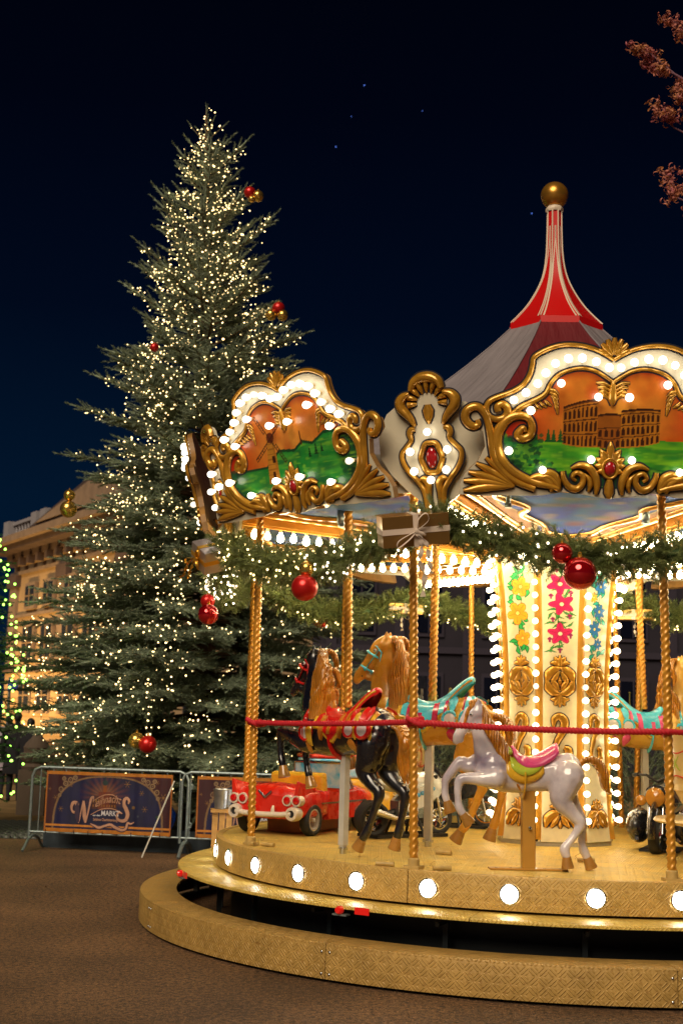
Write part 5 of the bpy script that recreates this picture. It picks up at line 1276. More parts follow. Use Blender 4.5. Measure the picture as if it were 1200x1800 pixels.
def toy_car(P, rz):
    t = thing('toy_car', 'red toy convertible with tail fins, white bumper and yellow seat on the deck', 'toy car', P, rz)
    # body shell: cross sections along x (rear = -.75), each a rounded box
    def sec(x, hw, z0, z1, n=20, crown=.03):
        out = []
        for k in range(n):
            a = 2*PI*k/n; c, s = math.cos(a), math.sin(a); e = .45
            y = hw*math.copysign(abs(c)**e, c); z = (z0+z1)/2+(z1-z0)/2*math.copysign(abs(s)**e, s)
            if s > 0: z += crown*(1-(y/hw)**2)
            out.append((x, y, z))
        return out
    S_ = [(-.78, .30, .19, .36, .02), (-.765, .345, .165, .41, .03), (-.70, .375, .15, .435, .04), (-.55, .385, .14, .45, .045), (-.30, .385, .14, .44, .03), (-.20, .385, .14, .42, .0)]
    mb = MB(); V = []
    for s_ in S_: V += sec(s_[0], s_[1], s_[2], s_[3], crown=s_[4])
    n = 20
    mb.add(V, [(i*n+k, i*n+(k+1) % n, (i+1)*n+(k+1) % n, (i+1)*n+k) for i in range(len(S_)-1) for k in range(n)]+[tuple(range(n)), tuple((len(S_)-1)*n+k for k in range(n-1, -1, -1))])
    # cockpit sides, floor and long bonnet
    for s_ in (-1, 1):
        mb.add([(-.22, s_*.385, .14), (.42, s_*.385, .14), (.42, s_*.385, .40), (.1, s_*.385, .385), (-.22, s_*.385, .41), (-.22, s_*.33, .14), (.42, s_*.33, .14), (.42, s_*.33, .40), (.1, s_*.33, .385), (-.22, s_*.33, .41)],
               [(0, 1, 2, 3, 4), (9, 8, 7, 6, 5), (0, 5, 6, 1), (4, 3, 8, 9), (3, 2, 7, 8), (1, 6, 7, 2), (0, 4, 9, 5)])
    mb.box((.1, 0, .16), (.66, .70, .05))
    S2 = [(.38, .385, .14, .41, 0), (.5, .38, .14, .43, .03), (.75, .365, .15, .41, .03), (.84, .33, .17, .37, .02), (.86, .28, .2, .33, .01)]; V = []
    for s_ in S2: V += sec(s_[0], s_[1], s_[2], s_[3], crown=s_[4])
    mb.add(V, [(i*n+k, i*n+(k+1) % n, (i+1)*n+(k+1) % n, (i+1)*n+k) for i in range(len(S2)-1) for k in range(n)]+[tuple(range(n)), tuple((len(S2)-1)*n+k for k in range(n-1, -1, -1))])
    part('body', mb, 'car_red', t, auto=50)
    for s_ in (-1, 1):
        mb = MB(); mb.add([(-.79, s_*.37, .36), (-.80, s_*.375, .52), (-.74, s_*.37, .505), (-.45, s_*.365, .45), (-.40, s_*.36, .40), (-.79, s_*.31, .36), (-.80, s_*.345, .52), (-.74, s_*.34, .505), (-.45, s_*.32, .45), (-.40, s_*.31, .40)],
            [(0, 1, 2, 3, 4), (9, 8, 7, 6, 5), (0, 5, 6, 1), (1, 6, 7, 2), (2, 7, 8, 3), (3, 8, 9, 4), (4, 9, 5, 0)])
        f = part('tail_fin', mb, 'car_red', t, auto=30); b = f.modifiers.new('b', 'BEVEL'); b.width = .012; b.segments = 3
        for y in (.345, .245):
            q = Matrix.Rotation(-PI/2, 3, 'Y'); mb = MB()
            mb.lathe([(.052, -.06), (.055, .0), (.050, .022), (.038, .022)], 20, (-.775, s_*y, .335), 0, q); mb.lathe([(.038, .014), (.030, .034), (.001, .042)], 20, (-.775, s_*y, .335), 1, q)
            part('tail_light', mb, ['bumperw', 'taillens'], t)
        q = Matrix.Rotation(-PI/2, 3, 'Y'); mb = MB(); mb.lathe([(.066, -.07), (.070, .0), (.060, .045), (.036, .050), (.034, .03), (.001, .02)], 22, (-.79, s_*.315, .215), 0, q); mb.lathe([(.033, .031), (.001, .0305)], 18, (-.79, s_*.315, .215), 1, q); part('exhaust', mb, ['bumperw', 'black'], t)
        mb = MB(); mb.tube([(-.835, s_*.12, .19), (-.84, s_*.12, .25), (-.83, s_*.12, .285)], [(.022, .014), (.020, .013), (.010, .008)], 10); part('bumper_guard', mb, 'bumperw', t)
        mb = MB(); mb.box((.1, s_*.389, .30), (.95, .008, .014)); part('chrome_trim', mb, 'chrome', t, smooth=False)
        for x in (-.50, .56): wheel(t, (x, s_*.345, .15), 0, .150, .10, 'tyre', 'whitewall', 'whitewall', 0, 'whitewall', 'whitewall')
    mb = MB(); mb.tube([(-.80, -.30, .215), (-.825, -.2, .205), (-.835, 0, .20), (-.825, .2, .205), (-.80, .30, .215)], [(.032, .026)]*5, 12); part('bumper', mb, 'bumperw', t)
    mb = MB(); mb.tube([(-.79, .07, .415), (-.79, .0, .355)], [(.008, .011)]*2, 8); mb.tube([(-.79, -.07, .415), (-.79, .0, .355)], [(.008, .011)]*2, 8); part('emblem', mb, 'chrome', t)
    mb = MB(); mb.box((-.13, 0, .43), (.10, .60, .30), mtx=Matrix.Rotation(-.18, 3, 'Y')); mb.box((.05, 0, .24), (.34, .60, .12)); o = part('seat', mb, 'yellow_lacquer', t, smooth=False); b = o.modifiers.new('b', 'BEVEL'); b.width = .03; b.segments = 3
    mb = MB(); pl = [(-.33, 0), (.33, 0), (.28, .26), (-.28, .26)]; mb.prism(pl, lambda u, v, h: (.36-v*.35+h, u, .41+v), .02); part('windscreen', mb, 'screenpaint', t, smooth=False)
    mb = MB(); mb.tube([(.36+.01, -.34, .41), (.27, -.285, .67), (.27, .285, .67), (.36+.01, .34, .41)], .014, 8); part('windscreen_frame', mb, 'chrome', t)
    q = Matrix.Rotation(-1.1, 3, 'Y'); mb = MB(); mb.tube([Vector((.20, .14, .44))+q @ Vector((.085*math.cos(a), .085*math.sin(a), 0)) for a in np.linspace(0, 2*PI, 25)[:-1]], .009, 8, closed=True)
    for a in (0, 2.1, 4.2): mb.tube([Vector((.20, .14, .44)), Vector((.20, .14, .44))+q @ Vector((.082*math.cos(a), .082*math.sin(a), 0))], .006, 6)
    mb.tube([(.20, .14, .44), (.32, .14, .38)], .010, 8); part('steering_wheel', mb, 'black', t)
    mb = MB(); mb.box((.03, 0, .07), (.9, .36, .12)); part('wooden_base', mb, 'woodbase', t, smooth=False)
    return t
M['taillens'] = mat('red_lens', (.55, .005, .004), .1, 0, 1)
M['screenpaint'] = mat('painted_windscreen', (.06, .48, .85), .2, 0, .6, col2=(.75, .85, .9), nscale=7)
toy_car((-.28, 13.35, ZD), math.radians(62))
# yellow toy bus with blue windows further round
def toy_bus(P, rz):
    t = thing('toy_bus', 'yellow toy bus with painted blue windows and red roof edge behind the black horse', 'toy bus', P, rz)
    mb = MB(); mb.box((0, 0, .32), (.95, .46, .36)); o = part('body', mb, 'yellow_lacquer', t, smooth=False); b = o.modifiers.new('b', 'BEVEL'); b.width = .05; b.segments = 3
    mb = MB(); mb.box((0, 0, .60), (.93, .44, .20)); o = part('window_band', mb, 'screenpaint', t, smooth=False); b = o.modifiers.new('b', 'BEVEL'); b.width = .02; b.segments = 2
    mb = MB(); mb.box((0, 0, .72), (.95, .46, .045)); o = part('roof', mb, 'car_red', t, smooth=False); b = o.modifiers.new('b', 'BEVEL'); b.width = .02; b.segments = 2
    for x in (-.3, .3):
        for s_ in (-1, 1): wheel(t, (x, s_*.2, .12), 0, .12, .08, 'tyre', 'chrome', 'chrome', 6)
toy_bus((.12, 14.15, ZD), math.radians(22))

def motorcycle(P, rz, label, main, second, rimc=None, front_shift=0, plates=True):
    """x forward; rear wheel at x=-.38"""
    t = thing('toy_motorcycle', label, 'toy motorcycle', P, rz)
    wheel(t, (-.38, 0, .175), 0, .175, .13, 'tyre', 'moto_black', 'chrome', 7, 'moto_black', rimc); wheel(t, (.42, 0, .17), 0, .165, .09, 'tyre', 'chrome', 'chrome', 7, 'chrome', rimc)
    mb = MB()   # tank and fairing
    S_ = [(.46, .0, .46, .03, .05), (.42, 0, .47, .075, .12), (.34, 0, .48, .105, .155), (.22, 0, .46, .11, .16), (.10, 0, .48, .10, .13), (0, 0, .50, .085, .09), (-.08, 0, .48, .06, .06)]
    mb.tube([(a, b, c) for a, b, c, r1, r2 in S_], [(r1, r2) for a, b, c, r1, r2 in S_], 18, up=(0, 0, 1)); part('fairing', mb, main, t)
    mb = MB(); S_ = [(-.02, 0, .47, .05, .05), (-.15, 0, .475, .09, .05), (-.30, 0, .50, .09, .05), (-.46, 0, .55, .06, .035), (-.52, 0, .575, .02, .015)]
    mb.tube([(a, b, c) for a, b, c, r1, r2 in S_], [(r1, r2) for a, b, c, r1, r2 in S_], 14, up=(0, 0, 1)); part('tail_fairing', mb, main, t)
    mb = MB(); mb.tube([(-.02, 0, .525), (-.15, 0, .525), (-.28, 0, .55)], [(.06, .02), (.085, .03), (.05, .02)], 12, up=(0, 0, 1)); part('seat', mb, 'black', t)
    for s_ in (-1, 1):
        mb = MB(); mb.add([(.38, s_*.115, .42), (.20, s_*.12, .30), (-.02, s_*.11, .24), (-.08, s_*.10, .34), (.05, s_*.115, .44), (.25, s_*.12, .54)]+[(.36, s_*.07, .42), (.20, s_*.07, .30), (-.02, s_*.06, .24), (-.08, s_*.06, .34), (.05, s_*.07, .44), (.25, s_*.07, .54)],
            [(0, 1, 2, 3, 4, 5), (11, 10, 9, 8, 7, 6)]+[(i, (i+1) % 6, 6+(i+1) % 6, 6+i) for i in range(6)]); part('side_panel', mb, second, t, smooth=False)
        if plates:
            for q in range(4):
                mb = MB(); mb.ball((.26-.06*q, s_*.124, .46-.02*q), (.035, .004, .022), 8); part('blue_flash', mb, 'blue_lacquer', t)
        mb = MB(); mb.tube([(.30, s_*.02, .56), (.30, s_*.12, .585), (.24, s_*.20, .58)], .011, 8); mb.tube([(.25, s_*.19, .58), (.21, s_*.235, .575)], .016, 8, 0); part('handlebar', mb, 'black', t)
        mb = MB(); mb.tube([(.32, s_*.06, .50), (.38, s_*.055, .33), (.42, s_*.055, .17)], [.020, .018, .016], 10); part('fork', mb, 'chrome', t)
        mb = MB(); mb.tube([(.05, s_*.09, .20), (-.15, s_*.11, .18), (-.30, s_*.12, .22), (-.46, s_*.13, .26)], [.018, .024, .034, .038], 12); part('exhaust', mb, 'chrome', t)
    mb = MB(); mb.box((.04, 0, .26), (.30, .14, .16)); mb.ball((.05, 0, .26), (.11, .11, .09), 14)
    for q in range(5): mb.box((.14, 0, .22+.025*q), (.12, .17, .008))
    part('engine', mb, 'steel', t, auto=30)
    mb = MB(); mb.tube([(-.38, 0, .175), (-.1, 0, .24)], .03, 8); part('swing_arm', mb, 'moto_black', t)
    mb = MB(); mb.lathe([(.060, -.02), (.065, .01), (.055, .028), (.001, .034)], 18, (.45, 0, .48), 0, Matrix.Rotation(PI/2, 3, 'Y')); part('headlight', mb, 'amber', t)
    mb = MB(); mb.prism([(-.09, 0), (.09, 0), (.06, .14), (-.06, .14)], lambda u, v, h: (.40-v*.5+h, u, .56+v), .006); part('windshield', mb, 'moto_black', t, smooth=False)
    mb = MB(); 
    for y in (-.15, .15): mb.box((.0, y, .02), (.85, .03, .03)); 
    for x in (-.41, .41): mb.box((x, 0, .02), (.03, .33, .03))
    for x in (-.1, .15):
        for y in (-.15, .15): mb.tube([(x, y, .02), (x*.8, y*.4, .2)], .014, 6)
    part('display_stand', mb, 'black', t, smooth=False)
    return t
motorcycle((.68, 12.95, ZD+.0), math.radians(34), 'white and blue toy racing motorcycle on a black stand behind the black horse', 'moto_white', 'moto_white')
motorcycle((1.22, 14.35, ZD), math.radians(-12), 'black toy motorcycle with orange wheel rims half hidden behind the centre column', 'moto_black', 'moto_black', rimc='orange_lacquer', plates=False)

def scooter(P, rz):
    t = thing('toy_scooter', 'black and white toy touring motorcycle with three amber headlights facing forward', 'toy motorcycle', P, rz)
    wheel(t, (.40, 0, .17), 0, .17, .10, 'tyre', 'chrome', 'moto_red', 8, 'moto_red'); wheel(t, (-.36, 0, .16), 0, .16, .12, 'tyre', 'chrome', 'moto_red', 8, 'moto_red')
    mb = MB(); P_ = [(.40+.215*math.cos(a), 0, .17+.215*math.sin(a)) for a in np.linspace(-.15, 2.9, 14)]; mb.tube(P_, [(.02, .03)]+[(.075, .03)]*12+[(.03, .02)], 12, up=(0, 1, 0)); part('front_fender', mb, 'moto_black', t)
    for s_ in (-1, 1):
        mb = MB(); mb.ball((.05, s_*.20, .22), (.26, .11, .16), 18); part('side_pannier', mb, 'moto_black', t)
        mb = MB(); mb.ball((.05, s_*.205, .27), (.23, .10, .10), 16); part('side_cover', mb, 'moto_white', t)
        mb = MB(); mb.tube([(-.2, s_*.20, .11), (.05, s_*.215, .10), (.30, s_*.18, .12)], .018, 8); part('chrome_rail', mb, 'chrome', t)
        mb = MB(); mb.lathe([(.045, -.04), (.05, 0), (.047, .01)], 16, (.38, s_*.125, .46), 0, Matrix.Rotation(PI/2, 3, 'Y')); mb.lathe([(.046, .008), (.03, .02), (.001, .026)], 16, (.38, s_*.125, .46), 1, Matrix.Rotation(PI/2, 3, 'Y')); part('auxiliary_light', mb, ['moto_black', 'amber'], t)
        mb = MB(); mb.tube([(.22, 0, .62), (.24, s_*.10, .68), (.16, s_*.19, .68)], .012, 8); mb.tube([(.17, s_*.18, .68), (.11, s_*.24, .67)], .018, 8); part('handlebar', mb, 'black', t)
        mb = MB(); mb.tube([(.30, s_*.06, .52), (.40, s_*.06, .17)], .018, 10); part('fork', mb, 'chrome', t)
    mb = MB(); mb.lathe([(.085, -.08), (.095, 0), (.088, .02)], 24, (.38, 0, .49), 0, Matrix.Rotation(PI/2, 3, 'Y')); mb.lathe([(.086, .018), (.06, .036), (.001, .045)], 24, (.38, 0, .49), 1, Matrix.Rotation(PI/2, 3, 'Y')); part('headlight', mb, ['moto_black', 'amber'], t)
    mb = MB(); mb.tube([(.33, 0, .55), (.2, 0, .48), (0, 0, .42), (-.25, 0, .42), (-.42, 0, .46)], [(.09, .05), (.11, .10), (.10, .09), (.12, .08), (.04, .05)], 16, up=(0, 0, 1)); part('body', mb, 'moto_black', t)
    mb = MB(); mb.tube([(0, 0, .50), (-.15, 0, .52), (-.3, 0, .56)], [(.09, .03), (.11, .04), (.07, .03)], 12, up=(0, 0, 1)); part('seat', mb, 'black', t)
    mb = MB(); mb.box((0, 0, .05), (.30, .12, .10)); mb.box((0, 0, .01), (.5, .34, .02)); part('display_stand', mb, 'black', t, smooth=False)
scooter((3.02, 12.28, ZD), math.radians(-112))

def tub(P, rz, label, R=.42, sc=1.0):
    t = thing('teacup_ride', label, 'ride tub', P, rz, 'cream ride tubs'); t.scale = (sc, sc, sc)
    mb = MB(); mb.lathe([(.26, .0), (.27, .03), (.27, .26), (.30, .30), (R*1.30, .335), (R*1.34, .35), (R*1.30, .37), (.31, .38)], 48); part('saucer', mb, 'cream2', t)
    mb = MB(); mb.lathe([(.28, .38), (.30, .44), (R*.92, .60), (R*1.0, .72), (R*1.03, .98), (R*1.08, 1.03), (R*1.09, 1.055), (R*1.03, 1.06), (R*.97, 1.0), (R*.95, .6), (.1, .55)], 48); part('tub', mb, 'cream2', t, auto=50)
    for k in range(6):
        def FT(u, v, h): a = 60*k/180*PI+u/R; rr = R*1.015+h; return (rr*math.cos(a), rr*math.sin(a), v)
        mb = MB()
        relief(mb, [(-.17, .95), (-.185, .90), (-.16, .86), (-.165, .78), (-.18, .72), (-.165, .68)], [.014, .022, .010, .010, .022, .014], FT, .008, 0, 1, out=.008)
        relief(mb, [(.17, .95), (.185, .90), (.16, .86), (.165, .78), (.18, .72), (.165, .68)], [.014, .022, .010, .010, .022, .014], FT, .008, 0, 1, out=.008)
        relief(mb, [(-.165, .95), (0, .90), (.165, .95)], [.006, .006, .006], FT, .004, 1, None); relief(mb, [(-.165, .68), (0, .72), (.165, .68)], [.006, .006, .006], FT, .004, 1, None)
        relief(mb, [(-.05, .75), (-.02, .82), (.03, .88)], [.004, .014, .004], FT, .005, 2, None); relief(mb, [(.05, .76), (.0, .80), (-.05, .87)], [.004, .012, .004], FT, .005, 2, None)
        part('scroll_decoration', mb, ['brown_hoof', 'moto_red', 'lime_lacquer'], t)
    mb = MB(); mb.lathe([(.05, .55), (.05, .85), (.17, .86), (.19, .88), (.17, .90), (.001, .90)], 24); part('turn_wheel', mb, 'chrome', t)
tub((3.22, 11.05, ZD), .3, 'cream ride tub with red and brown scroll work cut by the right edge')
tub((.62, 14.75, ZD), .9, 'cream ride tub partly hidden behind the golden horse and motorcycle', sc=.9)

# galvanised pot on a wooden queue post, left of the deck
t = thing('queue_post', 'short wooden post of upright boards standing just left of the carousel deck', 'wooden post', (-1.20, 14.5, 0), .1)
M['pine'] = mat('pine_board', (.55, .30, .08), .55, noise=.35, nscale=8, bump=.2, bscale=30)
for x in (-.075, 0, .075):
    mb = MB(); mb.box((x, 0, .41), (.062, .11, .82)); b = part('board', mb, 'pine', t, smooth=False)
mb = MB(); mb.box((0, 0, .835), (.25, .20, .035)); part('cap_board', mb, 'pine', t, smooth=False)
t = thing('metal_pot', 'dented galvanised pot standing on the wooden post at left of the carousel', 'metal pot', (-1.20, 14.5, .853), 0)
mb = MB(); mb.lathe([(.001, .003), (.085, .003), (.105, .20), (.110, .205), (.106, .21), (.100, .20), (.08, .02), (.001, .02)], 32); part('pot', mb, mat('galvanised_pot', (.45, .47, .48), .35, .8, noise=.3, nscale=14, bump=.6, bscale=7), t)

# ================================================================== CROWD BARRIERS WITH BANNERS
def banner_paint(U, V, C):   # u 0..1.78, v 0..1 (m)
    x = U/1.78; y = V/.80
    fillp(C, np.ones(U.shape, bool), '5a0a22'); fillp(C, np.clip(vnoise(U, V, 2.5, 4)*1.5-.5, 0, 1), '6a1822', .8)
    arch = ((x-.5)/.435)**4+((y-.06)/.80)**4 < 1
    arch = ((np.abs(x-.5)/.43)**2.6+(np.clip(y, 0, 1)/.93)**3.2 < 1) & (y > .055)
    fillp(C, arch, '0c1258'); fillp(C, arch*np.clip(vnoise(U, V, 4, 7)*1.4-.5, 0, 1), '1a1a78', .8)
    e = (np.abs(x-.5)/.43)**2.6+(np.clip(y, 0, 1)/.93)**3.2
    fillp(C, (np.abs(e-1) < .045) & (y > .055), 'c89a68')
    d = np.hypot((x-.47)*1.6, (y-.66)*1.0); an = np.arctan2(y-.6, (x-.47)*2)
    fillp(C, arch*np.clip(1-d*3.0, 0, 1)*(.55+.45*np.sin(an*22)), 'd8703a', .9); fillp(C, arch*np.clip(1-d*5, 0, 1), 'f0a868', .6)
    for bx, w_, h_, c in ((.40, .045, .62, '7a3a28'), (.455, .05, .68, 'b04a20'), (.47, .018, .84, 'd8782a'), (.49, .05, .68, 'b04a20'), (.54, .045, .62, '7a3a28')):
        fillp(C, (np.abs(x-bx) < w_/2+.008) & (y > .40) & (y < h_), c)
    fillp(C, np.hypot((x-.47)*2, y-.83) < .045, '3a5a5a'); fillp(C, (np.abs(x-.47) < .004) & (y > .83) & (y < .93), '3a5a5a')
    for bx in np.linspace(.385, .555, 9): fillp(C, (np.abs(x-bx) < .005) & (np.abs(y-.53) < .025), 'f0b050'); fillp(C, (np.abs(x-bx) < .005) & (np.abs(y-.45) < .02), 'e09030')
    for fx, fy, r in [(.08, .56, .045), (.13, .38, .05), (.20, .78, .045), (.645, .82, .06), (.76, .68, .045), (.79, .42, .055), (.93, .62, .075), (.88, .86, .04), (.03, .70, .03)]:
        X = U-fx*1.78; Y = V-fy*.80; r_ = np.hypot(X, Y); t_ = np.arctan2(Y, X)
        fillp(C, (r_ < r*.8) & ((np.abs(np.sin(3*t_)) < .22) | (r_ < r*.25)), 'c8904a'); fillp(C, (np.abs(r_-r*.52) < r*.09) & (np.abs(np.sin(3*t_)) < .5), 'c8904a')
    fillp(C, np.hypot(U-.70*1.78, V-.44*.8) < .022, 'b08040'); fillp(C, np.hypot(U-.74*1.78, V-.30*.8) < .014, '606a80')
    for s_ in (-1, 1):    # scroll corners
        for cx_, cy_, r in [(.37, .70, .030), (.335, .80, .028), (.30, .86, .030), (.35, .88, .022), (.265, .90, .024), (.38, .60, .02)]:
            X = U-(.5+s_*cx_*1.02)*1.78; Y = V-cy_*.80; fillp(C, np.abs(np.hypot(X, Y)-r) < .008, 'd8b080'); fillp(C, np.hypot(X, Y) < .008, 'd8b080')
    fillp(C, ((U-.895*1.78)**2/.0012+(V-.30*.8)**2/.0004 < 1), '3a6a48'); fillp(C, np.hypot(U-.90*1.78, V-.30*.8) < .010, 'b03020')
    C *= .32
    fillp(C, (V < .048) | (V > .757), 'b06c14'); fillp(C, (V < .10) & (V > .075) & (U > .02), 'c07a28'); fillp(C, (x < .012) | (x > .988), 'a05c12')
    fillp(C, np.clip(vnoise(U*6, V*.3, 6, 2)*1.4-.95, 0, 1)*1.0, '20203a', .5)
BAN = paint_mesh('banner', 0, 1.78, 0, .80, .0045, banner_paint, lambda u, v, h: (u, -h+.006*np.sin(u*17)+.004*np.sin(u*41+1), v), None, 0, 'print')
def letters(parent, fn):
    """lettering of the banner: two big swash capitals, a slanted word, MARKT and a small line"""
    M['ink'] = mat('copper_print', (.48, .25, .16), .6, noise=.3); M['inkd'] = mat('dark_print', (.03, .015, .04), .7); M['inkw'] = mat('pale_print', (.55, .53, .58), .6)
    mb = MB()
    def st(p, w, k=7): relief(mb, p, w, fn, .0015, 0, 1, k=k, out=.010, n=4)
    st([(.43, .25), (.40, .27), (.385, .32), (.40, .375), (.44, .395), (.475, .355)], [.005, .010, .014, .016, .016, .020])
    st([(.445, .395), (.462, .30), (.475, .20), (.492, .125)], [.020, .025, .024, .010])
    st([(.492, .125), (.512, .22), (.53, .33), (.55, .42)], [.008, .009, .010, .012]); st([(.55, .42), (.562, .32), (.575, .21), (.592, .13)], [.012, .025, .024, .010])
    st([(.592, .13), (.615, .24), (.635, .35), (.655, .45), (.685, .475), (.69, .44)], [.008, .011, .014, .018, .012, .006])
    st([(.43, .27), (.395, .285), (.38, .335), (.40, .39), (.445, .395)], [.005, .010, .014, .016, .018])
    st([(1.175, .40), (1.185, .44), (1.155, .475), (1.12, .45), (1.115, .39), (1.15, .33), (1.175, .26), (1.15, .19), (1.09, .175), (1.04, .20), (1.03, .25), (1.06, .285), (1.10, .27)], [.008, .016, .018, .022, .024, .026, .024, .022, .018, .014, .012, .012, .006])
    st([(.66, .125), (.72, .10), (.78, .075), (.86, .10), (.94, .12), (1.02, .085), (1.10, .055), (1.16, .08), (1.18, .15), (1.22, .14), (1.27, .165)], [.004, .012, .016, .014, .016, .018, .016, .014, .012, .010, .004])
    part('printed_lettering', mb, ['ink', 'inkd'], parent)
    dg = bpy.context.evaluated_depsgraph_get()
    def word(txt, x, y, size, slant, mname, squeeze=1.0, arc=0, rise=0):
        cu = bpy.data.curves.new(txt, 'FONT'); cu.body = txt; cu.size = size; cu.shear = slant; cu.offset = .0012; cu.resolution_u = 3
        o = bpy.data.objects.new('tmp', cu); COL.objects.link(o); bpy.context.view_layer.update()
        me = bpy.data.meshes.new_from_object(o.evaluated_get(bpy.context.evaluated_depsgraph_get())); bpy.data.objects.remove(o); bpy.data.curves.remove(cu)
        w = max(v.co.x for v in me.vertices)
        for v in me.vertices:
            t_ = v.co.x/w; xx = x+v.co.x*squeeze; yy = y+v.co.y+rise*t_+arc*math.sin(PI*t_); v.co = fn(xx, yy, .0035)
        me.materials.clear(); me.materials.append(M[mname]); me.name = 'printed_word'; link('printed_word', me, parent)
    word('eihnacht', .71, .335, .145, .35, 'ink', .72, .045, .055)
    word('MARKT', .80, .235, .095, 0, 'inkw', .85)
    word('vor dem', .69, .225, .034, 0, 'inkw', .9); word('Schloss Charlottenburg', .70, .165, .05, 0, 'ink', .72)
    mb = MB(); 
    relief(mb, [(.66, .24), (.80, .315), (.94, .33), (1.06, .30)], [.004, .006, .006, .004], fn, .001, 0, None); relief(mb, [(.68, .42), (.82, .50), (.95, .51), (1.05, .46)], [.004, .006, .006, .004], fn, .001, 0, None)
    part('printed_line', mb, 'ink', parent)
def barrier(P, rz, label, full=True, W_=2.2):
    t = thing('crowd_barrier', label, 'crowd barrier', P, rz, 'steel crowd barriers in front of the Christmas tree')
    r = .021; H = 1.10; b = .17
    P_ = [(.0, 0, b), (0, 0, H-.12), (.035, 0, H-.035), (.12, 0, H), (W_-.12, 0, H), (W_-.035, 0, H-.035), (W_, 0, H-.12), (W_, 0, b)]
    mb = MB(); mb.tube(P_, r, 12); part('frame', mb, 'steel', t)
    mb = MB(); mb.tube([(0, 0, .24), (W_, 0, .24)], .016, 10); part('lower_rail', mb, 'steel', t)
    for k in range(2 if not full else 12):
        x = W_-.12 if k == 0 else (.12 if k == 1 else .12+(W_-.24)*(k-1)/11)
        mb = MB(); mb.tube([(x, 0, .24), (x, 0, H-.01)], .009, 8); part('upright_bar', mb, 'steel', t)
    for x in (.06, W_-.0):
        mb = MB(); mb.tube([(x, -.34, .015), (x, -.27, .07), (x, -.17, .15), (x, -.06, .185), (x, 0, .19), (x, .06, .185), (x, .17, .15), (x, .27, .07), (x, .34, .015)], .019, 10); part('foot', mb, 'steel', t)
    for z in (.38, .88):
        mb = MB(); mb.tube([(W_+.02, 0, z), (W_+.055, 0, z), (W_+.06, 0, z+.05), (W_+.035, 0, z+.06)], .010, 8); part('coupling_hook', mb, 'steel', t)
    bn = link('banner', BAN, t, mtx=Matrix.Translation((.21, -.028, .255)))
    letters(bn, lambda u, v, h: (u, -h-.006+.006*math.sin(u*17)+.004*math.sin(u*41+1), v))
    for k in range(9):
        for z in (1.07, .25):
            mb = MB(); x = .24+.2*k; mb.tube([(x, -.03, z-.02), (x, -.03, z+.03), (x+.004, .02, z+.04), (x, .02, z-.02)], .004, 5, closed=True); part('cable_tie', mb, 'black', t)
    return t
M['tarp'] = mat('dark_tarpaulin', (.028, .045, .060), .55, bump=.4, bscale=3, noise=.4)
th = math.atan2(-.42, 1.85)
barrier((-4.10, 18.15, 0), math.atan2(-.35, 2.02), 'left crowd barrier with the full Weihnachtsmarkt banner')
barrier((-2.02, 17.78, 0), math.atan2(-.22, 2.1), 'right crowd barrier with banner partly hidden behind the carousel')
for x, y, rz, lab in ((-3.0, 18.35, -.17, 'dark blue ground sheet hanging low behind the left crowd barrier'), (-.95, 18.0, -.1, 'dark blue ground sheet hanging low behind the right crowd barrier')):
    mb = MB(); V = [(a, .02*math.sin(a*9), z) for a in np.linspace(-1.0, 1.05, 24) for z in (0.0, .30)]; V2 = [(a, b_+.012, z) for a, b_, z in V]; n = len(V)
    mb.add(V+V2, [(2*i, 2*i+2, 2*i+3, 2*i+1) for i in range(n//2-1)]+[(n+2*i, n+2*i+1, n+2*i+3, n+2*i+2) for i in range(n//2-1)]+[(2*i+1, 2*i+3, n+2*i+3, n+2*i+1) for i in range(n//2-1)])
    tag(part('ground_sheet', mb, 'tarp', None, loc=(x, y, 0), rot=(0, 0, rz)), lab, 'tarpaulin')
# thin prop stick and a crumpled blue bag between the barriers
mb = MB(); mb.tube([(-2.46, 17.42, .01), (-2.12, 17.72, .98)], .010, 8); tag(part('prop_stick', mb, M['postpaint']), 'thin white stick leaning against the joint of the two barriers', 'stick')
mb = MB(); mb.ball((0, 0, 0), (.06, .05, .15), 10); o = part('blue_bag', mb, mat('blue_plastic', (.01, .06, .42), .3, bump=.8, bscale=12), None, loc=(-2.17, 17.95, .50)); tag(o, 'small crumpled bright blue bag tied to the barrier joint', 'plastic bag')
for v in o.data.vertices:
    v.co *= 1+.22*math.sin(v.co.z*70+v.co.x*60)

# ================================================================== CHRISTMAS TREE
TX, TY = -2.33, 22.0
xt = thing('christmas_tree', 'tall fir Christmas tree wrapped in thousands of warm fairy lights behind the barriers', 'Christmas tree', (TX, TY, 0), 0)
TZ = [(0, 0), (3.0, .13), (8, -.10), (12.75, -.30)]
def tcx(z): return np.interp(z, [a for a, b in TZ], [b for a, b in TZ])
ENV = [(.75, 2.2), (1.3, 2.75), (2.2, 3.0), (3.1, 2.85), (4.0, 2.45), (5.0, 2.15), (6.2, 1.92), (7.2, 1.70), (8.0, 1.46), (9.0, 1.10), (10.0, .86), (10.7, .66), (11.2, .50), (11.6, .34), (12.0, .22)]
def env(z): return np.interp(z, [a for a, b in ENV], [b for a, b in ENV])
mb = MB(); mb.tube([(tcx(z), 0, z) for z in np.linspace(0, 12.6, 30)], list(np.interp(np.linspace(0, 12.6, 30), [0, 6, 11, 12.6], [.20, .12, .045, .012])), 12); part('trunk', mb, 'bark', xt)
r = np.random.default_rng(11); TW = twig_proto(.27, .050, 36, .015, 7, .62)
Ts, Ds, Sc = [], [], []; lights = []; bw = MB()
z = .72; br = 0
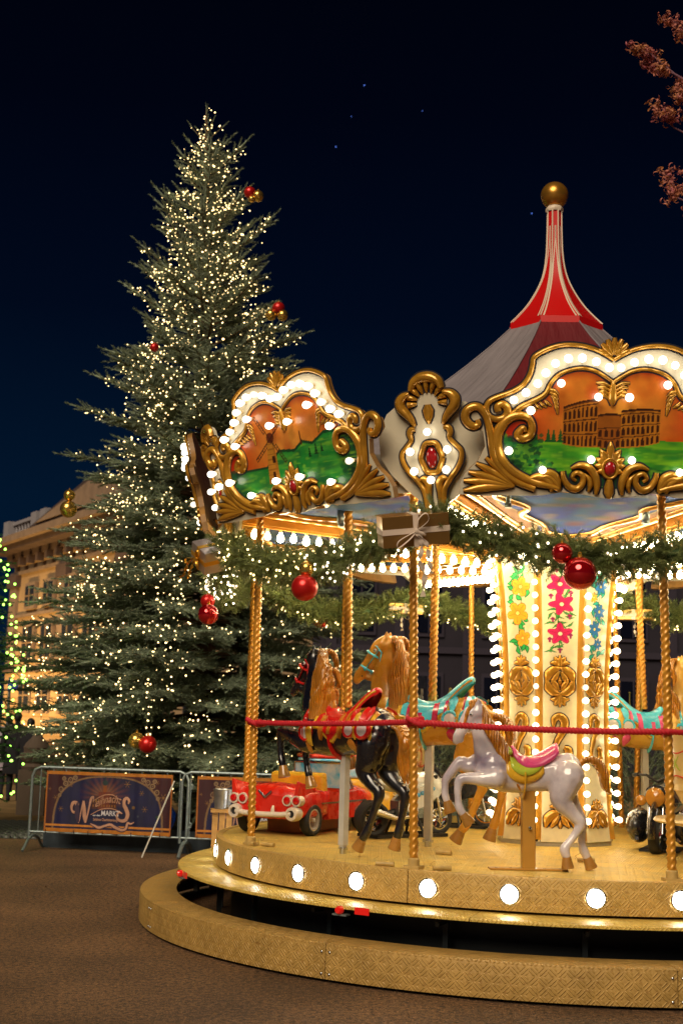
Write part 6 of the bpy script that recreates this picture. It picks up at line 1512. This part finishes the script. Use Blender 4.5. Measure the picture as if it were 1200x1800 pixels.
while z < 11.75:
    nb = int(np.interp(z, [0, 3, 9, 12.4], [14, 14, 8, 4])); a0_ = r.uniform(0, 2*PI)
    for q in range(nb):
        az = a0_+2*PI*q/nb+r.normal()*.18; L = env(z)*(r.uniform(.76, 1.14) if z < 6 else (r.uniform(.62, 1.10) if z < 10 else r.uniform(.50, 1.25)))
        if r.random() < .10: L *= 1.10
        up = np.interp(z, [0, 4, 9, 12.0], [-.06, .02, .40, .75])+r.normal()*.06
        base = np.array([tcx(z), 0, z+r.normal()*.07]); d = np.array([math.cos(az), math.sin(az), 0]); nseg = 8; pts = []
        Lh = L
        for i in range(nseg+1):
            s_ = i/nseg; pts.append(base+d*Lh*s_+np.array([0, 0, Lh*(up*s_-(.16 if z < 8 else 0)*s_*s_+(.10*s_**3))]))
        pts = np.array(pts); bw.tube([tuple(p) for p in pts], list(np.linspace(.030 if z < 9 else .018, .006, nseg+1)), 5); br += 1
        side = np.array([-d[1], d[0], 0])
        # twigs along the branch; side shoots longer near the base of the outer half
        step = .058 if z < 9 else .07; ns = int(Lh/step)
        for i in range(ns):
            s_ = (i+.5)/ns
            if s_*Lh < .22*Lh and z < 9: continue
            f = s_*nseg; k = min(nseg-1, int(f)); p = pts[k]*(1-(f-k))+pts[k+1]*(f-k); ax = pts[k+1]-pts[k]; ax /= np.linalg.norm(ax)
            sl = np.clip((1-s_)*Lh*.42, .06, .62)
            for sg in (-1, 1):
                dd = ax*.75+side*sg*.8+np.array([0, 0, r.normal()*.14]); dd /= np.linalg.norm(dd)
                m = max(1, int(sl/.17))
                for j in range(m):
                    q_ = p+dd*j*.17*1.0; Ts.append(q_+np.array([0, 0, -.03*j])); Ds.append(dd+ax*.2*j+r.normal(size=3)*.12); Sc.append(r.uniform(.8, 1.15))
                    if j > 0:
                        for s2 in (-1, 1):
                            if r.random() < .55: e_ = dd+ax*.5*s2+r.normal(size=3)*.15; Ts.append(q_); Ds.append(e_); Sc.append(r.uniform(.55, .85))
            if r.random() < .5: Ts.append(p); Ds.append(ax+np.array([0, 0, .5])+r.normal(size=3)*.25); Sc.append(.75)
        Ts.append(pts[-1]); Ds.append(pts[-1]-pts[-2]); Sc.append(1.25)
        # fairy lights follow the branch
        nlt = int(np.interp(z, [0, 2, 4, 9, 12.5], [5, 11, 18, 18, 11])*r.uniform(.4, 1.6))
        if z > 2.2 and math.cos(az)*1 > -.2 and z < 7 and math.cos(az) > .1: nlt = int(nlt*.45)
        for i in range(nlt):
            s_ = 1-abs(r.normal())*.32
            if s_ < .2: continue
            f = s_*nseg; k = min(nseg-1, int(f)); p = pts[k]*(1-(f-k))+pts[k+1]*(f-k)
            lights.append(p+side*r.normal()*(.05+.40*(1.1-s_))+r.normal(size=3)*.06+np.array([0, 0, .03]))
        if r.random() < (.22 if math.cos(az) < .2 else .1) and z > 2.0 and z < 10.5:    # hanging loop of lights
            n_ = r.integers(4, 11); p = pts[-2].copy(); W0 = [tuple(p)]
            for i in range(n_):
                p = p+np.array([r.normal()*.035-d[0]*.01, r.normal()*.035, -.10]); lights.append(p.copy()); W0.append(tuple(p))
            bw.tube(W0, .004, 3, 1)
    z += np.interp(z, [0, 6, 10, 12], [.27, .25, .27, .36])
for q in range(26):   # leader shoot
    zz_ = 11.6+1.05*q/26; Ts.append(np.array([tcx(zz_), 0, zz_])); Ds.append(np.array([r.normal()*.22, r.normal()*.22, 1.0])); Sc.append(.55)
for az_, z_, l_ in ((.1, 12.0, .42), (3.3, 11.95, .40), (2.4, 12.05, .30), (5.2, 12.0, .35)):   # top whorl
    d_ = np.array([math.cos(az_)*.75, math.sin(az_)*.75, .8]); b0 = np.array([tcx(z_), 0, z_]); bw.tube([tuple(b0), tuple(b0+d_*l_)], [.012, .006], 5)
    for q in range(4): Ts.append(b0+d_*l_*(.2+.22*q)); Ds.append(d_+r.normal(size=3)*.1); Sc.append(.6)
    for q in range(4): lights.append(b0+d_*l_*r.uniform(.3, 1)+r.normal(size=3)*.04)
for i in range(12): lights.append(np.array([tcx(12.4)+r.normal()*.06, r.normal()*.05, 12.0+.06*i]))
part('branches', bw, ['bark', 'wire'], xt)['kind'] = 'stuff'
Ts, Ds, Sc = np.array(Ts), np.array(Ds), np.array(Sc)
V, F = instance_np(TW[0], TW[1], Ts, rots(Ds, twist_a=r.uniform(0, 6, len(Ts)))*Sc[:, None, None])
print('TREE twigs', len(Ts), 'tris', len(F), 'lights', len(lights), 'branches', br)
stuff(link('needles', np_mesh('needles', V, F, 'needle'), xt))
lights = np.array(lights); order = np.argsort(lights[:, 1]+.0*lights[:, 2])
mb = MB(); mb.ball((0, 0, 0), .0100, 6); LM = mb.mesh('fairy_light', ['fairy'])
for i in order[:290]: o = link('fairy_light', LM, xt, loc=lights[i]); o.scale = [r.uniform(.8, 1.5)]*3
oc = np.array([(1, 0, 0), (-1, 0, 0), (0, 1, 0), (0, -1, 0), (0, 0, 1), (0, 0, -1)])*.0120; of = np.array([(0, 2, 4), (2, 1, 4), (1, 3, 4), (3, 0, 4), (2, 0, 5), (1, 2, 5), (3, 1, 5), (0, 3, 5)])
rest = lights[order[290:]]; sc_ = r.uniform(.75, 1.35, len(rest)); sc_[r.random(len(rest)) < .03] = 1.9
V, F = instance_np(oc, of, rest, np.eye(3)[None]*sc_[:, None, None]); stuff(link('fairy_lights', np_mesh('fairy_lights', V, F, 'fairy'), xt))
grp = 'baubles on the Christmas tree'
for P, rr, m, lab in [((-1.70, 20.95, 10.62), .10, 'redsatin', 'red bauble near the top of the Christmas tree'), ((-1.56, 20.95, 10.56), .10, 'goldball', 'gold bauble beside the red one near the tree top'), ((-1.66, 20.9, 10.48), .06, 'goldball', 'little gold bauble under the pair near the tree top'),
    ((-1.13, 20.7, 8.52), .105, 'redsatin', 'red bauble on the right side of the tree above the spiral canopy panel'), ((-1.06, 20.7, 8.40), .095, 'goldball', 'gold bauble right of the red one on the upper right tree side'), ((-1.25, 20.7, 8.40), .095, 'goldball', 'gold bauble left of the red one on the upper right tree side'),
    ((-3.10, 20.45, 7.72), .075, 'redsatin', 'single small red bauble on the left middle of the Christmas tree'), ((-4.42, 20.9, 5.10), .14, 'goldball', 'larger gold bauble on the far left tree edge'), ((-4.42, 20.9, 5.33), .095, 'goldball', 'smaller gold bauble on top of the one at far left tree edge'),
    ((-2.70, 19.15, 1.42), .13, 'redsatin', 'big red bauble low on the tree above the left barrier'), ((-2.87, 19.2, 1.47), .12, 'goldball', 'gold bauble touching the big red one low on the tree')]:
    bauble(P, rr, m, lab, grp=grp)

# ================================================================== FAR BUILDINGS
M['ochrewall'] = mat('ochre_render', (.36, .25, .14), .8, noise=.18, nscale=.5); M['stone'] = mat('grey_stone_trim', (.22, .16, .12), .8, noise=.25, nscale=1.5)
M['darkstone'] = mat('weathered_cornice', (.085, .055, .05), .85, noise=.3, nscale=1); M['glass'] = mat('dark_window_glass', (.02, .025, .035), .12); M['wframe'] = mat('window_frame', (.22, .15, .09), .6)
bd = thing('palace_building', 'ochre classical building with balustrade and rusticated ground floor behind the Christmas tree', 'building', (-25, 100, 0), math.atan2(-.854, .52))
def BX(name, x0, x1, y0, y1, z0, z1, m, par=bd, **k):
    mb = MB(); mb.box(((x0+x1)/2, (y0+y1)/2, (z0+z1)/2), (x1-x0, y1-y0, z1-z0)); return part(name, mb, m, par, smooth=False, **k)
wall = BX('wall', 0, 46, 0, 14, 0, 13.3, 'ochrewall')
for i in range(7): BX('rusticated_course', -.12, 46, -.16, -.02, .35+.64*i, .35+.64*i+.56, 'ochrewall')
BX('band', -.3, 46.2, -.35, 0, 4.72, 5.0, 'darkstone'); BX('band', -.2, 46.1, -.22, 0, 8.85, 9.05, 'stone')
BX('frieze', -.25, 46.2, -.25, 0, 12.1, 12.35, 'stone'); BX('cornice', -.5, 46.4, -.5, 0, 13.3, 13.75, 'darkstone'); BX('cornice', -1.4, 46.8, -1.5, .5, 13.75, 14.2, 'darkstone'); BX('cornice', -2.0, 47.2, -2.0, 1, 14.2, 14.7, 'stone')
for i in range(22): BX('frieze_bracket', 1+2.0*i, 1.5+2.0*i, -.75, -.25, 12.7, 13.3, 'darkstone')
for x in (0.0, 11.0, 22, 33): BX('pilaster', x-.05, x+1.5, -.25, 0, 5.0, 11.2, 'stone'); BX('capital', x-.3, x+1.8, -.45, 0, 11.2, 12.1, 'darkstone')
for i in range(8):
    x = 3.9+4.05*i+(.0 if i < 2 else .3)
    for z0, z1, w in ((9.6, 11.05, 1.9), (5.75, 7.98, 2.1), (2.05, 4.1, 2.2)):
        f = BX('window', x-.2, x+w+.2, -.28, -.05, z0-.25, z1+.25, 'stone'); BX('pane', x, x+w, -.31, -.27, z0, z1, 'glass', f); BX('frame', x+w/2-.07, x+w/2+.07, -.35, -.30, z0, z1, 'wframe', f); BX('frame', x, x+w, -.35, -.30, (z0+z1)/2-.05, (z0+z1)/2+.05, 'wframe', f)
M['balu'] = mat('pale_balustrade', (.30, .28, .30), .7)
for x0, x1 in ((0, 6.5), (8.5, 18), (19.5, 33), (34, 45)):
    for x in (x0, x1): BX('pedestal', x-.6, x+.6, -.9, .3, 14.7, 16.3, 'balu')
    BX('handrail', x0, x1, -.55, -.05, 15.95, 16.2, 'balu'); BX('base_rail', x0, x1, -.55, -.05, 14.72, 14.95, 'balu')
    for i in range(int((x1-x0)/.7)-1):
        mb = MB(); mb.lathe([(.12, 0), (.2, .25), (.1, .6), (.16, 1.0)], 8, (x0+.95+.7*i, -.3, 14.95)); part('baluster', mb, 'balu', bd)
mb = MB(); mb.prism([(7.5, 14.7), (33, 14.7), (20.2, 16.9)], lambda u, v, h: (u, -1.8+h, v), 4.0); part('pediment', mb, 'darkstone', bd, smooth=False)
mb = MB(); mb.prism([(10, 14.95), (30.5, 14.95), (20.2, 16.5)], lambda u, v, h: (u, -1.95+h, v), .16); part('tympanum', mb, 'stone', bd, smooth=False)
MW = Matrix.Translation((-25, 100, 0)) @ Matrix.Rotation(math.atan2(-.854, .52), 4, 'Z')
for i, x in enumerate((2, 8, 14, 22)):
    p = MW @ Vector((x, -7.5, .25)); fl = thing('floodlight', ('first', 'second', 'third', 'fourth')[i]+' ground floodlight from the left at the foot of the ochre building', 'floodlight', p, math.atan2(-.854, .52), 'floodlights at the foot of the ochre building')
    mb = MB(); mb.box((0, 0, 0), (.5, .3, .3), mtx=Matrix.Rotation(-.7, 3, 'X')); part('housing', mb, 'black', fl, smooth=False)
    ld = bpy.data.lights.new('flood_beam', 'SPOT'); ld.energy = 2000; ld.color = (1.0, .58, .18); ld.spot_size = math.radians(130); ld.spot_blend = .8; ld.shadow_soft_size = .2
    lo = bpy.data.objects.new('flood_beam', ld); COL.objects.link(lo); lo.parent = fl; lo.location = (0, .1, .25); lo.rotation_euler = (math.radians(90+38), 0, 0)
# dark building straight behind
M['night_wall'] = mat('unlit_wall', (.020, .016, .028), .9, noise=.3, nscale=.6); M['night_trim'] = mat('unlit_trim', (.030, .024, .040), .9); M['night_glass'] = mat('unlit_glass', (.004, .005, .012), .15)
db = thing('dark_building', 'unlit grey building with tall windows seen through the carousel', 'building', (-1, 52, 0), 0)
BX('wall', 0, 44, 0, 10, 0, 9.0, 'night_wall', db); BX('cornice', -.3, 44.3, -.4, .2, 8.6, 9.1, 'night_trim', db); BX('band', 0, 44, -.15, 0, 4.6, 4.85, 'night_trim', db)
for i in range(16):
    x = 1.3+2.7*i; BX('pilaster', x-.75, x-.35, -.12, 0, 0, 8.6, 'night_trim', db)
    for z0, z1 in ((1.4, 3.7), (5.4, 7.6)):
        f = BX('window', x, x+1.2, -.10, -.01, z0-.15, z1+.15, 'night_trim', db); BX('pane', x+.1, x+1.1, -.13, -.09, z0, z1, 'night_glass', f); BX('frame', x+.57, x+.63, -.16, -.12, z0, z1, 'night_trim', f)

# ================================================================== OTHER PLANTS
def needle_tree(root, n, envf, z0, z1, seed, proto, m, drop=.0, upz=.3):
    r = np.random.default_rng(seed); T = []; D = []
    while len(T) < n:
        z = r.uniform(z0, z1); R = envf(z)*math.sqrt(r.uniform(.25, 1)); a = r.uniform(0, 2*PI)
        R *= .85+.3*math.sin(a*5+z*6)**2*.5; T.append((R*math.cos(a), R*math.sin(a), z)); D.append((math.cos(a)+r.normal()*.4, math.sin(a)+r.normal()*.4, upz+r.normal()*.3))
    T = np.array(T); D = np.array(D); V, F = instance_np(proto[0], proto[1], T, rots(D, twist_a=r.uniform(0, 6, n))*r.uniform(.7, 1.2, n)[:, None, None])
    return stuff(link('needles', np_mesh('needles', V, F, m), root)), T
gt = thing('fir_tree', 'dark column shaped fir with yellow green fairy lights at the left edge', 'tree', (-6.60, 20.0, 0))
mb = MB(); mb.tube([(0, 0, 0), (0, 0, 6.3)], [.14, .02], 8); part('trunk', mb, 'bark', gt)
ge = lambda z: np.interp(z, [.3, .8, 2.5, 4.4, 6.4], [1.45, 1.70, 1.66, 1.28, .05])
needle_tree(gt, 5200, ge, .3, 6.3, 5, twig_proto(.24, .045, 26, .014, 9, .7), 'needled', upz=-.1)
r = np.random.default_rng(8); mb = MB(); mb.ball((0, 0, 0), .021, 6); GLM = mb.mesh('fairy_light', ['fairyg'])
for i in range(290):
    z = r.uniform(.35, 4.9); a = r.uniform(-.90, .38) if i < 170 else r.uniform(-2.8, -.9); R = ge(z)*r.uniform(.95, 1.08)+.07; link('fairy_light', GLM, gt, loc=(R*math.cos(a), R*math.sin(a), z))
def young_fir(P, h, label, seed):
    t = thing('young_fir', label, 'small tree', P, 0, 'young firs behind the carousel'); r = np.random.default_rng(seed)
    mb = MB(); mb.tube([(0, 0, 0), (0, 0, h*.8)], [.04, .015], 8); part('trunk', mb, 'bark', t)
    e = lambda z: np.interp(z, [0, .3*h, .85*h, h], [.55, .50, .34, .1]); needle_tree(t, 600, e, .15, h*.93, seed, twig_proto(.20, .04, 26, .010, 4, .6), 'needle', upz=.8)
    for q in range(9):
        a = r.uniform(0, 2*PI); R = r.uniform(.0, .38); b = Vector((R*math.cos(a), R*math.sin(a), h*r.uniform(.82, .92))); d = Vector((math.cos(a)*.12+.04, math.sin(a)*.12, r.uniform(.22, .48)))
        mb = MB(); mb.tube([b, b+d*.5, b+d], [.014, .012, .010], 7); mb.ball(b+d, .018, 8); part('shoot', mb, 'shootm', t)
M['shootm'] = mat('yellow_green_shoot', (.30, .27, .06), .6, noise=.3)
young_fir((1.25, 16.9, 0), 2.12, 'young fir with tall candle shoots right of the caramel horse head', 3); young_fir((.38, 17.2, 0), 1.95, 'young fir with short shoots left of the caramel horse neck', 4)
young_fir((1.75, 17.1, 0), 2.0, 'young fir nearest the centre column on its left', 6); young_fir((4.0, 17.4, 0), 2.0, 'young fir seen above the golden horse back at right', 9)

# bare tree with curled russet leaves reaching in at the upper right
bt = thing('deciduous_tree', 'leafless looking tree with curled pink russet leaves reaching in from the right', 'tree', (6.9, 14.2, 0))
def bl(p): return Vector(p)-Vector((6.9, 14.2, 0))
M['pinkbark'] = mat('pinkish_bark', (.26, .13, .18), .8); M['leafp'] = mat('curled_russet_leaf', (.42, .10, .13), .6, col2=(.50, .20, .05), nscale=5)
mb = MB(); mb.tube([bl((6.9, 14.2, 0)), bl((6.8, 14.1, 4)), bl((6.6, 13.9, 7)), bl((6.7, 13.8, 10))], [.24, .19, .13, .06], 10); part('trunk', mb, 'bark', bt)
r = np.random.default_rng(31); mb = MB(); LT = []; LD = []
def grow(P, d, L, rad, lvl):
    P = Vector(P); pts = [P.copy()]; d = Vector(d).normalized(); n = 6
    for i in range(n):
        d = (d+Vector(r.normal(size=3))*.17+Vector((0, 0, .03))).normalized(); P = P+d*L/n; pts.append(P.copy())
        if lvl < 2 and i > 0:
            for q in range(2 if lvl else 2):
                dd = (d+Vector(r.normal(size=3))*.75).normalized(); grow(P, dd, L*r.uniform(.28, .5), rad*.5, lvl+1)
        if lvl >= 1:
            for q in range(2 if lvl == 2 else 1):
                LT.append(list(P+Vector(r.normal(size=3))*.012)); LD.append(list(d*.3+Vector(r.normal(size=3))*.8+Vector((0, 0, -.35))))
    mb.tube([bl(p) for p in pts], list(np.linspace(rad, rad*.35, n+1)), 5)
for A_, B_, rr in [((6.6, 13.9, 8.0), (3.15, 13.0, 8.93), .03), ((6.7, 13.9, 8.9), (3.55, 13.0, 9.35), .03), ((6.6, 13.9, 7.4), (3.42, 13.0, 8.12), .028), ((6.6, 13.9, 6.8), (3.42, 13.0, 7.38), .028), ((6.6, 13.9, 8.6), (3.6, 13.1, 8.62), .025)]:
    A_, B_ = Vector(A_), Vector(B_); n = 12; P_ = []
    for i in range(n+1):
        f = i/n; p = A_.lerp(B_, f)+Vector((0, 0, -.18*math.sin(PI*f)))+Vector(r.normal(size=3))*.03; P_.append(p)
    mb.tube([bl(p) for p in P_], list(np.linspace(rr*1.8, .008, n+1)), 6)
    for i in range(6, n+1):
        for q in range(2): grow(P_[i], (B_-A_).normalized()*.7+Vector(r.normal(size=3))*.6, r.uniform(.16, .36), .006, 1)
stuff(part('branches', mb, 'pinkbark', bt))
lv = []; lf = []
for i in range(6):   # curled leaf: a strip bent into a hook
    a = i*.62; x = .045*math.sin(a)*1.0; zq = .045*(1-math.cos(a)); w = .013*math.sin(PI*(i+.6)/6.2); lv += [(x, w, zq+.005*math.sin(i)), (x, -w, zq)]
for i in range(5): lf.append((2*i, 2*i+2, 2*i+3, 2*i+1))
LT = np.array(LT); LD = np.array(LD); V, F = instance_np(np.array(lv), np.array(lf), LT-np.array([6.9, 14.2, 0]), rots(LD, twist_a=r.uniform(0, 6, len(LT)))*r.uniform(.35, .75, len(LT))[:, None, None])
stuff(link('leaves', np_mesh('leaves', V, F, 'leafp'), bt)); print('LEAVES', len(LT))

# ================================================================== PEOPLE AND SMALL THINGS FAR LEFT
def person(P, rz, label, coat, legc, hair, h=1.76):
    t = thing('person', label, 'person', P, rz); k = h/1.76; t.scale = (k, k, k); NS[0] = 0
    mb = MB(); Vb = []
    chain(mb, [(0, 0, .90, .15), (0, 0, 1.10, .14), (.0, 0, 1.30, .165), (0, 0, 1.42, .13), (0, 0, 1.50, .06), (.01, 0, 1.56, .055)], 14, .72, up=(1, 0, 0))
    mb.ball((.01, 0, 1.655), (.085, .072, .108), 16)
    for y, f in ((.095, .06), (-.095, -.10)):
        chain(mb, [(0, y, .92, .10), (f*.6, y, .50, .068), (f*.3, y, .26, .055), (f*.0, y, .09, .042), (f*0+.02, y, .05, .045), (f*0+.12, y, .035, .035)], 10)
        s_ = 1 if y > 0 else -1
        chain(mb, [(0, s_*.19, 1.40, .062), (-.02, s_*.25, 1.15, .050), (.07, s_*.25, .93, .038), (.10, s_*.245, .86, .036), (.12, s_*.24, .80, .026)], 10)
    remesh(part('body', mb, legc, t), .016, 3)
    mb = MB(); mb.lathe([(.21, .55), (.225, .62), (.20, .95), (.195, 1.15), (.215, 1.30), (.20, 1.42), (.11, 1.50), (.075, 1.53)], 24, sx=.74, sy=1.08); o = part('coat', mb, coat, t, auto=None)
    mb = MB()
    for s_ in (-1, 1): chain(mb, [(0, s_*.18, 1.43, .075), (-.02, s_*.26, 1.15, .064), (.06, s_*.26, .94, .052), (.09, s_*.25, .88, .050)], 12)
    remesh(part('sleeves', mb, coat, t), .016, 3)
    mb = MB(); mb.ball((-.015, 0, 1.685), (.092, .082, .100), 16); part('hair', mb, hair, t)
M['darkcoat'] = mat('dark_coat', (.008, .008, .012), .9); M['palecoat'] = mat('pale_coat', (.32, .28, .34), .9); M['hair'] = mat('dark_hair', (.01, .008, .008), .6); M['skin'] = mat('skin', (.45, .26, .18), .5); M['trousers'] = mat('dark_trousers', (.012, .012, .018), .9)
person((-6.62, 27.6, 0), math.radians(100), 'person in a long dark coat seen from behind beyond the left barrier', 'darkcoat', 'trousers', 'hair', 1.82)
person((-6.20, 27.0, 0), math.radians(80), 'person in dark clothes standing just right of the long dark coat', 'darkcoat', 'trousers', 'hair', 1.70)
person((-7.25, 29.5, 0), math.radians(95), 'person in a pale jacket half hidden behind the dark coats', 'palecoat', 'trousers', 'hair', 1.78)
t = thing('stone_urn', 'grey tiered stone urn on a plinth behind the left barrier corner', 'stone urn', (-5.45, 24.3, 0))
mb = MB(); mb.box((0, 0, .4), (.5, .5, .8)); part('plinth', mb, 'stone', t, smooth=False)
mb = MB(); mb.lathe([(.24, .8), (.26, .86), (.20, .92), (.28, 1.0), (.30, 1.06), (.22, 1.12), (.24, 1.2), (.20, 1.28), (.12, 1.36), (.06, 1.45), (.001, 1.46)], 24); part('urn', mb, 'stone', t)
t = thing('sign_post', 'blue street sign on a thin post left of the ochre building', 'street sign', (-8.3, 33.5, 0))
mb = MB(); mb.tube([(0, 0, 0), (0, 0, 2.7)], .035, 8); part('post', mb, 'steel', t); mb = MB(); mb.box((.10, -.05, 2.5), (.26, .03, .26)); part('sign', mb, mat('blue_sign', (.02, .06, .5), .4), t, smooth=False)
# leaf litter on the deck and a few faint stars
Tl = []; 
for i in range(260):
    a = RNG.uniform(-70, 70); R = 3.17-abs(RNG.normal())*.12 if i % 2 else RNG.uniform(.65, 3.1); p = W2(a, R, ZD+.003); Tl.append(tuple(p))
V, F = instance_np(pv*.6, pf, np.array(Tl), rots(np.stack([RNG.normal(size=260), RNG.normal(size=260), RNG.normal(size=260)*.1], -1))*RNG.uniform(.4, 1, 260)[:, None, None])
stuff(link('deck_litter', np_mesh('deck_litter', V, F, 'leaf_litter')))
M['star'] = emis('star_glow', (.12, .25, 1.0), .6)
for i, (px, py) in enumerate([(640, 150), (590, 258), (934, 375), (617, 205), (742, 195)]):
    x = (px-600)/CF; y = (900-py)/CF; d = (FW+cx*x+cy*y).normalized()
    mb = MB(); mb.ball((0, 0, 0), .38 if i < 3 else .22, 8); o = part('star', mb, 'star', None, loc=Vector((0, 0, CH))+d*900); tag(o, ['faint blue star highest in the dark sky', 'faint blue star right of the tree top below the highest one', 'faint blue star just left of the carousel spire', 'very faint star between the two upper ones', 'very faint star right of the highest one'][i], 'star', 'stars in the night sky')
print('OBJECTS', len(bpy.data.objects))
